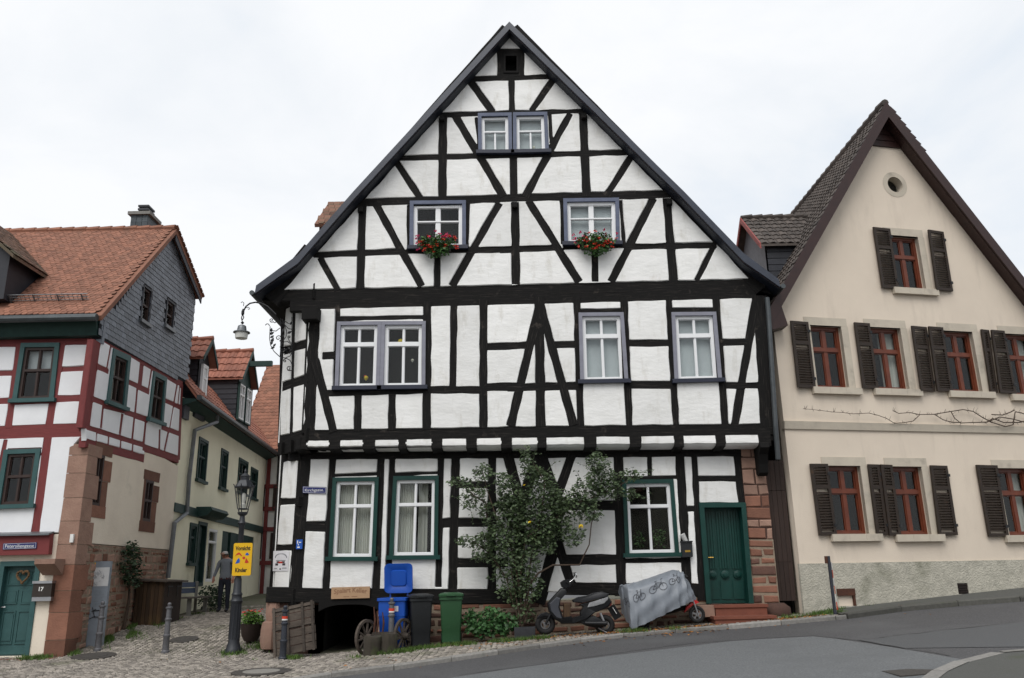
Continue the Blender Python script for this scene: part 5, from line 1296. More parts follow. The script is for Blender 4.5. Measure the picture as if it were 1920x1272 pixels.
for i in range(14):
    x = x0 + .4 + i * .42; b = MB(); b.box((x, FY + .08, (ze_ + .8) / 2), (.14, .1, ze_ - .9)); b.build('post', 'timber_red' if i % 3 else 'timber_black', far)
for z_ in (2.3, 3.6, 4.4, 5.3):
    b = MB(); b.box(((x0 + x1) / 2, FY + .06, z_), (x1 - x0 - .3, .1, .16)); b.build('beam', 'timber_red', far)
for i in range(6):
    for z_ in (2.95, 4.85):
        q = [(x0 + .65 + i * .84, z_ + .5), (x0 + 1.15 + i * .84, z_ + .5), (x0 + 1.15 + i * .84, z_ - .5), (x0 + .65 + i * .84, z_ - .5)]; b = MB(); Quad(FP, q).ring(b, .06, 0, .02); Quad(FP, q).bar(b, .05, .95, .05, .95, -.05, -.03); b.build('window', 'brown_window', far)

# ================================================================== houses across the street, behind the viewer: they show in the window panes
for (xc, yy, wd, ze_, zr2, mw, mr_, lb) in ((-11, -9, 9.5, 6.2, 11.5, 'plaster_beige', 'roof_red_old', 'beige gabled house across the street, mirrored in the left window panes'), (.5, -11, 10.5, 6.8, 13.0, 'plaster', 'roof_dark', 'white gabled house across the street, mirrored in the middle window panes'), (12.5, -10, 10, 6.4, 12.2, 'plaster_yellow', 'roof_red', 'yellow gabled house across the street, mirrored in the right window panes')):
    t = thing('opposite_house', lb, 'house', (xc, yy, 0), 'houses across the street'); b = MB(); b.prism([(xc - wd / 2, yy, -1), (xc + wd / 2, yy, -1), (xc + wd / 2, yy, ze_), (xc, yy, zr2 - .2), (xc - wd / 2, yy, ze_)], (0, -10, 0)); b.build('wall', mw, t)
    b = MB()
    for s_ in (-1, 1): b.hexa([(xc, yy + .4, zr2), (xc + s_ * (wd / 2 + .5), yy + .4, ze_ - .3), (xc + s_ * (wd / 2 + .5), yy - 10.4, ze_ - .3), (xc, yy - 10.4, zr2), (xc, yy + .4, zr2 - .25), (xc + s_ * (wd / 2 + .5), yy + .4, ze_ - .55), (xc + s_ * (wd / 2 + .5), yy - 10.4, ze_ - .55), (xc, yy - 10.4, zr2 - .25)])
    b.build('roof', mr_, t)
    for row, (z_, n_) in enumerate(((1.2, 4), (4.0, 4), (7.2, 2))):
        for k in range(n_):
            x = xc + (k - (n_ - 1) / 2) * 2.1; b = MB(); b.box((x, yy + .01, z_ + .7), (1.0, .08, 1.45)); wn = b.build('window', 'brown_window', t)
            b = MB(); b.box((x, yy + .04, z_ + .7), (.82, .05, 1.26)); b.build('pane', 'black', wn)
# ================================================================== ground
def arr(px): return [gnd(*p) for p in px]
kp = arr([(560, 1272), (640, 1259), (760, 1246), (880, 1228), (1000, 1210), (1150, 1190), (1300, 1177), (1450, 1166), (1587, 1154)])
kx = [-40, -20, -9, -6.5, kp[0].x - .9] + [p.x for p in kp]; ky = [6, 8, 10.5, 12.8, kp[0].y - .75] + [p.y for p in kp]
cp_ = arr([(1587, 1154), (1680, 1141), (1760, 1133), (1850, 1126), (1918, 1121)])
kx += [p.x for p in cp_[1:]] + [cp_[-1].x + 6, 60]; ky += [p.y for p in cp_[1:]] + [cp_[-1].y + 1.6, cp_[-1].y + 14]
def kerbY(x): return float(np.interp(x, kx, ky))
XK = kp[-1].x
def grid(name, m, xs, rows, kind='structure', dz=0.0):
    b = MB(); n = len(rows)
    vs = []
    for x in xs:
        for t in rows: y = t(x); vs.append((x, y, hgt(x, y) + dz))
    fs = [(i * n + j, (i + 1) * n + j, (i + 1) * n + j + 1, i * n + j + 1) for i in range(len(xs) - 1) for j in range(n - 1)]
    b.add(vs, fs, .5); o = b.build(name, m); o['kind'] = kind; shade_auto(o, 60); return o
xs_ = sorted(set([-60, -45, -32, -24, -18] + list(np.arange(-15, 15, .3)) + [16, 18, 22, 30, 45, 60]))
xs_ = [float(x) for x in xs_]
kh = .07
lane = grid('cobbled_lane', 'sett_joint', [x for x in xs_ if x <= XK + .3], [(lambda x, k=k: kerbY(x) + .10 + (k / 60) ** 1.6 * 26) for k in range(61)], dz=-.012)
grid('footway', 'footway', [XK - .05] + [x for x in xs_ if x > XK], [(lambda x, k=k: kerbY(x) + .08 + k * .25) for k in range(13)], dz=.02)
# road with its repairs
def sheet(name, m, P, dz):        # polygon measured in the photo, laid on the road, cut into small facets
    pts = [gnd(*p, -kh) for p in P]; poly = [(p.x, p.y) for p in pts]; X0, X1 = min(p[0] for p in poly), max(p[0] for p in poly); Y0, Y1 = min(p[1] for p in poly), max(p[1] for p in poly); b = MB()
    ar = area(poly); pc = poly if ar > 0 else poly[::-1]
    nx = max(1, int((X1 - X0) / .5)); ny = max(1, int((Y1 - Y0) / .5))
    for i in range(nx):
        for j in range(ny):
            c = [(X0 + (X1 - X0) * (i + a) / nx, Y0 + (Y1 - Y0) * (j + e) / ny) for a, e in ((0, 0), (1, 0), (1, 1), (0, 1))]
            for k in range(len(pc)):
                (x1_, y1_), (x2, y2) = pc[k], pc[(k + 1) % len(pc)]
                if len(c) < 3: break
                c = clip(c, (y2 - y1_), -(x2 - x1_), (y2 - y1_) * x1_ - (x2 - x1_) * y1_)
            if len(c) >= 3: b.add([(u, v, hgt(u, v) - kh + dz) for u, v in c], [tuple(range(len(c)))], .5)
    o = b.build(name, m); o['kind'] = 'structure'; return o
grid('road', 'asphalt_dark', xs_, [(lambda x, k=k: kerbY(x) + .02 - k * .55) for k in range(40)] [::-1], dz=-kh)
sheet('road_patch', 'asphalt_light', [(700, 1290), (980, 1252), (1200, 1220), (1300, 1208), (1430, 1199), (1525, 1194), (1610, 1203), (1700, 1219), (1810, 1236), (1760, 1290), (1500, 1330), (1000, 1330)], .004)
sheet('road_patch', 'asphalt_mid', [(1610, 1202), (1760, 1184), (1960, 1163), (2100, 1150), (2100, 1212), (1920, 1214), (1810, 1235), (1700, 1218)], .006)
rs = random.Random(5); b = MB()
for P, w_ in (([(1610, 1202), (1525, 1193), (1430, 1198), (1300, 1207), (1200, 1219), (980, 1251), (820, 1273)], .03), ([(1610, 1202), (1700, 1218), (1810, 1235)], .025), ([(1610, 1202), (1760, 1184), (1960, 1163)], .03)):
    Q_ = []
    for i in range(len(P) - 1):
        for f_ in (0, .25, .5, .75): Q_.append((P[i][0] * (1 - f_) + P[i + 1][0] * f_ + rs.uniform(-3, 3), P[i][1] * (1 - f_) + P[i + 1][1] * f_ + rs.uniform(-.5, .5)))
    W_ = [gnd(*p, -kh) for p in Q_]
    for i in range(len(W_) - 1):
        d = (W_[i + 1] - W_[i]).normalized(); n_ = Vector((-d.y, d.x, 0)) * w_ * rs.uniform(.6, 1.1) * .5; b.add([(q.x, q.y, hgt(q.x, q.y) - kh + .011) for q in (W_[i] - n_, W_[i + 1] - n_, W_[i + 1] + n_, W_[i] + n_)], [(0, 1, 2, 3)])
o = b.build('tar_seam', 'tar'); o['kind'] = 'structure'
far_g = MB(); far_g.add([(-400, -300, -1.2), (400, -300, -1.2), (400, 400, -1.2), (-400, 400, -1.2)], [(0, 1, 2, 3)]); o = far_g.build('ground', 'asphalt_dark'); o['kind'] = 'structure'
# traffic island corner at the right foreground
isl = [gnd(*p, .02) for p in ((1735, 1290), (1765, 1262), (1800, 1244), (1850, 1227), (1905, 1218), (2000, 1212))]
b = MB(); pts = isl + [Vector((isl[-1].x + 6, isl[-1].y + .4, 0)), Vector((isl[-1].x + 6, 8, 0)), Vector((isl[0].x - .2, 8, 0))]
b.prism([(p.x, p.y, hgt(p.x, p.y) + .0) for p in pts], (0, 0, -.3)); o = b.build('corner_footway', 'footway'); o['kind'] = 'structure'
def kerb_line(P, parent, m, w=.13, up=.012, ln=.95, name='kerb_stone'):
    L_ = [0]
    for i in range(1, len(P)): L_.append(L_[-1] + (P[i] - P[i - 1]).length)
    def at(s): 
        i = max(0, min(len(P) - 2, int(np.searchsorted(L_, s)) - 1)); t = (s - L_[i]) / (L_[i + 1] - L_[i]); return P[i].lerp(P[i + 1], t)
    s = 0
    while s < L_[-1] - .05:
        e = min(s + ln * random.uniform(.85, 1.1), L_[-1]); a, c = at(s + .006), at(e - .006); d = (c - a).normalized(); n_ = Vector((-d.y, d.x, 0)); j = random.uniform(-.008, .008)
        b = MB(); z0 = lambda p: hgt(p.x, p.y) + up + j
        q = [(a.x, a.y, z0(a)), (c.x, c.y, z0(c)), (c.x + n_.x * w, c.y + n_.y * w, z0(c)), (a.x + n_.x * w, a.y + n_.y * w, z0(a))]
        f_ = Vector((-n_.x, -n_.y, 0)) * .018
        q2 = [(x + (f_.x if k < 2 else 0), y + (f_.y if k < 2 else 0), z - .022) for k, (x, y, z) in enumerate(q)]; q3 = [(x, y, z - .3) for x, y, z in q2]
        b.add(q + q2 + q3, [(0, 1, 2, 3)] + [(k, (k + 1) % 4, 4 + (k + 1) % 4, 4 + k) for k in range(4)] + [(4 + k, 4 + (k + 1) % 4, 8 + (k + 1) % 4, 8 + k) for k in range(4)]); b.build(name, m, parent); s = e
P_ = [Vector((x, kerbY(x), 0)) for x in [kp[0].x - 3.5, kp[0].x - 1.6, kp[0].x - .9] + [p.x for p in kp]]
kb = thing('kerb', 'pale granite kerb stones edging the cobbles in front of the timbered house', 'kerb', (P_[0].x, P_[0].y, 0)); kerb_line(P_, kb, 'kerb_stone')
kb2 = thing('kerb', 'dark concrete kerb stones along the footway of the cream house', 'kerb', (XK, kerbY(XK), .7)); kerb_line([Vector((x, kerbY(x), 0)) for x in [XK + .02] + [p.x for p in cp_[1:]] + [cp_[-1].x + 4]], kb2, 'kerb_dark', .14, .03, 1.25)
kb3 = thing('kerb', 'curved kerb of the corner footway at the lower right', 'kerb', isl[2]); kerb_line([Vector((p.x, p.y, 0)) for p in isl][::-1], kb3, 'kerb_stone', -.16, .006, .7)
# setts, laid in arcs
def sett_ok(x, y):
    if y < kerbY(x) + .14 or x > XK - .05: return False
    if y > 18.0 and -4.9 < x: return False
    if x < XC + .03 and y > 17.97: return False
    if x < -13.5 or y > 27: return False
    if x > -4.6 and y > 17.95: return False
    return True
b = MB(); sp = .108
for j in range(0, 170):
    for i in range(0, 185):
        x = -13.5 + i * sp + random.uniform(-.013, .013); ph = (x / 1.25) % 1.0; y = 11 + j * sp + .30 * math.sin(math.pi * ph) + random.uniform(-.008, .008)
        if not sett_ok(x, y): continue
        rz = math.atan(.30 * math.pi / 1.25 * math.cos(math.pi * ph)) + random.uniform(-.08, .08); s_ = sp * .5 - .006 + random.uniform(-.009, .003); z = hgt(x, y) + random.uniform(-.005, .006); c, s2 = math.cos(rz), math.sin(rz)
        def q(a, e, dz): return (x + a * c - e * s2, y + a * s2 + e * c, z + dz)
        t = s_ * .72; tl_ = random.uniform(-.004, .004)
        b.add([q(-s_, -s_, -.02), q(s_, -s_, -.02), q(s_, s_, -.02), q(-s_, s_, -.02), q(-t, -t, .004 + tl_), q(t, -t, .004), q(t, t, .004 - tl_), q(-t, t, .004)], [(4, 5, 6, 7), (0, 1, 5, 4), (1, 2, 6, 5), (2, 3, 7, 6), (3, 0, 4, 7)])
so_ = b.build('setts', 'sett', lane); so_['kind'] = 'stuff'
# ================================================================== helpers for props
CR.update(U=(990, 1050, 5.647), R2=(485, 560, 7.95), R3=(670, 1120, 10.6), R4=(690, 1040, 6.695), R5=(470, 880, 3.435))
def onY(px, py, Y): d = ray(px, py); p = CAM + d * ((Y - CAM.y) / d.y); return p
def base_at(px, py, Y): p = onY(px, py, Y); return Vector((p.x, Y, hgt(p.x, Y)))
def rrect(w, d, r, z, cx=0, cy=0, n=4):
    P = []
    for qx, qy, a0 in ((1, 1, 0), (-1, 1, 90), (-1, -1, 180), (1, -1, 270)):
        for k in range(n + 1):
            a = R(a0 + 90 * k / n); P.append(Vector((cx + qx * (w / 2 - r) + r * math.cos(a), cy + qy * (d / 2 - r) + r * math.sin(a), z)))
    return P
def loft(mb, secs, o=(0, 0, 0), rz=0.0, M=None, tone=None):
    n = len(secs[0]); Mz = Matrix.Rotation(rz, 3, 'Z') if M is None else M; o = Vector(o)
    vs = [o + Mz @ p for s in secs for p in s]; fs = []
    for i in range(len(secs) - 1):
        for k in range(n): fs.append((i * n + k, i * n + (k + 1) % n, (i + 1) * n + (k + 1) % n, (i + 1) * n + k))
    fs += [tuple(range(n - 1, -1, -1)), tuple(range((len(secs) - 1) * n, len(secs) * n))]
    mb.add(vs, fs, tone)
def puff(mb, pl, P, hw, e=.02, d0=0.0):       # side-view outline given a rounded thickness across the plane
    A = P if area(P) > 0 else P[::-1]; n = len(A); c = (sum(p[0] for p in A) / n, sum(p[1] for p in A) / n)
    def ins(k): return [(c[0] + (u - c[0]) * k, c[1] + (v - c[1]) * k) for u, v in A]
    rings = [(ins(.86), hw), (ins(.95), hw * .92), (A, hw * .6), (A, -hw * .6), (ins(.95), -hw * .92), (ins(.86), -hw)]
    vs = [pl.pt(u, v, d + d0) for R_, d in rings for u, v in R_]; fs = []
    for i in range(5):
        for k in range(n): fs.append((i * n + k, i * n + (k + 1) % n, (i + 1) * n + (k + 1) % n, (i + 1) * n + k))
    fs += [tuple(range(n))[::-1], tuple(range(5 * n, 6 * n))]; mb.add(vs, fs)
def circ(c, r, pl, d=0.0, n=20): return [pl.pt(c[0] + r * math.cos(2 * math.pi * k / n), c[1] + r * math.sin(2 * math.pi * k / n), d) for k in range(n)]
def wheel(par, pl, c, r, tw, rim_m='alloy', spokes=5, d0=0.0):
    b = MB(); b.tube(circ(c, r - tw, pl, d0, 24), tw, 8, closed=True); shade_auto(b.build('tyre', 'rubber', par), 60)
    b = MB(); b.tube(circ(c, r - 2 * tw, pl, d0, 24), tw * .32, 6, closed=True)
    for k in range(spokes):
        a = 2 * math.pi * k / spokes + .3; b.beam(pl.pt(c[0], c[1], d0), pl.pt(c[0] + (r - 2 * tw) * math.cos(a), c[1] + (r - 2 * tw) * math.sin(a), d0), .03, .035, up=pl.N)
    b.tube([pl.pt(c[0], c[1], d0 - .05), pl.pt(c[0], c[1], d0 + .05)], .035, 10); shade_auto(b.build('wheel_rim', rim_m, par))
# ================================================================== street lamp with its warning sign
lp = base_at(437, 1224, 18.1)
lamp = thing('street_lamp', 'dark cast iron lamp post with a glass lantern standing on the cobbles', 'street lamp', lp)
b = MB(); b.lathe([(.17, -.05), (.17, .06), (.145, .10), (.13, .16), (.115, .2), (.108, .3), (.10, .95), (.115, .98), (.125, 1.02), (.105, 1.06), (.1, 1.12), (.112, 1.15), (.085, 1.2), (.075, 1.45), (.06, 1.5), (.055, 2.55), (.09, 2.6), (.06, 2.65), (.05, 2.75), (.10, 2.79), (.11, 2.83)], lp, 16); shade_auto(b.build('post', 'lamp_iron', lamp), 35)
b = MB()
for k in range(12):
    a = k * math.pi / 6; b.tube([lp + Vector((.107 * math.cos(a), .107 * math.sin(a), .28)), lp + Vector((.1 * math.cos(a), .1 * math.sin(a), .96))], .012, 5)
o = b.build('flutes', 'lamp_iron', lamp); o['kind'] = 'stuff'
l0, l1, w0, w1_ = 2.9, 3.36, .11, .20; b = MB()
c4 = lambda w, z: [lp + Vector((w * math.cos(R(30 + 60 * k)), w * math.sin(R(30 + 60 * k)), z)) for k in range(6)]
A6, B6 = c4(w0, l0), c4(w1_, l1)
for k in range(6):
    b.tube([A6[k], B6[k]], .011, 5); b.tube([A6[k], A6[(k + 1) % 6]], .012, 5); b.tube([B6[k], B6[(k + 1) % 6]], .016, 5); b.tube([B6[k], B6[k] + (B6[k] - lp - Vector((0, 0, l1))) * .15 + Vector((0, 0, .06))], .01, 5)
lt = b.build('lantern_frame', 'lamp_iron', lamp)
for k in range(6): b = MB(); b.add([A6[k], A6[(k + 1) % 6], B6[(k + 1) % 6], B6[k]], [(0, 1, 2, 3)]); b.build('pane', 'glass_lamp', lt)
b = MB(); b.lathe([(.215, l1), (.21, l1 + .02), (.13, l1 + .14), (.10, l1 + .16), (.105, l1 + .22), (.115, l1 + .235), (.06, l1 + .28), (.02, l1 + .31), (.028, l1 + .34), (.01, l1 + .40)], lp, 6); b.build('lantern_roof', 'lamp_iron', lt)
b = MB(); b.lathe([(.05, l0), (.06, l0 + .1), (.03, l0 + .12), (.05, l0 + .2), (.045, l0 + .3), (.02, l0 + .34)], lp, 10); shade_auto(b.build('bulb', 'lamp_white', lt))
b = MB()
for a in (0, 2.1, 4.2): b.tube([lp + Vector((.1 * math.cos(a), .1 * math.sin(a), 2.82)), lp + Vector((.12 * math.cos(a), .12 * math.sin(a), 2.9))], .012, 5)
b.build('lantern_brackets', 'lamp_iron', lt)
WP = Plane((lp.x, lp.y - .12, 0), R(3)); wq = [WP.q('X', 1072, 88), WP.q('X', 1245, 93), WP.q('X', 1220, 392), WP.q('X', 1048, 389)]
wu0, wu1 = (wq[0][0] + wq[3][0]) / 2, (wq[1][0] + wq[2][0]) / 2; wv1, wv0 = (wq[0][1] + wq[1][1]) / 2, (wq[2][1] + wq[3][1]) / 2; wc = ((wu0 + wu1) / 2, (wv0 + wv1) / 2); ww, wh = wu1 - wu0, wv1 - wv0
sign = thing('warning_sign', 'yellow sign with the words Vorsicht Kinder fixed to the lamp post', 'sign', WP.pt(wc[0], wv0, 0))
b = MB(); b.prism([WP.pt(p.x + wc[0], p.y + wc[1], 0) for p in rrect(ww, wh, .03, 0)], WP.N * -.012); b.build('plate', 'sign_yellow', sign)
put_text(WP, wc[0], wv1 - .11, 'Vorsicht', .12, ww * .80, .003, 'sign_black', sign); put_text(WP, wc[0] - .01, wv0 + .11, 'Kinder', .12, ww * .62, .003, 'sign_black', sign)
def wpoly(P, m, nm): b = MB(); b.add([WP.pt(wc[0] + x * ww, wc[1] + y * wh, .0025) for x, y in P], [tuple(range(len(P)))]); b.build(nm, m, sign)
wpoly([(-.40, .10), (-.30, .18), (-.20, .215), (-.10, .17), (0, .09), (-.08, .10), (-.17, .15), (-.28, .135)], 'sign_red', 'red_figure'); wpoly([(-.36, -.13), (-.28, -.02), (-.18, .05), (-.12, -.02), (-.13, -.10), (-.24, -.125)], 'sign_bluebright', 'blue_figure')
wpoly([(.14, .13), (.19, .19), (.26, .205), (.35, .14), (.32, .125), (.24, .11)], 'sign_bluebright', 'blue_figure'); wpoly([(.14, -.12), (.17, -.03), (.21, .04), (.27, -.02), (.37, -.10), (.30, -.11), (.26, -.13), (.2, -.11)], 'sign_red', 'red_figure'); wpoly([(.08 + .08 * math.cos(k * .7), .04 + .045 * math.sin(k * .7)) for k in range(9)], 'sign_red', 'ball')
b = MB(); b.beam(WP.pt(0, wc[1] + .2, -.012), WP.pt(0, wc[1] + .2, -.13), .14, .03); b.beam(WP.pt(0, wc[1] - .2, -.012), WP.pt(0, wc[1] - .2, -.13), .14, .03); b.build('clamps', 'steel', sign)['kind'] = 'stuff'
# ================================================================== bollards
def bollard(p, m, band, label):
    t = thing('bollard', label, 'bollard', p, 'bollards along the cobbles'); b = MB()
    b.lathe([(.085, -.05), (.085, .03), (.068, .05), (.062, .30), (.075, .32), (.075, .345), (.058, .36), (.054, .62), (.068, .64), (.068, .665), (.052, .68), (.047, .86), (.07, .875), (.07, .90), (.03, .915), (.04, .94), (.042, .965), (.02, .99)], p, 14); shade_auto(b.build('post', m, t), 35)
    if band:
        for z0, z1, mm in ((.715, .74, 'sign_white'), (.74, .79, 'reflect_red')): b = MB(); b.lathe([(.0565, z0), (.0565, z1)], p, 14); b.build('reflective_band', mm, t)
    return t
bollard(base_at(183, 1220, 18.55), 'bollard_grey', False, 'grey iron bollard in front of the tall information board'); bollard(base_at(310, 1222, 18.3), 'bollard_grey', False, 'grey iron bollard alone between information board and lamp post')
bollard(base_at(530, 1236, 17.1), 'bollard_navy', True, 'dark bollard with red band in front of the leaning plank hatch'); bollard(base_at(733, 1215, 17.05), 'bollard_grey', True, 'bollard with red band behind the stumps, before the blue bin')
# ================================================================== information board
sp_ = base_at(170, 1208, 18.95); IP = Plane((sp_.x, sp_.y, 0), R(0)); iw = .42; ih = 1.76; sp_.x += .03
stele = thing('information_board', 'tall narrow grey information board with a picture and graffiti by the stone wall', 'sign', sp_)
IP = Plane(sp_ - Vector((0, 0, sp_.z)), 0)
b = MB(); b.prism([IP.pt(-iw / 2, sp_.z - .1), IP.pt(iw / 2, sp_.z - .1), IP.pt(iw / 2, sp_.z + ih), IP.pt(-iw / 2, sp_.z + ih)], (0, .09, 0)); b.build('panel', 'stele_grey', stele)
def ib(u0, u1, v0, v1, m, nm, d=.003): b = MB(); b.prism([IP.pt(u0 * iw, sp_.z + v0 * ih, d), IP.pt(u1 * iw, sp_.z + v0 * ih, d), IP.pt(u1 * iw, sp_.z + v1 * ih, d), IP.pt(u0 * iw, sp_.z + v1 * ih, d)], (0, .004, 0)); return b.build(nm, m, stele)
ib(-.48, .48, .70, .925, 'stele_white', 'picture'); ib(-.47, -.28, .935, .985, 'sign_yellow', 'emblem')
b = MB(); rr = random.Random(2)
for k in range(34):
    a = rr.uniform(0, math.pi); q = rr.uniform(.5, 1); u, v = -.02 + .3 * q * math.cos(a), .80 + .09 * q * math.sin(a); b.tube([IP.pt(u * iw, sp_.z + v * ih, .007), IP.pt((u + rr.uniform(-.08, .08)) * iw, sp_.z + (v + rr.uniform(-.02, .01)) * ih, .007)], .004, 4)
for k in range(14): u, v = rr.uniform(-.35, .0), rr.uniform(.715, .76); b.tube([IP.pt(u * iw, sp_.z + v * ih, .007), IP.pt((u + .07) * iw, sp_.z + (v + rr.uniform(-.01, .01)) * ih, .007)], .004, 4)
b.build('line_drawing', 'print_grey', stele)['kind'] = 'stuff'
b = MB()
for k in range(16): v = .655 - k * .0125; e_ = .46 - rr.uniform(0, .2); b.prism([IP.pt(-.24 * iw, sp_.z + v * ih, .004), IP.pt(e_ * iw, sp_.z + v * ih, .004), IP.pt(e_ * iw, sp_.z + (v + .005) * ih, .004), IP.pt(-.24 * iw, sp_.z + (v + .005) * ih, .004)], (0, .004, 0)) if k % 6 != 5 else None
b.build('text_lines', 'stele_print', stele)['kind'] = 'stuff'
ib(-.30, -.285, .02, .66, 'stele_print', 'rule')
b = MB()
for k in range(9): v = .04 + k * .033; b.box(IP.pt(-.395 * iw, sp_.z + v * ih, .004), (.045, .004, .035))
b.build('vertical_lettering', 'stele_white', stele)['kind'] = 'stuff'
b = MB(); gf = lambda *P: b.tube([IP.pt(x * iw, sp_.z + y * ih, .012) for x, y in P], .007, 5)
gf((-.18, .45), (-.05, .36), (-.02, .33)); gf((-.2, .40), (.02, .43)); gf((-.12, .41), (.25, .415), (.3, .39), (.2, .35)); gf((-.28, .315), (-.05, .34), (.3, .335)); b.build('graffiti', 'sign_black', stele)
# ================================================================== plank shed
s0_ = Vector((XC + .05, 20.75, 0)); shw = .75; shd = 1.55; shz = hgt(-9, 21.4) - .02
shed = thing('plank_shed', 'low brown wooden store with a flat lid against the rubble wall', 'shed', (XC + .4, 21.2, shz))
x0, x1, y0, y1, zt_ = XC + .03, XC + .68, 21.0, 22.15, shz + 1.0
for k in range(7): b = MB(); b.box((x0 + (x1 - x0) * (k + .5) / 7, y0, (shz + zt_) / 2), ((x1 - x0) / 7 - .008, .03, zt_ - shz)); b.build('plank', 'wood_brown', shed)
for k in range(12): b = MB(); b.box((x1, y0 + (y1 - y0) * (k + .5) / 12, (shz + zt_) / 2), (.03, (y1 - y0) / 12 - .008, zt_ - shz)); b.build('plank', 'gate_brown' if k > 0 else 'wood_brown', shed)
b = MB(); b.box(((x0 + x1) / 2 - .02, (y0 + y1) / 2, (shz + zt_) / 2), (x1 - x0 - .06, y1 - y0 - .06, zt_ - shz - .04)); b.build('inner_box', 'unlit_core', shed)
b = MB(); b.hexa([(x0 - .02, y0 - .12, zt_ + .04), (x1 + .13, y0 - .12, zt_ - .02), (x1 + .13, y1 + .1, zt_ - .02), (x0 - .02, y1 + .1, zt_ + .04), (x0 - .02, y0 - .12, zt_ + .08), (x1 + .13, y0 - .12, zt_ + .02), (x1 + .13, y1 + .1, zt_ + .02), (x0 - .02, y1 + .1, zt_ + .08)]); b.build('lid', 'wood_old', shed)
b = MB(); 
for yy in (y0 + .3, y0 + .85): b.box((x1 + .022, yy, zt_ - .25), (.01, .03, .22)); b.box((x1 + .022, yy + .1, zt_ - .12), (.01, .3, .03))
b.build('hinges', 'iron', shed)['kind'] = 'stuff'
# ================================================================== bench
bn = Vector((-8.95, 24.1, hgt(-8.9, 24.2))); bench = thing('bench', 'bench with blue backrest against the yellow house in the lane', 'bench', bn)
for z_, y_ in ((.62, 0), (.78, 0)): b = MB(); b.box(bn + Vector((-.22, .0, z_)), (.04, 1.5, .13), Matrix.Rotation(R(-8), 3, 'Y')); b.build('back_slat', 'bench_blue', bench)
for k in range(3): b = MB(); b.box(bn + Vector((-.12 + k * .14, 0, .44)), (.125, 1.6, .04)); b.build('seat_slat', 'bench_wood', bench)
for y_ in (-.6, .6): b = MB(); b.box(bn + Vector((.1, y_, .2)), (.1, .08, .46)); b.box(bn + Vector((-.18, y_, .42)), (.06, .08, .9)); b.build('leg', 'concrete', bench)
# ================================================================== person looking up at the house
pb_ = base_at(418, 1147, 24.4)
per = thing('person', 'grey haired person in grey shirt and dark trousers standing in the lane looking up', 'person', pb_)
def skin_body(name, J, E, m, parent, sub=2):
    me = bpy.data.meshes.new(name); me.from_pydata([j[:3] for j in J], E, []); o = bpy.data.objects.new(name, me); col.objects.link(o); o.parent = parent
    md = o.modifiers.new('skin', 'SKIN'); md.use_smooth_shade = True
    for i, j in enumerate(J):
        sv = me.skin_vertices[0].data[i]; sv.radius = (j[3], j[4] if len(j) > 4 else j[3]); sv.use_root = (i == 0)
    o.modifiers.new('sub', 'SUBSURF').levels = sub; o.modifiers['sub'].render_levels = sub
    dg = bpy.context.evaluated_depsgraph_get(); me2 = bpy.data.meshes.new_from_object(o.evaluated_get(dg)); bpy.data.objects.remove(o)
    me2.materials.clear(); me2.materials.append(MATS[m]); me2.name = name; o = bpy.data.objects.new(name, me2); col.objects.link(o); o.parent = parent
    me2.polygons.foreach_set('use_smooth', [True] * len(me2.polygons)); return o
J = [(0, 0, .92, .145, .11), (0, 0, 1.1, .15, .105), (0, .01, 1.28, .165, .11), (0, .01, 1.42, .10, .08), (-.02, -.01, 1.49, .05, .05), (-.05, -.03, 1.60, .085, .095), (-.055, -.035, 1.68, .075, .085),
     (-.19, .0, 1.38, .065), (-.26, -.02, 1.14, .05), (-.30, -.10, .95, .038), (.19, 0, 1.38, .065), (.25, .02, 1.13, .05), (.24, -.06, .93, .038),
     (-.10, 0, .84, .095), (-.11, -.01, .48, .07), (-.115, .02, .09, .05), (-.15, -.09, .045, .04), (.09, 0, .84, .095), (.10, -.01, .48, .07), (.105, .02, .09, .05), (.09, -.10, .045, .04)]
body = skin_body('body', J, [(0, 1), (1, 2), (2, 3), (3, 4), (4, 5), (5, 6), (3, 7), (7, 8), (8, 9), (3, 10), (10, 11), (11, 12), (0, 13), (13, 14), (14, 15), (15, 16), (0, 17), (17, 18), (18, 19), (19, 20)], 'skin', per)
me = body.data
for k in ('shirt_grey', 'trousers', 'belt_dark', 'hair_grey', 'rubber'): me.materials.append(MATS[k])
for p in me.polygons:
    c = p.center
    if c.z < .085: p.material_index = 5
    elif c.z < .90 and abs(c.x) < .2: p.material_index = 2
    elif c.z < .945 and abs(c.x) < .2: p.material_index = 3
    elif c.z < 1.465 and not (c.z < .985 and abs(c.x) > .2): p.material_index = 1
    elif c.z > 1.56 and (c.x > -.095 or c.z > 1.70): p.material_index = 4
b = MB(); b.lathe([(.012, 0), (.02, .012), (.008, .035)], pb_ + Vector((-.145, -.035, 1.60)), 6, Matrix.Rotation(R(-90), 3, 'Y')); shade_auto(b.build('nose', 'skin', per))
b = MB(); b.lathe([(.01, -.03), (.022, 0), (.01, .03)], pb_ + Vector((-.05, -.135, 1.60)), 7); shade_auto(b.build('ear', 'skin', per))
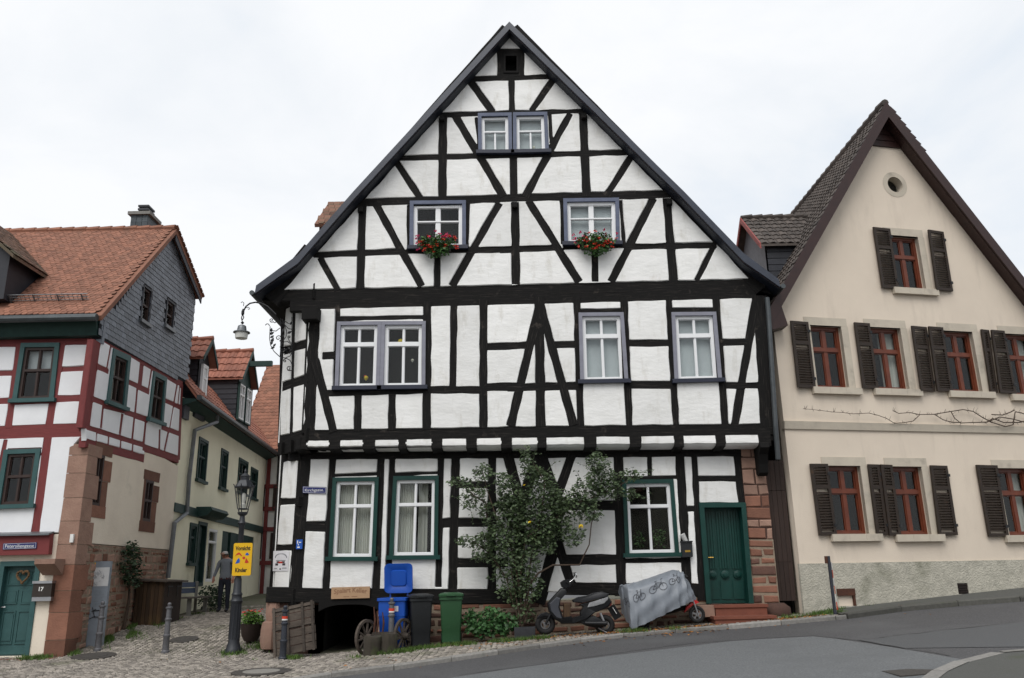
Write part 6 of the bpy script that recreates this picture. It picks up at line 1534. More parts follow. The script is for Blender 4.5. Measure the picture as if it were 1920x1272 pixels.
for s_, hx, hy_, hz in ((-1, -.30, -.10, .93), (1, .24, -.06, .91)):
    b = MB(); h0 = pb_ + Vector((hx, hy_, hz)); b.tube([h0 + Vector((0, 0, .05)), h0, h0 + Vector((0, -.01, -.05)), h0 + Vector((0, -.015, -.075))], [.024, .034, .036, .022], 7)
    for k in range(4): q = h0 + Vector((-.024 + .016 * k, -.012, -.07)); b.tube([q, q + Vector((0, -.012, -.03)), q + Vector((0, -.03, -.055 + .006 * abs(k - 1)))], [.0095, .0085, .006], 5)
    b.tube([h0 + Vector((-.03 * s_, -.01, -.02)), h0 + Vector((-.045 * s_, -.02, -.05)), h0 + Vector((-.04 * s_, -.03, -.075))], [.011, .01, .007], 5); shade_auto(b.build('hand', 'skin', per))
# ================================================================== ivy, bowl, hatch
def stemmed(name, label, cat, p, blobs, n, s, leafm, stem=None, stemr=.02, flat=.6, group=None, shell=.0):
    t = thing(name, label, cat, p, group); b = MB()
    for c, rx, ry, rz in blobs: leafcloud(b, c, rx, ry, rz, int(n * rx * rz * 10), s, flat, shell=shell)
    o = b.build('foliage', leafm, t)
    if stem:
        b = MB()
        for S_ in stem: b.tube(S_, [stemr * (1 - .7 * i / (len(S_) - 1)) for i in range(len(S_))], 6)
        b.build('stems', 'bark', t)
    return t
ivp = LS.pt(*LS.q('M', 520, 760), .12); iv0 = LS.pt(LS.q('M', 500, 1080)[0], hgt(-9.2, 20.6), .05)
stemmed('ivy_bush', 'dark ivy bush growing out of the rubble wall above its bare stem', 'plant', iv0, [(ivp, .22, .5, .42), (ivp + Vector((.05, .1, -.35)), .16, .35, .25), (ivp + Vector((.02, -.1, .35)), .13, .25, .2)], 420, .09, 'leaf_dark', [[iv0, iv0 + Vector((.03, .05, .6)), ivp]], .05)
bp_ = base_at(470, 1203, 19.0)
bowl = thing('planter_bowl', 'dark round bowl planter with orange flowers beside the lamp post', 'planter', bp_)
b = MB(); b.lathe([(.10, 0), (.14, .01), (.20, .12), (.235, .33), (.245, .36), (.225, .36), (.20, .30)], bp_ + Vector((0, 0, .04)), 18); shade_auto(b.build('bowl', 'planter_brown', bowl), 40)
b = MB(); b.lathe([(.21, .33), (.21, .345)], bp_ + Vector((0, 0, .02)), 14); b.build('soil', 'soil', bowl)
b = MB()
for k in range(3): a = k * 2.1; b.lathe([(.025, 0), (.03, .06)], bp_ + Vector((.1 * math.cos(a), .1 * math.sin(a), -.01)), 7)
b.build('feet', 'planter_brown', bowl)['kind'] = 'stuff'
b = MB(); leafcloud(b, bp_ + Vector((0, 0, .50)), .23, .22, .18, 520, .075, .6, shell=0); b.build('foliage', 'leaf_bright', bowl)
b = MB()
for k in range(26): a, q = random.uniform(0, 6.28), random.uniform(0, .2); leafcloud(b, bp_ + Vector((q * math.cos(a), q * math.sin(a), .64 + random.uniform(-.06, .05))), .02, .02, .015, 7, .03, .8, shell=0)
b.build('flowers', 'petal_red', bowl)
# leaning hatch
HP = Plane((0, 17.62, 0), 0); hq = [HP.q('R5', 138, 903), HP.q('R5', 405, 846), HP.q('R5', 440, 1150), HP.q('R5', 168, 1208)]
hatch = thing('plank_hatch', 'weathered wooden cellar hatch leaning against the corner stone', 'hatch', HP.pt(*hq[3]))
QH = Quad(HP, hq); lean = lambda t, d: .26 * t + d
def hb(mb, a0, a1, t0, t1, d0, d1): mb.hexa([QH.p(a0, t0, lean(t0, d0)), QH.p(a1, t0, lean(t0, d0)), QH.p(a1, t1, lean(t1, d0)), QH.p(a0, t1, lean(t1, d0)), QH.p(a0, t0, lean(t0, d1)), QH.p(a1, t0, lean(t0, d1)), QH.p(a1, t1, lean(t1, d1)), QH.p(a0, t1, lean(t1, d1))])
for k in range(6): b = MB(); j = random.uniform(-.01, .01); hb(b, 0, 1 + j, k / 6 + .008, (k + 1) / 6 - .008, -.05, -.012 + random.uniform(-.006, .004)); b.build('plank', 'wood_old', hatch)
for a in (.02, .34, .70, .93): b = MB(); hb(b, a, a + .055, -.02, 1.01, -.008, .035); b.build('batten', 'wood_old', hatch)
for t in (.03, .42): b = MB(); hb(b, 0, 1, t, t + .045, -.006, .02); b.build('batten', 'wood_old', hatch)
# ================================================================== old cart with two wheels, stumps
cart = thing('hand_cart', 'old two-wheeled iron-tyred cart axle with spoked wooden wheels before the blue bin', 'cart', base_at(720, 1222, 17.0))
wl = onY(687, 1195, 17.05); wr = onY(756, 1193, 17.0)
for c, yaw in ((wl, R(62)), (wr, R(66))):
    pl = Plane((c.x, c.y, 0), yaw); cc = (0, c.z); r_ = .33
    b = MB(); n = 28; vs = []
    for k in range(n):
        a = 2 * math.pi * k / n
        for rr_, d in ((r_, -.025), (r_, .025), (r_ - .05, .025), (r_ - .05, -.025)): vs.append(pl.pt(rr_ * math.cos(a), c.z + rr_ * math.sin(a), d))
    b.add(vs, [(4 * k + j, 4 * k + (j + 1) % 4, 4 * ((k + 1) % n) + (j + 1) % 4, 4 * ((k + 1) % n) + j) for k in range(n) for j in range(4)]); w_ = b.build('wheel', 'wood_old', cart)
    for k in range(10): a = 2 * math.pi * k / 10 + .2; b = MB(); b.beam(pl.pt(.05 * math.cos(a), c.z + .05 * math.sin(a), 0), pl.pt((r_ - .045) * math.cos(a), c.z + (r_ - .045) * math.sin(a), 0), .035, .03, up=pl.N, w2=.025); b.build('spoke', 'wood_old', w_)
    b = MB(); b.tube([pl.pt(0, c.z, -.13), pl.pt(0, c.z, -.06), pl.pt(0, c.z, .06), pl.pt(0, c.z, .12)], [.045, .065, .065, .04], 10); shade_auto(b.build('hub', 'wood_old', w_))
b = MB(); b.beam(wl, wr, .07, .08); b.build('axle', 'wood_old', cart); b = MB(); b.beam(wl + Vector((.12, .02, .06)), wr + Vector((-.15, .02, .06)), .1, .05); b.build('bolster', 'wood_old', cart)
for dx, h_ in ((-.22, .5), (-.16, .42), (-.05, .4)): q = (wl + wr) / 2 + Vector((dx, .03, .05)); b = MB(); b.tube([q, q + Vector((.02, 0, h_ * .5)), q + Vector((-.01, .01, h_))], [.016, .022, .01], 6); b.build('rusty_rod', 'rust', cart)
for i, (px_, py_, yy, rr_, hh_, lb) in enumerate(((698, 1230, 16.72, .175, .33, 'cracked grey tree stump left of the mossy one, before the cart'), (729, 1230, 16.75, .155, .36, 'mossy tree stump between the cart wheels'))):
    p = base_at(px_, py_, yy); b = MB(); n = 14; secs = []
    for z, k in ((-.03, 1.06), (.05, 1.0), (.2, .98), (hh_ - .01, 1.0), (hh_, .96)): secs.append([Vector((rr_ * k * (1 + .05 * math.sin(3 * t + i) + .03 * math.sin(7 * t)) * math.cos(t), rr_ * k * (1 + .05 * math.sin(3 * t + i)) * math.sin(t), z + (.015 * math.sin(2 * t) if z > .3 else 0))) for t in [2 * math.pi * q / n for q in range(n)]])
    loft(b, secs, p); o = tag(shade_auto(b.build('tree_stump', 'stump', loc=p), 45), lb, 'stump')
# ================================================================== bins
def wheelie(name, label, p, w, d, h, m, rz, open_lid=False):
    t = thing(name, label, 'bin', p); Mz = Matrix.Rotation(rz, 3, 'Z'); G = lambda v: p + Mz @ Vector(v)
    b = MB(); loft(b, [rrect(w * .78, d * .72, .04, .05, 0, -.02), rrect(w * .8, d * .74, .04, h * .3, 0, -.02), rrect(w * .815, d * .755, .04, h * .31, 0, -.02), rrect(w * .93, d * .9, .05, h - .07), rrect(w, d, .05, h - .06), rrect(w, d, .05, h - .01), rrect(w * .92, d * .9, .045, h - .005), rrect(w * .9, d * .88, .045, h - (.35 if open_lid else .02))], p, rz); shade_auto(b.build('body', m, t), 40)
    b = MB(); b.tube([G((-w * .3, d * .5 + .04, h - .05)), G((w * .3, d * .5 + .04, h - .05))], .015, 6)
    b.build('handle', m, t)
    for s_ in (-1, 1):
        b = MB(); b.tube([G((s_ * w * .34, d * .36, .1)), G((s_ * w * .44, d * .36, .1))], .1, 14); shade_auto(b.build('wheel', 'rubber', t))
    b = MB()
    if not open_lid:
        loft(b, [rrect(w * 1.05, d * 1.06, .05, h), rrect(w * 1.06, d * 1.07, .05, h + .035), rrect(w * .96, d * .96, .05, h + .055, 0, .01), rrect(w * .6, d * .6, .05, h + .075, 0, .02)], p, rz); shade_auto(b.build('lid', m, t), 40)
        b = MB(); loft(b, [rrect(w * .4, .05, .02, h + .01, 0, -d * .54), rrect(w * .4, .05, .02, h + .04, 0, -d * .54)], p, rz); b.build('lid_grip', m, t)
    else:
        Mo = Mz @ Matrix.Rotation(R(96), 3, 'X'); hp = G((0, d * .5 + .01, h + .03))
        loft(b, [rrect(w * .98, d, .09, .0, 0, d / 2 + .05), rrect(w * .98, d, .09, .04, 0, d / 2 + .05), rrect(w * .80, d * .8, .08, .03, 0, d / 2 + .05), rrect(w * .55, d * .55, .06, .0, 0, d / 2 + .05), rrect(w * .5, d * .5, .05, .025, 0, d / 2 + .05)], hp, 0, Mo); ld = shade_auto(b.build('lid', m, t), 40)
        b = MB()
        for s_ in (-.3, .3): b.tube([hp + Mz @ Vector((s_ * w, 0, -.06)), hp + Mz @ Vector((s_ * w, .01, .07))], .018, 6)
        b.build('hinge', m, t)['kind'] = 'stuff'
    return t
wheelie('waste_bin', 'blue wheeled bin with its lid standing open behind the cart', base_at(739, 1214, 17.42), .60, .58, .98, 'bin_blue', R(-7), True)
wheelie('waste_bin', 'black wheeled bin between the blue and green bins', base_at(787, 1214, 17.35), .46, .52, .93, 'bin_black', R(14))
wheelie('waste_bin', 'green wheeled bin beside the low shrub', base_at(846, 1206, 17.38), .47, .50, .90, 'bin_green', R(4))
bl_ = base_at(739, 1214, 17.42); pl = Plane((bl_.x, 17.42, 0), R(-7)); b = MB(); b.prism([pl.pt(.03, bl_.z + .72, .262), pl.pt(.14, bl_.z + .72, .262), pl.pt(.14, bl_.z + .82, .262), pl.pt(.03, bl_.z + .82, .262)], pl.N * .004); tag(b.build('sticker', 'poster', loc=bl_), 'small pale sticker on the front of the blue bin', 'sticker')
# ================================================================== climbing rose with shrub and planter
RP = Plane((0, 17.45, 0), 0)
def r1(x, y, d=0.0): return RP.pt(*RP.q('R1', x, y), d)
rose = thing('climbing_rose', 'large dark green climbing rose with a few yellow blooms against the timbered wall', 'plant', r1(500, 1150))
blobs = [(250, 190, 60, 50), (110, 240, 75, 32), (200, 320, 75, 50), (165, 390, 45, 28), (380, 240, 55, 55), (430, 330, 85, 80), (560, 190, 60, 50), (620, 220, 70, 60), (520, 110, 32, 70), (640, 330, 110, 90), (520, 420, 120, 90), (400, 500, 85, 80), (560, 540, 150, 100), (700, 500, 100, 90), (820, 590, 70, 55), (850, 400, 110, 75), (900, 300, 90, 70), (1000, 230, 95, 90), (970, 120, 65, 70), (1050, 290, 80, 60), (1180, 200, 65, 35), (1180, 320, 40, 40), (930, 450, 65, 45), (250, 620, 60, 45), (150, 620, 65, 35), (330, 600, 95, 70), (480, 650, 140, 80), (520, 760, 100, 80), (480, 860, 75, 80), (335, 840, 45, 25), (500, 960, 90, 70), (420, 930, 70, 70), (560, 900, 70, 70), (250, 700, 60, 50), (420, 760, 90, 70), (270, 440, 35, 90), (310, 700, 55, 60), (640, 640, 70, 60), (520, 1080, 60, 50), (400, 400, 70, 60), (740, 380, 80, 60)]
rs = random.Random(21); b = MB(); upx = .00319
for x, y, rx, ry in blobs:
    n = int(rx * ry * (.066 if y < 700 else .045)); c = r1(x, y)
    for _ in range(n):
        a, q = rs.uniform(0, 6.283), math.sqrt(rs.random()) * rs.choice((1, 1, 1, 1.18)); leaf(b, c + Vector((rx * upx * q * math.cos(a), rs.uniform(-.22, .28), ry * upx * q * math.sin(a))), rs.uniform(.04, .105), rs, .58)
for _ in range(70):      # long sprays that break the outline
    x, y, rx, ry = rs.choice(blobs[:24]); a = rs.uniform(0, 6.283); c = r1(x + rx * .8 * math.cos(a), y + ry * .8 * math.sin(a), rs.uniform(-.1, .2)); d = Vector((math.cos(a), rs.uniform(-.4, .4), -math.sin(a) + .15)).normalized(); l_ = rs.uniform(.18, .45)
    for k in range(11): q = c + d * l_ * k / 10 + Vector((0, 0, -.10 * (k / 10) ** 2)); leaf(b, q + Vector((rs.uniform(-.03, .03), rs.uniform(-.03, .03), rs.uniform(-.03, .03))), rs.uniform(.035, .07), rs, .55)
    b.tube([c, c + d * l_ * .5 + Vector((0, 0, -.02)), c + d * l_ + Vector((0, 0, -.1))], [.005, .004, .002], 4)
b.build('foliage', 'leaf_rose', rose)
stems = [[(500, 1140), (490, 1000), (470, 850), (430, 650), (330, 450), (280, 300), (250, 180)], [(510, 1140), (520, 950), (560, 700), (620, 450), (640, 250), (560, 120)], [(520, 1140), (540, 900), (600, 820), (690, 770), (860, 768), (890, 700), (920, 640), (930, 520), (960, 400), (1000, 220)], [(490, 1140), (440, 1000), (400, 850), (300, 700), (180, 610)], [(505, 1140), (480, 900), (520, 600), (700, 480), (850, 380), (1100, 280), (1200, 210)], [(495, 1130), (450, 930), (430, 800)], [(515, 1130), (560, 980), (555, 850)], [(280, 480), (270, 380), (190, 330), (100, 240)]]
for S_ in stems: b = MB(); b.tube([r1(x, y, rs.uniform(-.05, .1)) for x, y in S_], [.022 - .014 * i / (len(S_) - 1) for i in range(len(S_))], 6); b.build('stem', 'bark', rose)
for x, y, k in ((858, 527, .9), (548, 503, .6), (510, 275, .4)):
    b = MB(); leafcloud(b, r1(x, y, .26), .035 * k, .03 * k, .03 * k, 22, .045 * k, .9, rs, 0); b.build('bloom', 'petal_yellow', rose)
sb0 = r1(300, 1190); stemmed('low_shrub', 'low bright green shrub between the green bin and the rose', 'plant', Vector((sb0.x, 17.45, hgt(sb0.x, 17.45))), [(r1(200, 1130, .05), .27, .28, .2), (r1(310, 1110, .0), .3, .28, .25), (r1(400, 1140, .05), .24, .25, .2), (r1(260, 1170, .2), .35, .22, .14), (r1(180, 1085, -.05), .12, .2, .14)], 480, .085, 'leaf_shrub', flat=.8, shell=.2)
pp_ = base_at(984, 1190, 17.3); b = MB(); loft(b, [rrect(.40, .26, .02, 0), rrect(.42, .28, .02, .22), rrect(.38, .24, .02, .22), rrect(.38, .24, .02, .19)], pp_); pt_ = thing('planter_box', 'small ribbed grey planter box at the foot of the rose', 'planter', pp_); b.build('box', 'planter_grey', pt_)
for k in range(7): b = MB(); b.box(pp_ + Vector((-.165 + .055 * k, -.143, .11)), (.012, .012, .2)); b.build('rib', 'planter_grey', pt_)
# ================================================================== scooter
SPn = Plane((0, 17.22, 0), 0)
def u_(x, y): return SPn.q('U', x, y)
def up_(*p): return [u_(p[i], p[i + 1]) for i in range(0, len(p), 2)]
scz = base_at(1080, 1188, 17.22)
sct = thing('motor_scooter', 'black and silver motor scooter parked against the timbered house', 'scooter', scz)
c1s, c2s = u_(183, 682), u_(815, 692); wheel(sct, SPn, c1s, .20, .056, 'alloy', 3); wheel(sct, SPn, c2s, .195, .055, 'alloy', 3, -.02)
def part(nm, m, P, hw, d0=0.0, par=None): b = MB(); puff(b, SPn, P, hw, d0=d0); return shade_auto(b.build(nm, m, par or sct), 35)
part('leg_shield', 'scooter_black', up_(205, 455, 300, 350, 345, 300, 395, 300, 405, 340, 340, 410, 330, 500, 372, 625, 470, 610, 470, 655, 350, 668, 265, 620, 215, 540), .15)
part('front_apron', 'scooter_grey', up_(222, 460, 300, 385, 340, 400, 318, 500, 362, 632, 300, 618, 235, 540), .17)
part('front_fender', 'scooter_black', up_(90, 610, 130, 570, 195, 552, 255, 580, 272, 620, 230, 600, 170, 590, 120, 612), .075)
part('floorboard', 'scooter_black', up_(350, 640, 470, 612, 560, 585, 640, 510, 720, 545, 620, 625, 480, 672, 350, 672), .13)
part('seat', 'seat_vinyl', up_(465, 425, 530, 395, 620, 380, 690, 350, 780, 338, 850, 358, 845, 388, 740, 410, 640, 440, 560, 458, 475, 448), .13)
part('rear_body', 'scooter_black', up_(540, 470, 640, 445, 845, 385, 885, 445, 850, 500, 740, 545, 640, 580, 560, 620, 545, 560, 580, 500), .12)
for s_ in (1, -1): part('side_panel', 'scooter_silver', up_(625, 500, 645, 452, 845, 388, 838, 420, 800, 458, 690, 490), .012, s_ * .125)
part('tail_light', 'tail_red', up_(830, 445, 885, 452, 880, 485, 845, 490), .06)
part('headset', 'scooter_black', up_(338, 240, 380, 212, 450, 205, 480, 235, 450, 285, 400, 310, 355, 290), .10)
part('engine', 'scooter_black', up_(540, 600, 700, 590, 800, 640, 830, 690, 760, 730, 620, 700, 530, 660), .09)
b = MB(); b.tube([SPn.pt(*u_(600, 668), .13), SPn.pt(*u_(820, 672), .13)], [.04, .055], 12); b.tube([SPn.pt(*u_(815, 672), .13), SPn.pt(*u_(835, 672), .13)], [.03, .03], 10); shade_auto(b.build('exhaust', 'scooter_black', sct))
b = MB(); b.tube([SPn.pt(*u_(392, 300), 0), SPn.pt(*u_(290, 520), 0), SPn.pt(*u_(240, 570), .08), SPn.pt(*c1s, .08)], .022, 8); b.build('fork', 'scooter_black', sct)
b = MB(); b.tube([SPn.pt(*u_(420, 240), -.3), SPn.pt(*u_(400, 235), 0), SPn.pt(*u_(420, 240), .3)], .015, 6); b.tube([SPn.pt(*u_(432, 245), .2), SPn.pt(*u_(432, 245), .33)], .024, 8); b.build('handlebar', 'rubber', sct)
for d in (.24, -.24): b = MB(); m0 = SPn.pt(*u_(500, 160), d); b.tube([SPn.pt(*u_(425, 240), d), SPn.pt(*u_(480, 200), d), m0], .007, 5); b.lathe([(.02, -.012), (.05, -.008), (.055, 0), (.05, .012)], m0, 12, Matrix.Rotation(R(80), 3, 'Y')); shade_auto(b.build('mirror', 'chrome' if d > 0 else 'scooter_black', sct))
b = MB(); b.tube([SPn.pt(*u_(740, 720), .1), SPn.pt(*u_(832, 770), .14), SPn.pt(*u_(838, 800), .15)], .012, 6); b.build('kickstand', 'alloy', sct)
b = MB(); b.beam(SPn.pt(*u_(875, 490), 0), SPn.pt(*u_(955, 620), 0), .16, .012, up=SPn.N); b.build('mudguard', 'scooter_black', sct); b = MB(); b.beam(SPn.pt(*u_(895, 505), .01), SPn.pt(*u_(935, 570), .01), .13, .008, up=(1, 0, .6)); b.build('number_plate', 'sign_white', sct)
b = MB(); b.tube([SPn.pt(*u_(760, 560), .1), SPn.pt(*u_(815, 690), .1)], .024, 8); b.build('shock_absorber', 'alloy', sct)
b = MB(); puff(b, SPn, up_(375, 460, 450, 460, 450, 615, 372, 625), .10, d0=.0); b.build('foot_box', 'wood_brown', sct)
# ================================================================== covered moped
mz = base_at(1240, 1180, 17.4)
mop = thing('covered_moped', 'red moped under a grey cover printed with bicycles, leaning beside the door steps', 'moped', mz)
MP = Plane((0, 17.35, 0), 0); mq = lambda x, y: MP.q('U', x, y)
cols_ = [((955, 330), (1000, 560), 17.78), ((985, 292), (1042, 645), 17.5), ((1066, 312), (1102, 738), 17.12), ((1200, 285), (1232, 680), 17.08), ((1400, 225), (1442, 582), 17.10), ((1560, 176), (1602, 502), 17.14), ((1645, 152), (1700, 458), 17.2), ((1690, 215), (1778, 425), 17.42), ((1680, 232), (1770, 405), 17.8)]
rid = [(975, 278), (1060, 252), (1130, 238), (1250, 202), (1400, 150), (1530, 104), (1600, 116), (1652, 165)]; ridp = [0, 0, .12, .32, .57, .8, .93, 1, 1]
def lin(a, b, f_): return tuple(x * (1 - f_) + y * f_ for x, y in zip(a, b))
def surf(s, t):         # s round the sides (0..8), t from the ridge (0) over the shoulder (.2) to the hem (1)
    i = min(7, int(s)); f_ = s - i; f2 = f_ * f_ * (3 - 2 * f_)
    T = lin(cols_[i][0], cols_[i + 1][0], f_); B = lin(cols_[i][1], cols_[i + 1][1], f_); Y = cols_[i][2] * (1 - f2) + cols_[i + 1][2] * f2
    k = (ridp[i] * (1 - f_) + ridp[i + 1] * f_) * 7; j = min(6, int(k)); Rg = lin(rid[j], rid[j + 1], k - j)
    A = onY(*pp('U', *Rg), 17.52); Tp = onY(*pp('U', *T), Y + .05); Bp = onY(*pp('U', *B), Y - .05)
    wr = .014 * math.sin(s * 7.3 + t * 4) * min(1, t * 2) + .020 * math.sin(s * 12.1 - t * 2.2) * t * t + .008 * math.sin(t * 17 + s * 3)
    if t < .2: q = t / .2; p = A.lerp(Tp, q); p.z += .03 * math.sin(math.pi * q) - .02 * math.sin(s * 9) * math.sin(math.pi * q)
    else: q = (t - .2) / .8; p = Tp.lerp(Bp, q); p.y -= .05 * math.sin(math.pi * q)
    return p + Vector((wr * .5, -wr, 0))
b = MB(); NS = 64; vs = [surf(8 * i / NS, j / 24) for i in range(NS + 1) for j in range(25)]
b.add(vs, [(i * 25 + j, (i + 1) * 25 + j, (i + 1) * 25 + j + 1, i * 25 + j + 1) for i in range(NS) for j in range(24)])
b.add([surf(0, j / 24) for j in range(25)] + [surf(8, j / 24) for j in range(25)], [(j, j + 1, 26 + j, 25 + j) for j in range(24)])
shade_auto(b.build('cover', 'cover_grey', mop), 70)
for s0_, t0_, k in ((1.45, .52, .8), (2.72, .41, 1.0), (3.86, .34, 1.1), (5.0, .30, 1.0)):
    b = MB(); rs_s, rt_s = .19 * k, .075 * k; off = Vector((0, -.010, 0))
    for ds in (-.26 * k, .26 * k): b.tube([surf(s0_ + ds + rs_s * math.cos(a), t0_ + rt_s * math.sin(a)) + off for a in [2 * math.pi * q / 16 for q in range(16)]], .0045, 5, closed=True)
    fr = [[(-.05, 0), (-.02, -.12), (.035, -.11), (.0, 0), (-.05, 0)], [(-.02, -.12), (.0, 0)], [(.035, -.11), (.05, 0)], [(.035, -.11), (.03, -.15), (.045, -.155)], [(-.02, -.12), (-.025, -.145)], [(-.035, -.148), (-.012, -.148)]]
    for S_ in fr: b.tube([surf(s0_ + x * 5.2 * k, t0_ + y * k) + off for x, y in S_], .0045, 5)
    b.build('bicycle_print', 'cover_print', mop)
wheel(mop, MP, mq(1788, 578), .165, .036, 'alloy', 5, .0); wheel(mop, MP, mq(1215, 655), .165, .04, 'alloy', 5, -.12)
b = MB(); puff(b, MP, [mq(*p) for p in ((1650, 560), (1665, 500), (1720, 450), (1775, 425), (1812, 450), (1740, 478), (1690, 520))], .06); shade_auto(b.build('fender', 'moped_red', mop), 35)
b = MB(); b.tube([MP.pt(*mq(1745, 440), .06), MP.pt(*mq(1800, 590), .06)], .014, 7); b.build('fork', 'alloy', mop)
b = MB(); b.tube([MP.pt(*mq(1250, 640), -.1), MP.pt(*mq(1450, 560), -.1), MP.pt(*mq(1680, 500), -.05)], .05, 8); b.build('frame', 'scooter_black', mop)
b = MB(); b.tube([MP.pt(*mq(1660, 165), .0), MP.pt(*mq(1685, 190), .05)], .03, 8); b.build('mirror', 'rubber', mop)
# ================================================================== signs on the walls
def plate(name, label, pl, q, m, d=.03, cat='sign', th=.012, rim=None):
    Q = Quad(pl, q); t = thing(name, label, cat, Q.p(.5, 1, d)); b = MB(); Q.bar(b, 0, 1, 0, 1, d - th, d); b.build('plate', m, t)
    if rim: b = MB(); Q.ring(b, .005, d, d + .002, a=(.02, .98), b=(.07, .93)); b.build('rim', rim, t)
    return t, Q
t, Q = plate('street_name_sign', 'blue street name sign reading Kirchgasse on the timbered house', G0, poly_uv(G0, 'F', [280, 343, 394, 346, 392, 379, 280, 375]), 'sign_blue', .035, rim='sign_white'); uc, vc = Q.uv(.5, .52); put_text(G0, uc, vc, 'Kirchgasse.', .085, Q.w * .80, .037, 'sign_white', t, bold=.0)
t, Q = plate('street_name_sign', 'blue street name sign reading Petersiliengasse on the red board', LF.off(.14), poly_uv(LF.off(.14), 'N', [30, 172, 305, 162, 300, 212, 25, 222]), 'sign_blue', .02, rim='sign_white'); uc, vc = Q.uv(.5, .52); put_text(LF.off(.14), uc, vc, 'Petersiliengasse', .10, Q.w * .86, .022, 'sign_white', t, bold=.0)
t, Q = plate('utility_plate', 'tiny blue utility plate on the black corner post', G0, poly_uv(G0, 'R5', [296, 455, 336, 453, 334, 514, 294, 515]), 'sign_bluebright', .03, rim=None)
for (a0, a1, b0, b1) in ((.15, .3, .1, .42), (.45, .8, .25, .35), (.3, .42, .45, .62), (.2, .6, .75, .88)): b = MB(); Q.bar(b, a0, a1, b0, b1, .03, .032); b.build('marking', 'sign_white', t)
pq = poly_uv(SP0, 'R5', [152, 527, 255, 525, 246, 655, 148, 657]); t, Q = plate('poster', 'white paper poster pinned to the left corner of the timbered house', SP0, pq, 'poster', .022, 'poster', .004)
for (a0, a1, b0, b1, m) in ((.16, .34, .62, .73, 'print_dark'), (.62, .80, .62, .73, 'print_dark'), (.2, .8, .46, .5, 'print_grey'), (.36, .62, .53, .62, 'sign_red'), (.24, .40, .52, .6, 'belt_dark'), (.58, .76, .52, .6, 'belt_dark'), (.1, .28, .86, .90, 'print_grey'), (.62, .9, .84, .88, 'print_grey'), (.44, .54, .87, .93, 'print_dark')): b = MB(); Q.bar(b, a0, a1, b0, b1, .022, .024); b.build('print', m, t)
b = MB()
for k in range(15): a = math.pi * (k + .5) / 15; c_ = (.5 - .36 * math.cos(a), .34 - .2 * math.sin(a)); Q.bar(b, c_[0] - .02, c_[0] + .02, c_[1] - .03, c_[1] + .04, .022, .024)
b.build('arched_lettering', 'print_grey', t)['kind'] = 'stuff'
t, Q = plate('wooden_sign', 'pale plywood sign with faded lettering above the cellar mouth', G0, poly_uv(G0, 'F', [420, 832, 606, 827, 604, 883, 418, 888]), 'plywood', .05, 'sign', .02)
uc, vc = Q.uv(.5, .42); vs_t, fs_t = text_mesh('Spalart Keller', .13, Q.w * .86, .003); b = MB(); b.add([G0.pt(uc + v.x, vc + v.y + .03 * (1 - (v.x / (Q.w * .43)) ** 2), .0525) for v in vs_t], fs_t); b.build('lettering', 'plywood_text', t)
for a0, a1 in ((.32, .47), (.53, .68)): b = MB(); Q.bar(b, a0, a1, .80, .86, .05, .0525); b.build('small_lettering', 'plywood_text', t)
# letter boxes
mbq = poly_uv(G0, 'V', [62, 562, 145, 560, 152, 675, 72, 680]); Q = Quad(G0, mbq); t = thing('letterbox', 'black letterbox with a rolled newspaper beside the green door', 'letterbox', Q.p(.5, 1, .1)); b = MB(); Q.bar(b, 0, 1, 0, 1, .01, .13); b.build('box', 'bin_black', t); b = MB(); Q.bar(b, -.03, 1.03, -.06, .04, .01, .15); b.build('lid', 'bin_black', t); b = MB(); Q.bar(b, .28, .78, .55, .68, .13, .134); b.build('badge', 'brass', t)
b = MB(); p0 = Q.p(.5, .02, .09); b.tube([p0, p0 + Vector((-.08, -.02, .16))], [.045, .06], 10); tag(shade_auto(b.build('newspaper', 'newspaper', loc=p0)), 'rolled newspaper sticking out of the black letterbox', 'newspaper')
mbq = rect_uv(LF, 'N', 300, 482, 455, 478, 442, 640, 288, 642); Q = Quad(LF, rq(mbq)); t = thing('letterbox', 'brown and steel letterbox with the number 17 beside the teal door', 'letterbox', Q.p(.5, 1, .1)); b = MB(); Q.bar(b, 0, 1, .1, .78, .01, .14); b.build('box', 'steel_brown', t); b = MB(); Q.bar(b, -.02, 1.02, -.02, .11, .01, .17); b.build('lid', 'steel', t); b = MB(); Q.bar(b, 0, 1, .79, 1, .02, .12); b.build('newspaper_tray', 'steel', t); put_text(LF, *Q.uv(.46, .40), '17', .11, .10, .143, 'sign_white', t)
# wreath on the teal door
wq_ = LF.q('N', 178, 440); wo = LF.pt(*wq_, -.06); t = thing('door_wreath', 'heart shaped twig wreath hanging on the teal door', 'wreath', wo)
hp_ = [(16 * math.sin(a) ** 3, 13 * math.cos(a) - 5 * math.cos(2 * a) - 2 * math.cos(3 * a) - math.cos(4 * a)) for a in [2 * math.pi * k / 26 for k in range(26)]]
for k in range(3): b = MB(); b.tube([wo + Vector((x * .0078 + random.uniform(-.01, .01), -.02 + random.uniform(-.015, .015), y * .0088 + random.uniform(-.01, .01))) for x, y in hp_], .018, 6, closed=True); b.build('twigs', 'wreath', t)
b = MB(); b.box(LF.pt(*LF.q('N', 596, 130), .04), (.07, .05, .17)); tag(b.build('bell_box', 'sign_white', loc=LF.pt(*LF.q('N', 596, 130), .04)), 'small white box on the sandstone corner of the red timbered house', 'box')
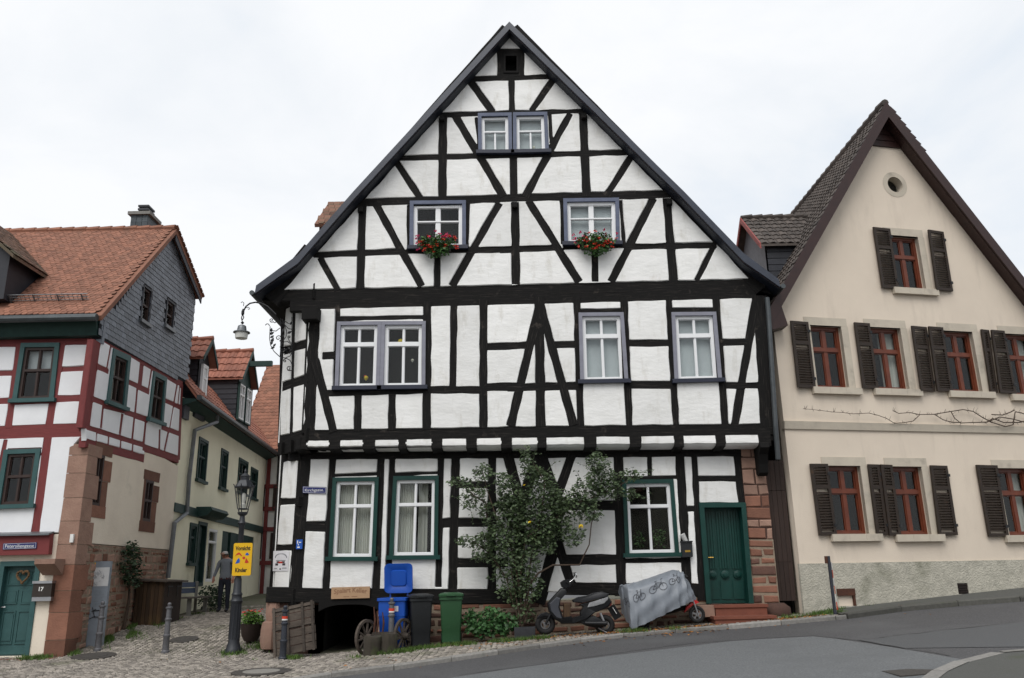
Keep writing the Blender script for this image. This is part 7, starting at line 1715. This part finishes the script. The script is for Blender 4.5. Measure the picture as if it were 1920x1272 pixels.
# ================================================================== wrought iron lamp and bracket
BP = Plane((0, 17.3, 0), 0); h_ = lambda x, y, d=0: BP.pt(*BP.q('H', x, y), d)
wlm = thing('wall_lamp', 'white shaded lamp hanging from a curved iron arm under the left eave', 'lamp', h_(210, 490))
b = MB(); b.tube([h_(620, 190), h_(520, 95), h_(450, 60), h_(375, 45), h_(310, 58), h_(262, 95), h_(238, 140), h_(225, 190)], .017, 7); b.build('arm', 'iron', wlm)
b = MB(); b.tube([h_(232, 90), h_(238, 55), h_(218, 38), h_(202, 52)], .008, 5); b.tube([h_(262, 110), h_(295, 105), h_(308, 122), h_(295, 132), h_(285, 122)], .008, 5); b.lathe([(.01, -.08), (.034, -.04), (.034, .02), (.012, .08)], h_(225, 165), 8); b.build('scrollwork', 'iron', wlm)
b = MB(); b.tube([h_(224, 190), h_(236, 225), h_(220, 255)], .012, 6); b.tube([h_(216, 205), h_(208, 235), h_(222, 290)], .012, 6); b.lathe([(.012, -.03), (.04, 0), (.012, .03)], h_(220, 290), 8); b.build('chain', 'iron', wlm)
lc = h_(211, 400); b = MB(); b.lathe([(.05, .155), (.085, .135), (.095, .08), (.10, .03), (.175, .0), (.182, -.015), (.17, -.02), (.12, -.02)], lc, 20); shade_auto(b.build('shade', 'zinc', wlm), 50)
b = MB(); b.lathe([(.13, -.015), (.135, -.06), (.125, -.145), (.09, -.155)], lc, 20); shade_auto(b.build('glass_bowl', 'lamp_white', wlm), 50)
BQ = Plane((0, 17.72, 0), 0); r2 = lambda x, y, d=0: BQ.pt(*BQ.q('R2', x, y), d)
ibk = thing('wrought_iron_bracket', 'black wrought iron bracket of scrolls and leaves at the upper left corner of the house', 'bracket', r2(490, 1070))
def spiral(cx, cy, r0, r1_, a0, turns, n=16): return [(cx + (r0 + (r1_ - r0) * k / n) * math.cos(a0 + turns * 2 * math.pi * k / n), cy + (r0 + (r1_ - r0) * k / n) * math.sin(a0 + turns * 2 * math.pi * k / n)) for k in range(n + 1)]
lines = [[(175, 420), (165, 600), (180, 700), (230, 790), (310, 865), (400, 890), (470, 860), (497, 800)], spiral(195, 325, 34, 8, .6, 1.2) + [], [(220, 352), (245, 365), (268, 345)], [(100, 400), (125, 378), (150, 385), (165, 412)], [(190, 480), (260, 487), (318, 440)], spiral(295, 592, 48, 10, 1.2, -1.3), [(312, 637), (370, 630), (408, 580), (418, 500), (395, 410), (350, 320)], [(350, 310), (400, 405), (445, 450), (495, 462)], spiral(458, 578, 22, 5, 2.6, 1.1), [(440, 590), (460, 640), (495, 670)], [(335, 700), (370, 650), (430, 640), (495, 690)], [(497, 980), (470, 925), (420, 895), (385, 905)], spiral(393, 930, 24, 6, -1.8, -1.1), spiral(452, 1045, 34, 9, -.6, -1.2), [(430, 1068), (460, 1080), (497, 1072)], [(500, 330), (480, 385), (440, 370), (380, 330)], [(330, 300), (345, 900)], [(497, 280), (497, 1080)]]
for S_ in lines: b = MB(); b.tube([r2(*p, random.uniform(0, .02)) for p in S_], .0095, 6); b.build('scroll', 'iron', ibk)
for x, y, s_ in ((190, 470, 1), (195, 520, 1.2), (200, 570, 1), (205, 620, 1.3), (195, 660, 1), (235, 695, .9), (210, 735, 1), (360, 480, 1.2), (460, 505, 1.1), (480, 370, .8), (365, 560, .7)):
    b = MB(); a = random.uniform(0, 6.28); b.lathe([(.004, -.05 * s_), (.03 * s_, -.01), (.022 * s_, .02), (.004, .05 * s_)], r2(x, y), 6, Matrix.Rotation(a * .2, 3, 'Y'), sy=.3); b.build('iron_leaf', 'iron', ibk)
b = MB(); leafcloud(b, r2(405, 755), .10, .05, .09, 90, .07, .8, shell=0); b.build('rosette', 'iron', ibk)
# ================================================================== flower boxes
for (c, x, y, rx, lb, tp) in (('B', 1330, 400, 1.0, 'red and orange geraniums hanging under the left blue gable window', .30), ('C', 622, 368, 1.08, 'pink and red geraniums hanging under the right blue gable window', .25)):
    u, v = G1.q(c, x, y); p = G1.pt(u, v, .16); t = thing('flower_box', lb, 'flowers', p); b = MB(); b.box(p + Vector((0, .02, -.02)), (.62, .17, .16)); b.build('trough', 'planter_brown', t)
    b = MB(); leafcloud(b, p + Vector((0, -.06, .06)), .42 * rx, .15, .20, 620, .07, .8, shell=0); leafcloud(b, p + Vector((0, -.08, -.12)), .30 * rx, .12, .18, 300, .07, .7, shell=0); b.build('foliage', 'leaf_ger', t)
    for k in range(44):
        a = random.uniform(-1, 1); zz = random.uniform(-.22, .32) * (1 - .4 * abs(a)); q = p + Vector((a * .47 * rx, -.16 + random.uniform(-.06, .03) + abs(a) * .06, zz + .03))
        b = MB(); leafcloud(b, q, .025, .02, .02, 9, .042, .95, shell=0); b.build('bloom', 'petal_pink' if (zz > .1 and random.random() < (.25 if c == 'B' else .6)) or a < -.85 else 'petal_red', t)
# ================================================================== vine on the cream house
t = thing('bare_vine', 'leafless vine trained along the string course of the cream house', 'vine', CF.pt(*CF.q('S', 1800, 880), .1))
sv = lambda x, y, d=.1: CF.pt(*CF.q('S', x, y), d); rs = random.Random(9)
for S_ in ([(170, 745), (240, 750), (310, 757), (400, 772), (480, 772), (560, 785), (680, 780), (760, 795), (820, 820), (880, 858), (960, 852), (1030, 840), (1080, 790), (1190, 788), (1300, 770), (1420, 750), (1500, 765), (1580, 815), (1640, 850), (1740, 885), (1805, 870), (1820, 770), (1870, 775), (1930, 800), (2000, 820)], [(870, 760), (920, 780), (1000, 775), (1080, 790)], [(1330, 770), (1350, 820), (1400, 855), (1520, 852), (1600, 850), (1700, 810), (1800, 825), (1900, 850), (1990, 870)], [(1640, 790), (1720, 795), (1790, 770), (1815, 755)], [(1600, 850), (1650, 820), (1740, 850), (1860, 850), (1960, 830)], [(1190, 790), (1260, 830), (1330, 850), (1400, 852)]):
    b = MB(); b.tube([sv(x, y, .1 + rs.uniform(-.02, .03)) for x, y in S_], [.005 + .008 * min(1, max(0, (x - 300) / 1400)) for x, y in S_], 5); b.build('stem', 'bark', t)
    b = MB()
    for i in range(len(S_) - 1):
        for _ in range(4): f_ = rs.random(); x = S_[i][0] * (1 - f_) + S_[i + 1][0] * f_; y = S_[i][1] * (1 - f_) + S_[i + 1][1] * f_; b.tube([sv(x, y), sv(x + rs.uniform(-22, 22), y - rs.uniform(-26, 34), .13)], [.005, .002], 4)
    b.build('twigs', 'bark', t)['kind'] = 'stuff'
# ================================================================== leaning marker post
mp0 = base_at(1566, 1153, 17.0); PP = Plane((mp0.x, 17.0, 0), 0); t = thing('marker_post', 'narrow dark post with red and white traffic panel seen edge-on', 'sign post', mp0)
ptop = PP.pt(*PP.uv(1553, 1043)); pbot = mp0 + Vector((0, 0, -.05)); b = MB(); b.beam(pbot, ptop, .045, .06, up=(0, 1, 0)); b.build('post', 'bollard_navy', t)
ax = (ptop - pbot); 
for k in range(6):
    a0, a1 = pbot + ax * (.12 + .13 * k), pbot + ax * (.12 + .13 * (k + 1)); w_ = .075 * (1 - .12 * k); b = MB(); b.hexa([a0 + Vector((.035, -.05, 0)), a0 + Vector((.035 + w_, .1, 0)), a1 + Vector((.035 + w_ * .85, .1, 0)), a1 + Vector((.035, -.05, 0)), a0 + Vector((.03, -.04, 0)), a0 + Vector((.03 + w_, .11, 0)), a1 + Vector((.03 + w_ * .85, .11, 0)), a1 + Vector((.03, -.04, 0))]); b.build('panel_stripe', 'reflect_red' if k % 2 == 0 else 'sign_white', t)
b = MB(); b.beam(ptop + ax * -.12 + Vector((-.05, .0, 0)), ptop + Vector((-.05, 0, 0)), .04, .05); b.build('bracket', 'rust', t)
# ================================================================== manholes
def manhole(px, py, r_, label, fill=None):
    c = gnd(px, py); o = thing('manhole_cover', label, 'manhole cover', c); sx, sy = (hgt(c.x + .3, c.y) - hgt(c.x - .3, c.y)) / .6, (hgt(c.x, c.y + .3) - hgt(c.x, c.y - .3)) / .6
    def disk(r0, z0, m, nm, n=28, rin=None):
        b = MB(); P = [c + Vector((r0 * math.cos(a), r0 * math.sin(a), sx * r0 * math.cos(a) + sy * r0 * math.sin(a) + z0)) for a in [2 * math.pi * k / n for k in range(n)]]; b.prism(P, (0, 0, -.04)); b.build(nm, m, o)
    disk(r_, .018, 'manhole', 'ring'); disk(r_ * .62, .023, 'manhole_fill' if fill else 'manhole', 'cover')
manhole(490, 1261, .50, 'large round manhole cover in the cobbles near the lower edge', True); manhole(176, 1231, .42, 'manhole cover before the bollard and information board'); manhole(345, 1200, .30, 'small dark drain cover behind the lone bollard'); 
c = gnd(1715, 1263, -.08); b = MB(); b.box(c + Vector((0, 0, .012)), (.55, .5, .02), Matrix.Rotation(R(-3), 3, 'Y')); tag(b.build('street_drain', 'manhole', loc=c), 'rusty drain grate in the road by the corner kerb', 'drain')
# ================================================================== grass, moss and fallen leaves
rs = random.Random(33)
def blades(spots, name, n, hgt_, m, label):
    b = MB()
    for (x0, y0, x1, y1, wd, den) in spots:
        for _ in range(int(n * den)):
            f_ = rs.random(); x = x0 + (x1 - x0) * f_ + rs.gauss(0, wd); y = y0 + (y1 - y0) * f_ + rs.gauss(0, wd)
            if x < XC + .04 and y > 17.95: continue
            if math.sin(x * 3.1 + 1) + math.sin(x * 7.7 + y * 5) + .8 * math.sin(y * 4.1 - x) < rs.uniform(-.9, .9): continue
            z = hgt(x, y); h_ = hgt_ * rs.uniform(.4, 1.2); a = rs.uniform(0, 6.28); w_ = .008; d = Vector((math.cos(a), math.sin(a), 0)); t_ = Vector((rs.uniform(-.6, .6), rs.uniform(-.6, .6), 1)) * h_
            p = Vector((x, y, z - .005)); b.add([p - d * w_, p + d * w_, p + t_ * .6 + d * w_ * .6, p + t_], [(0, 1, 2), (0, 2, 3)])
    o = b.build(name, m); o['kind'] = 'stuff'; o['label'] = label; o['category'] = 'grass'; return o
blades([(XC + .1, 18.2, XC + .15, 22, .08, 5), (XC + .3, 18.6, XC + .4, 21, .14, 5), (-9.9, 17.7, -9.3, 17.9, .10, 1.0), (XC + .35, 19.2, XC + .5, 21.5, .18, 2.6), (-5.7, 18.1, -5.2, 18.7, .22, 1.6), (-6.0, 18.0, -5.7, 18.05, .1, .5), (-5.0, 17.0, -4.2, 17.2, .07, 1.1), (-3.0, 16.6, -2.0, 16.75, .09, 1.6), (-2.0, 16.95, -.6, 17.05, .08, 1.2), (-.6, 17.0, .6, 17.0, .07, .8), (1.6, 17.0, 3.4, 17.0, .08, 1.6), (5.2, 17.35, 6.3, 17.3, .12, 1.4), (6.2, 17.75, 7.5, 18.15, .03, .5), (-8.9, 22.5, -8.7, 26, .15, .8)], 'grass', 900, .085, 'grass', 'short green grass and weeds along the wall feet and cobbles')
b = MB()
for (x0, y0, x1, y1, wd, n_) in ((-1.9, 17.3, .4, 17.25, .13, 130), (.5, 17.15, 1.9, 17.1, .13, 120), (1.7, 17.05, 3.6, 17.05, .13, 260), (3.2, 17.2, 3.9, 17.1, .12, 80), (5.0, 17.1, 5.9, 17.3, .13, 130), (-1, 16.1, 5.5, 16.75, .10, 60), (5.6, 17.0, 8.8, 17.6, .08, 26), (-3, 15.5, 9, 16.5, .5, 26), (-9, 17.5, -4, 17.0, .8, 14), (-1.5, 16.6, 4, 16.9, .15, 90)):
    for _ in range(n_):
        f_ = rs.random(); x = x0 + (x1 - x0) * f_ + rs.gauss(0, wd); y = y0 + (y1 - y0) * f_ + rs.gauss(0, wd); z = hgt(x, y) + .012 - (kh if y < kerbY(x) else 0); a = rs.uniform(0, 6.28); s_ = rs.uniform(.02, .042); d = Vector((math.cos(a), math.sin(a), rs.uniform(-.2, .3))); w_ = Vector((-math.sin(a), math.cos(a), rs.uniform(-.3, .3)))
        p = Vector((x, y, z)); b.add([p - d * s_, p + w_ * s_ * .6 + Vector((0, 0, .008)), p + d * s_, p - w_ * s_ * .6 + Vector((0, 0, .004))], [(0, 1, 2), (0, 2, 3)])
o = b.build('fallen_leaves', 'leaf_fallen'); tag(o, 'scattered brown and orange fallen leaves on the pavement', 'leaves', kind='stuff')
lsh = base_at(395, 1128, 25.6); stemmed('lane_shrub', 'grey green shrub beside the glazed door in the lane', 'plant', Vector((-8.8, 25.4, hgt(-8.8, 25.4))), [(Vector((-8.95, 25.3, hgt(-9, 25.4) + .35)), .3, .5, .4), (Vector((-9.0, 26.2, hgt(-9, 26) + .3)), .25, .4, .35)], 420, .09, 'leaf_dark', flat=.5)
fg = Vector((-8.2, 31.5, hgt(-8.2, 31.5))); stemmed('lane_tree', 'dark leafy bush at the far end of the lane', 'plant', fg, [(fg + Vector((.3, 0, .9)), .7, .6, .9), (fg + Vector((.9, .3, 1.3)), .6, .6, .8)], 160, .13, 'leaf_dark', [[fg, fg + Vector((.3, 0, 1.2))]], .06)
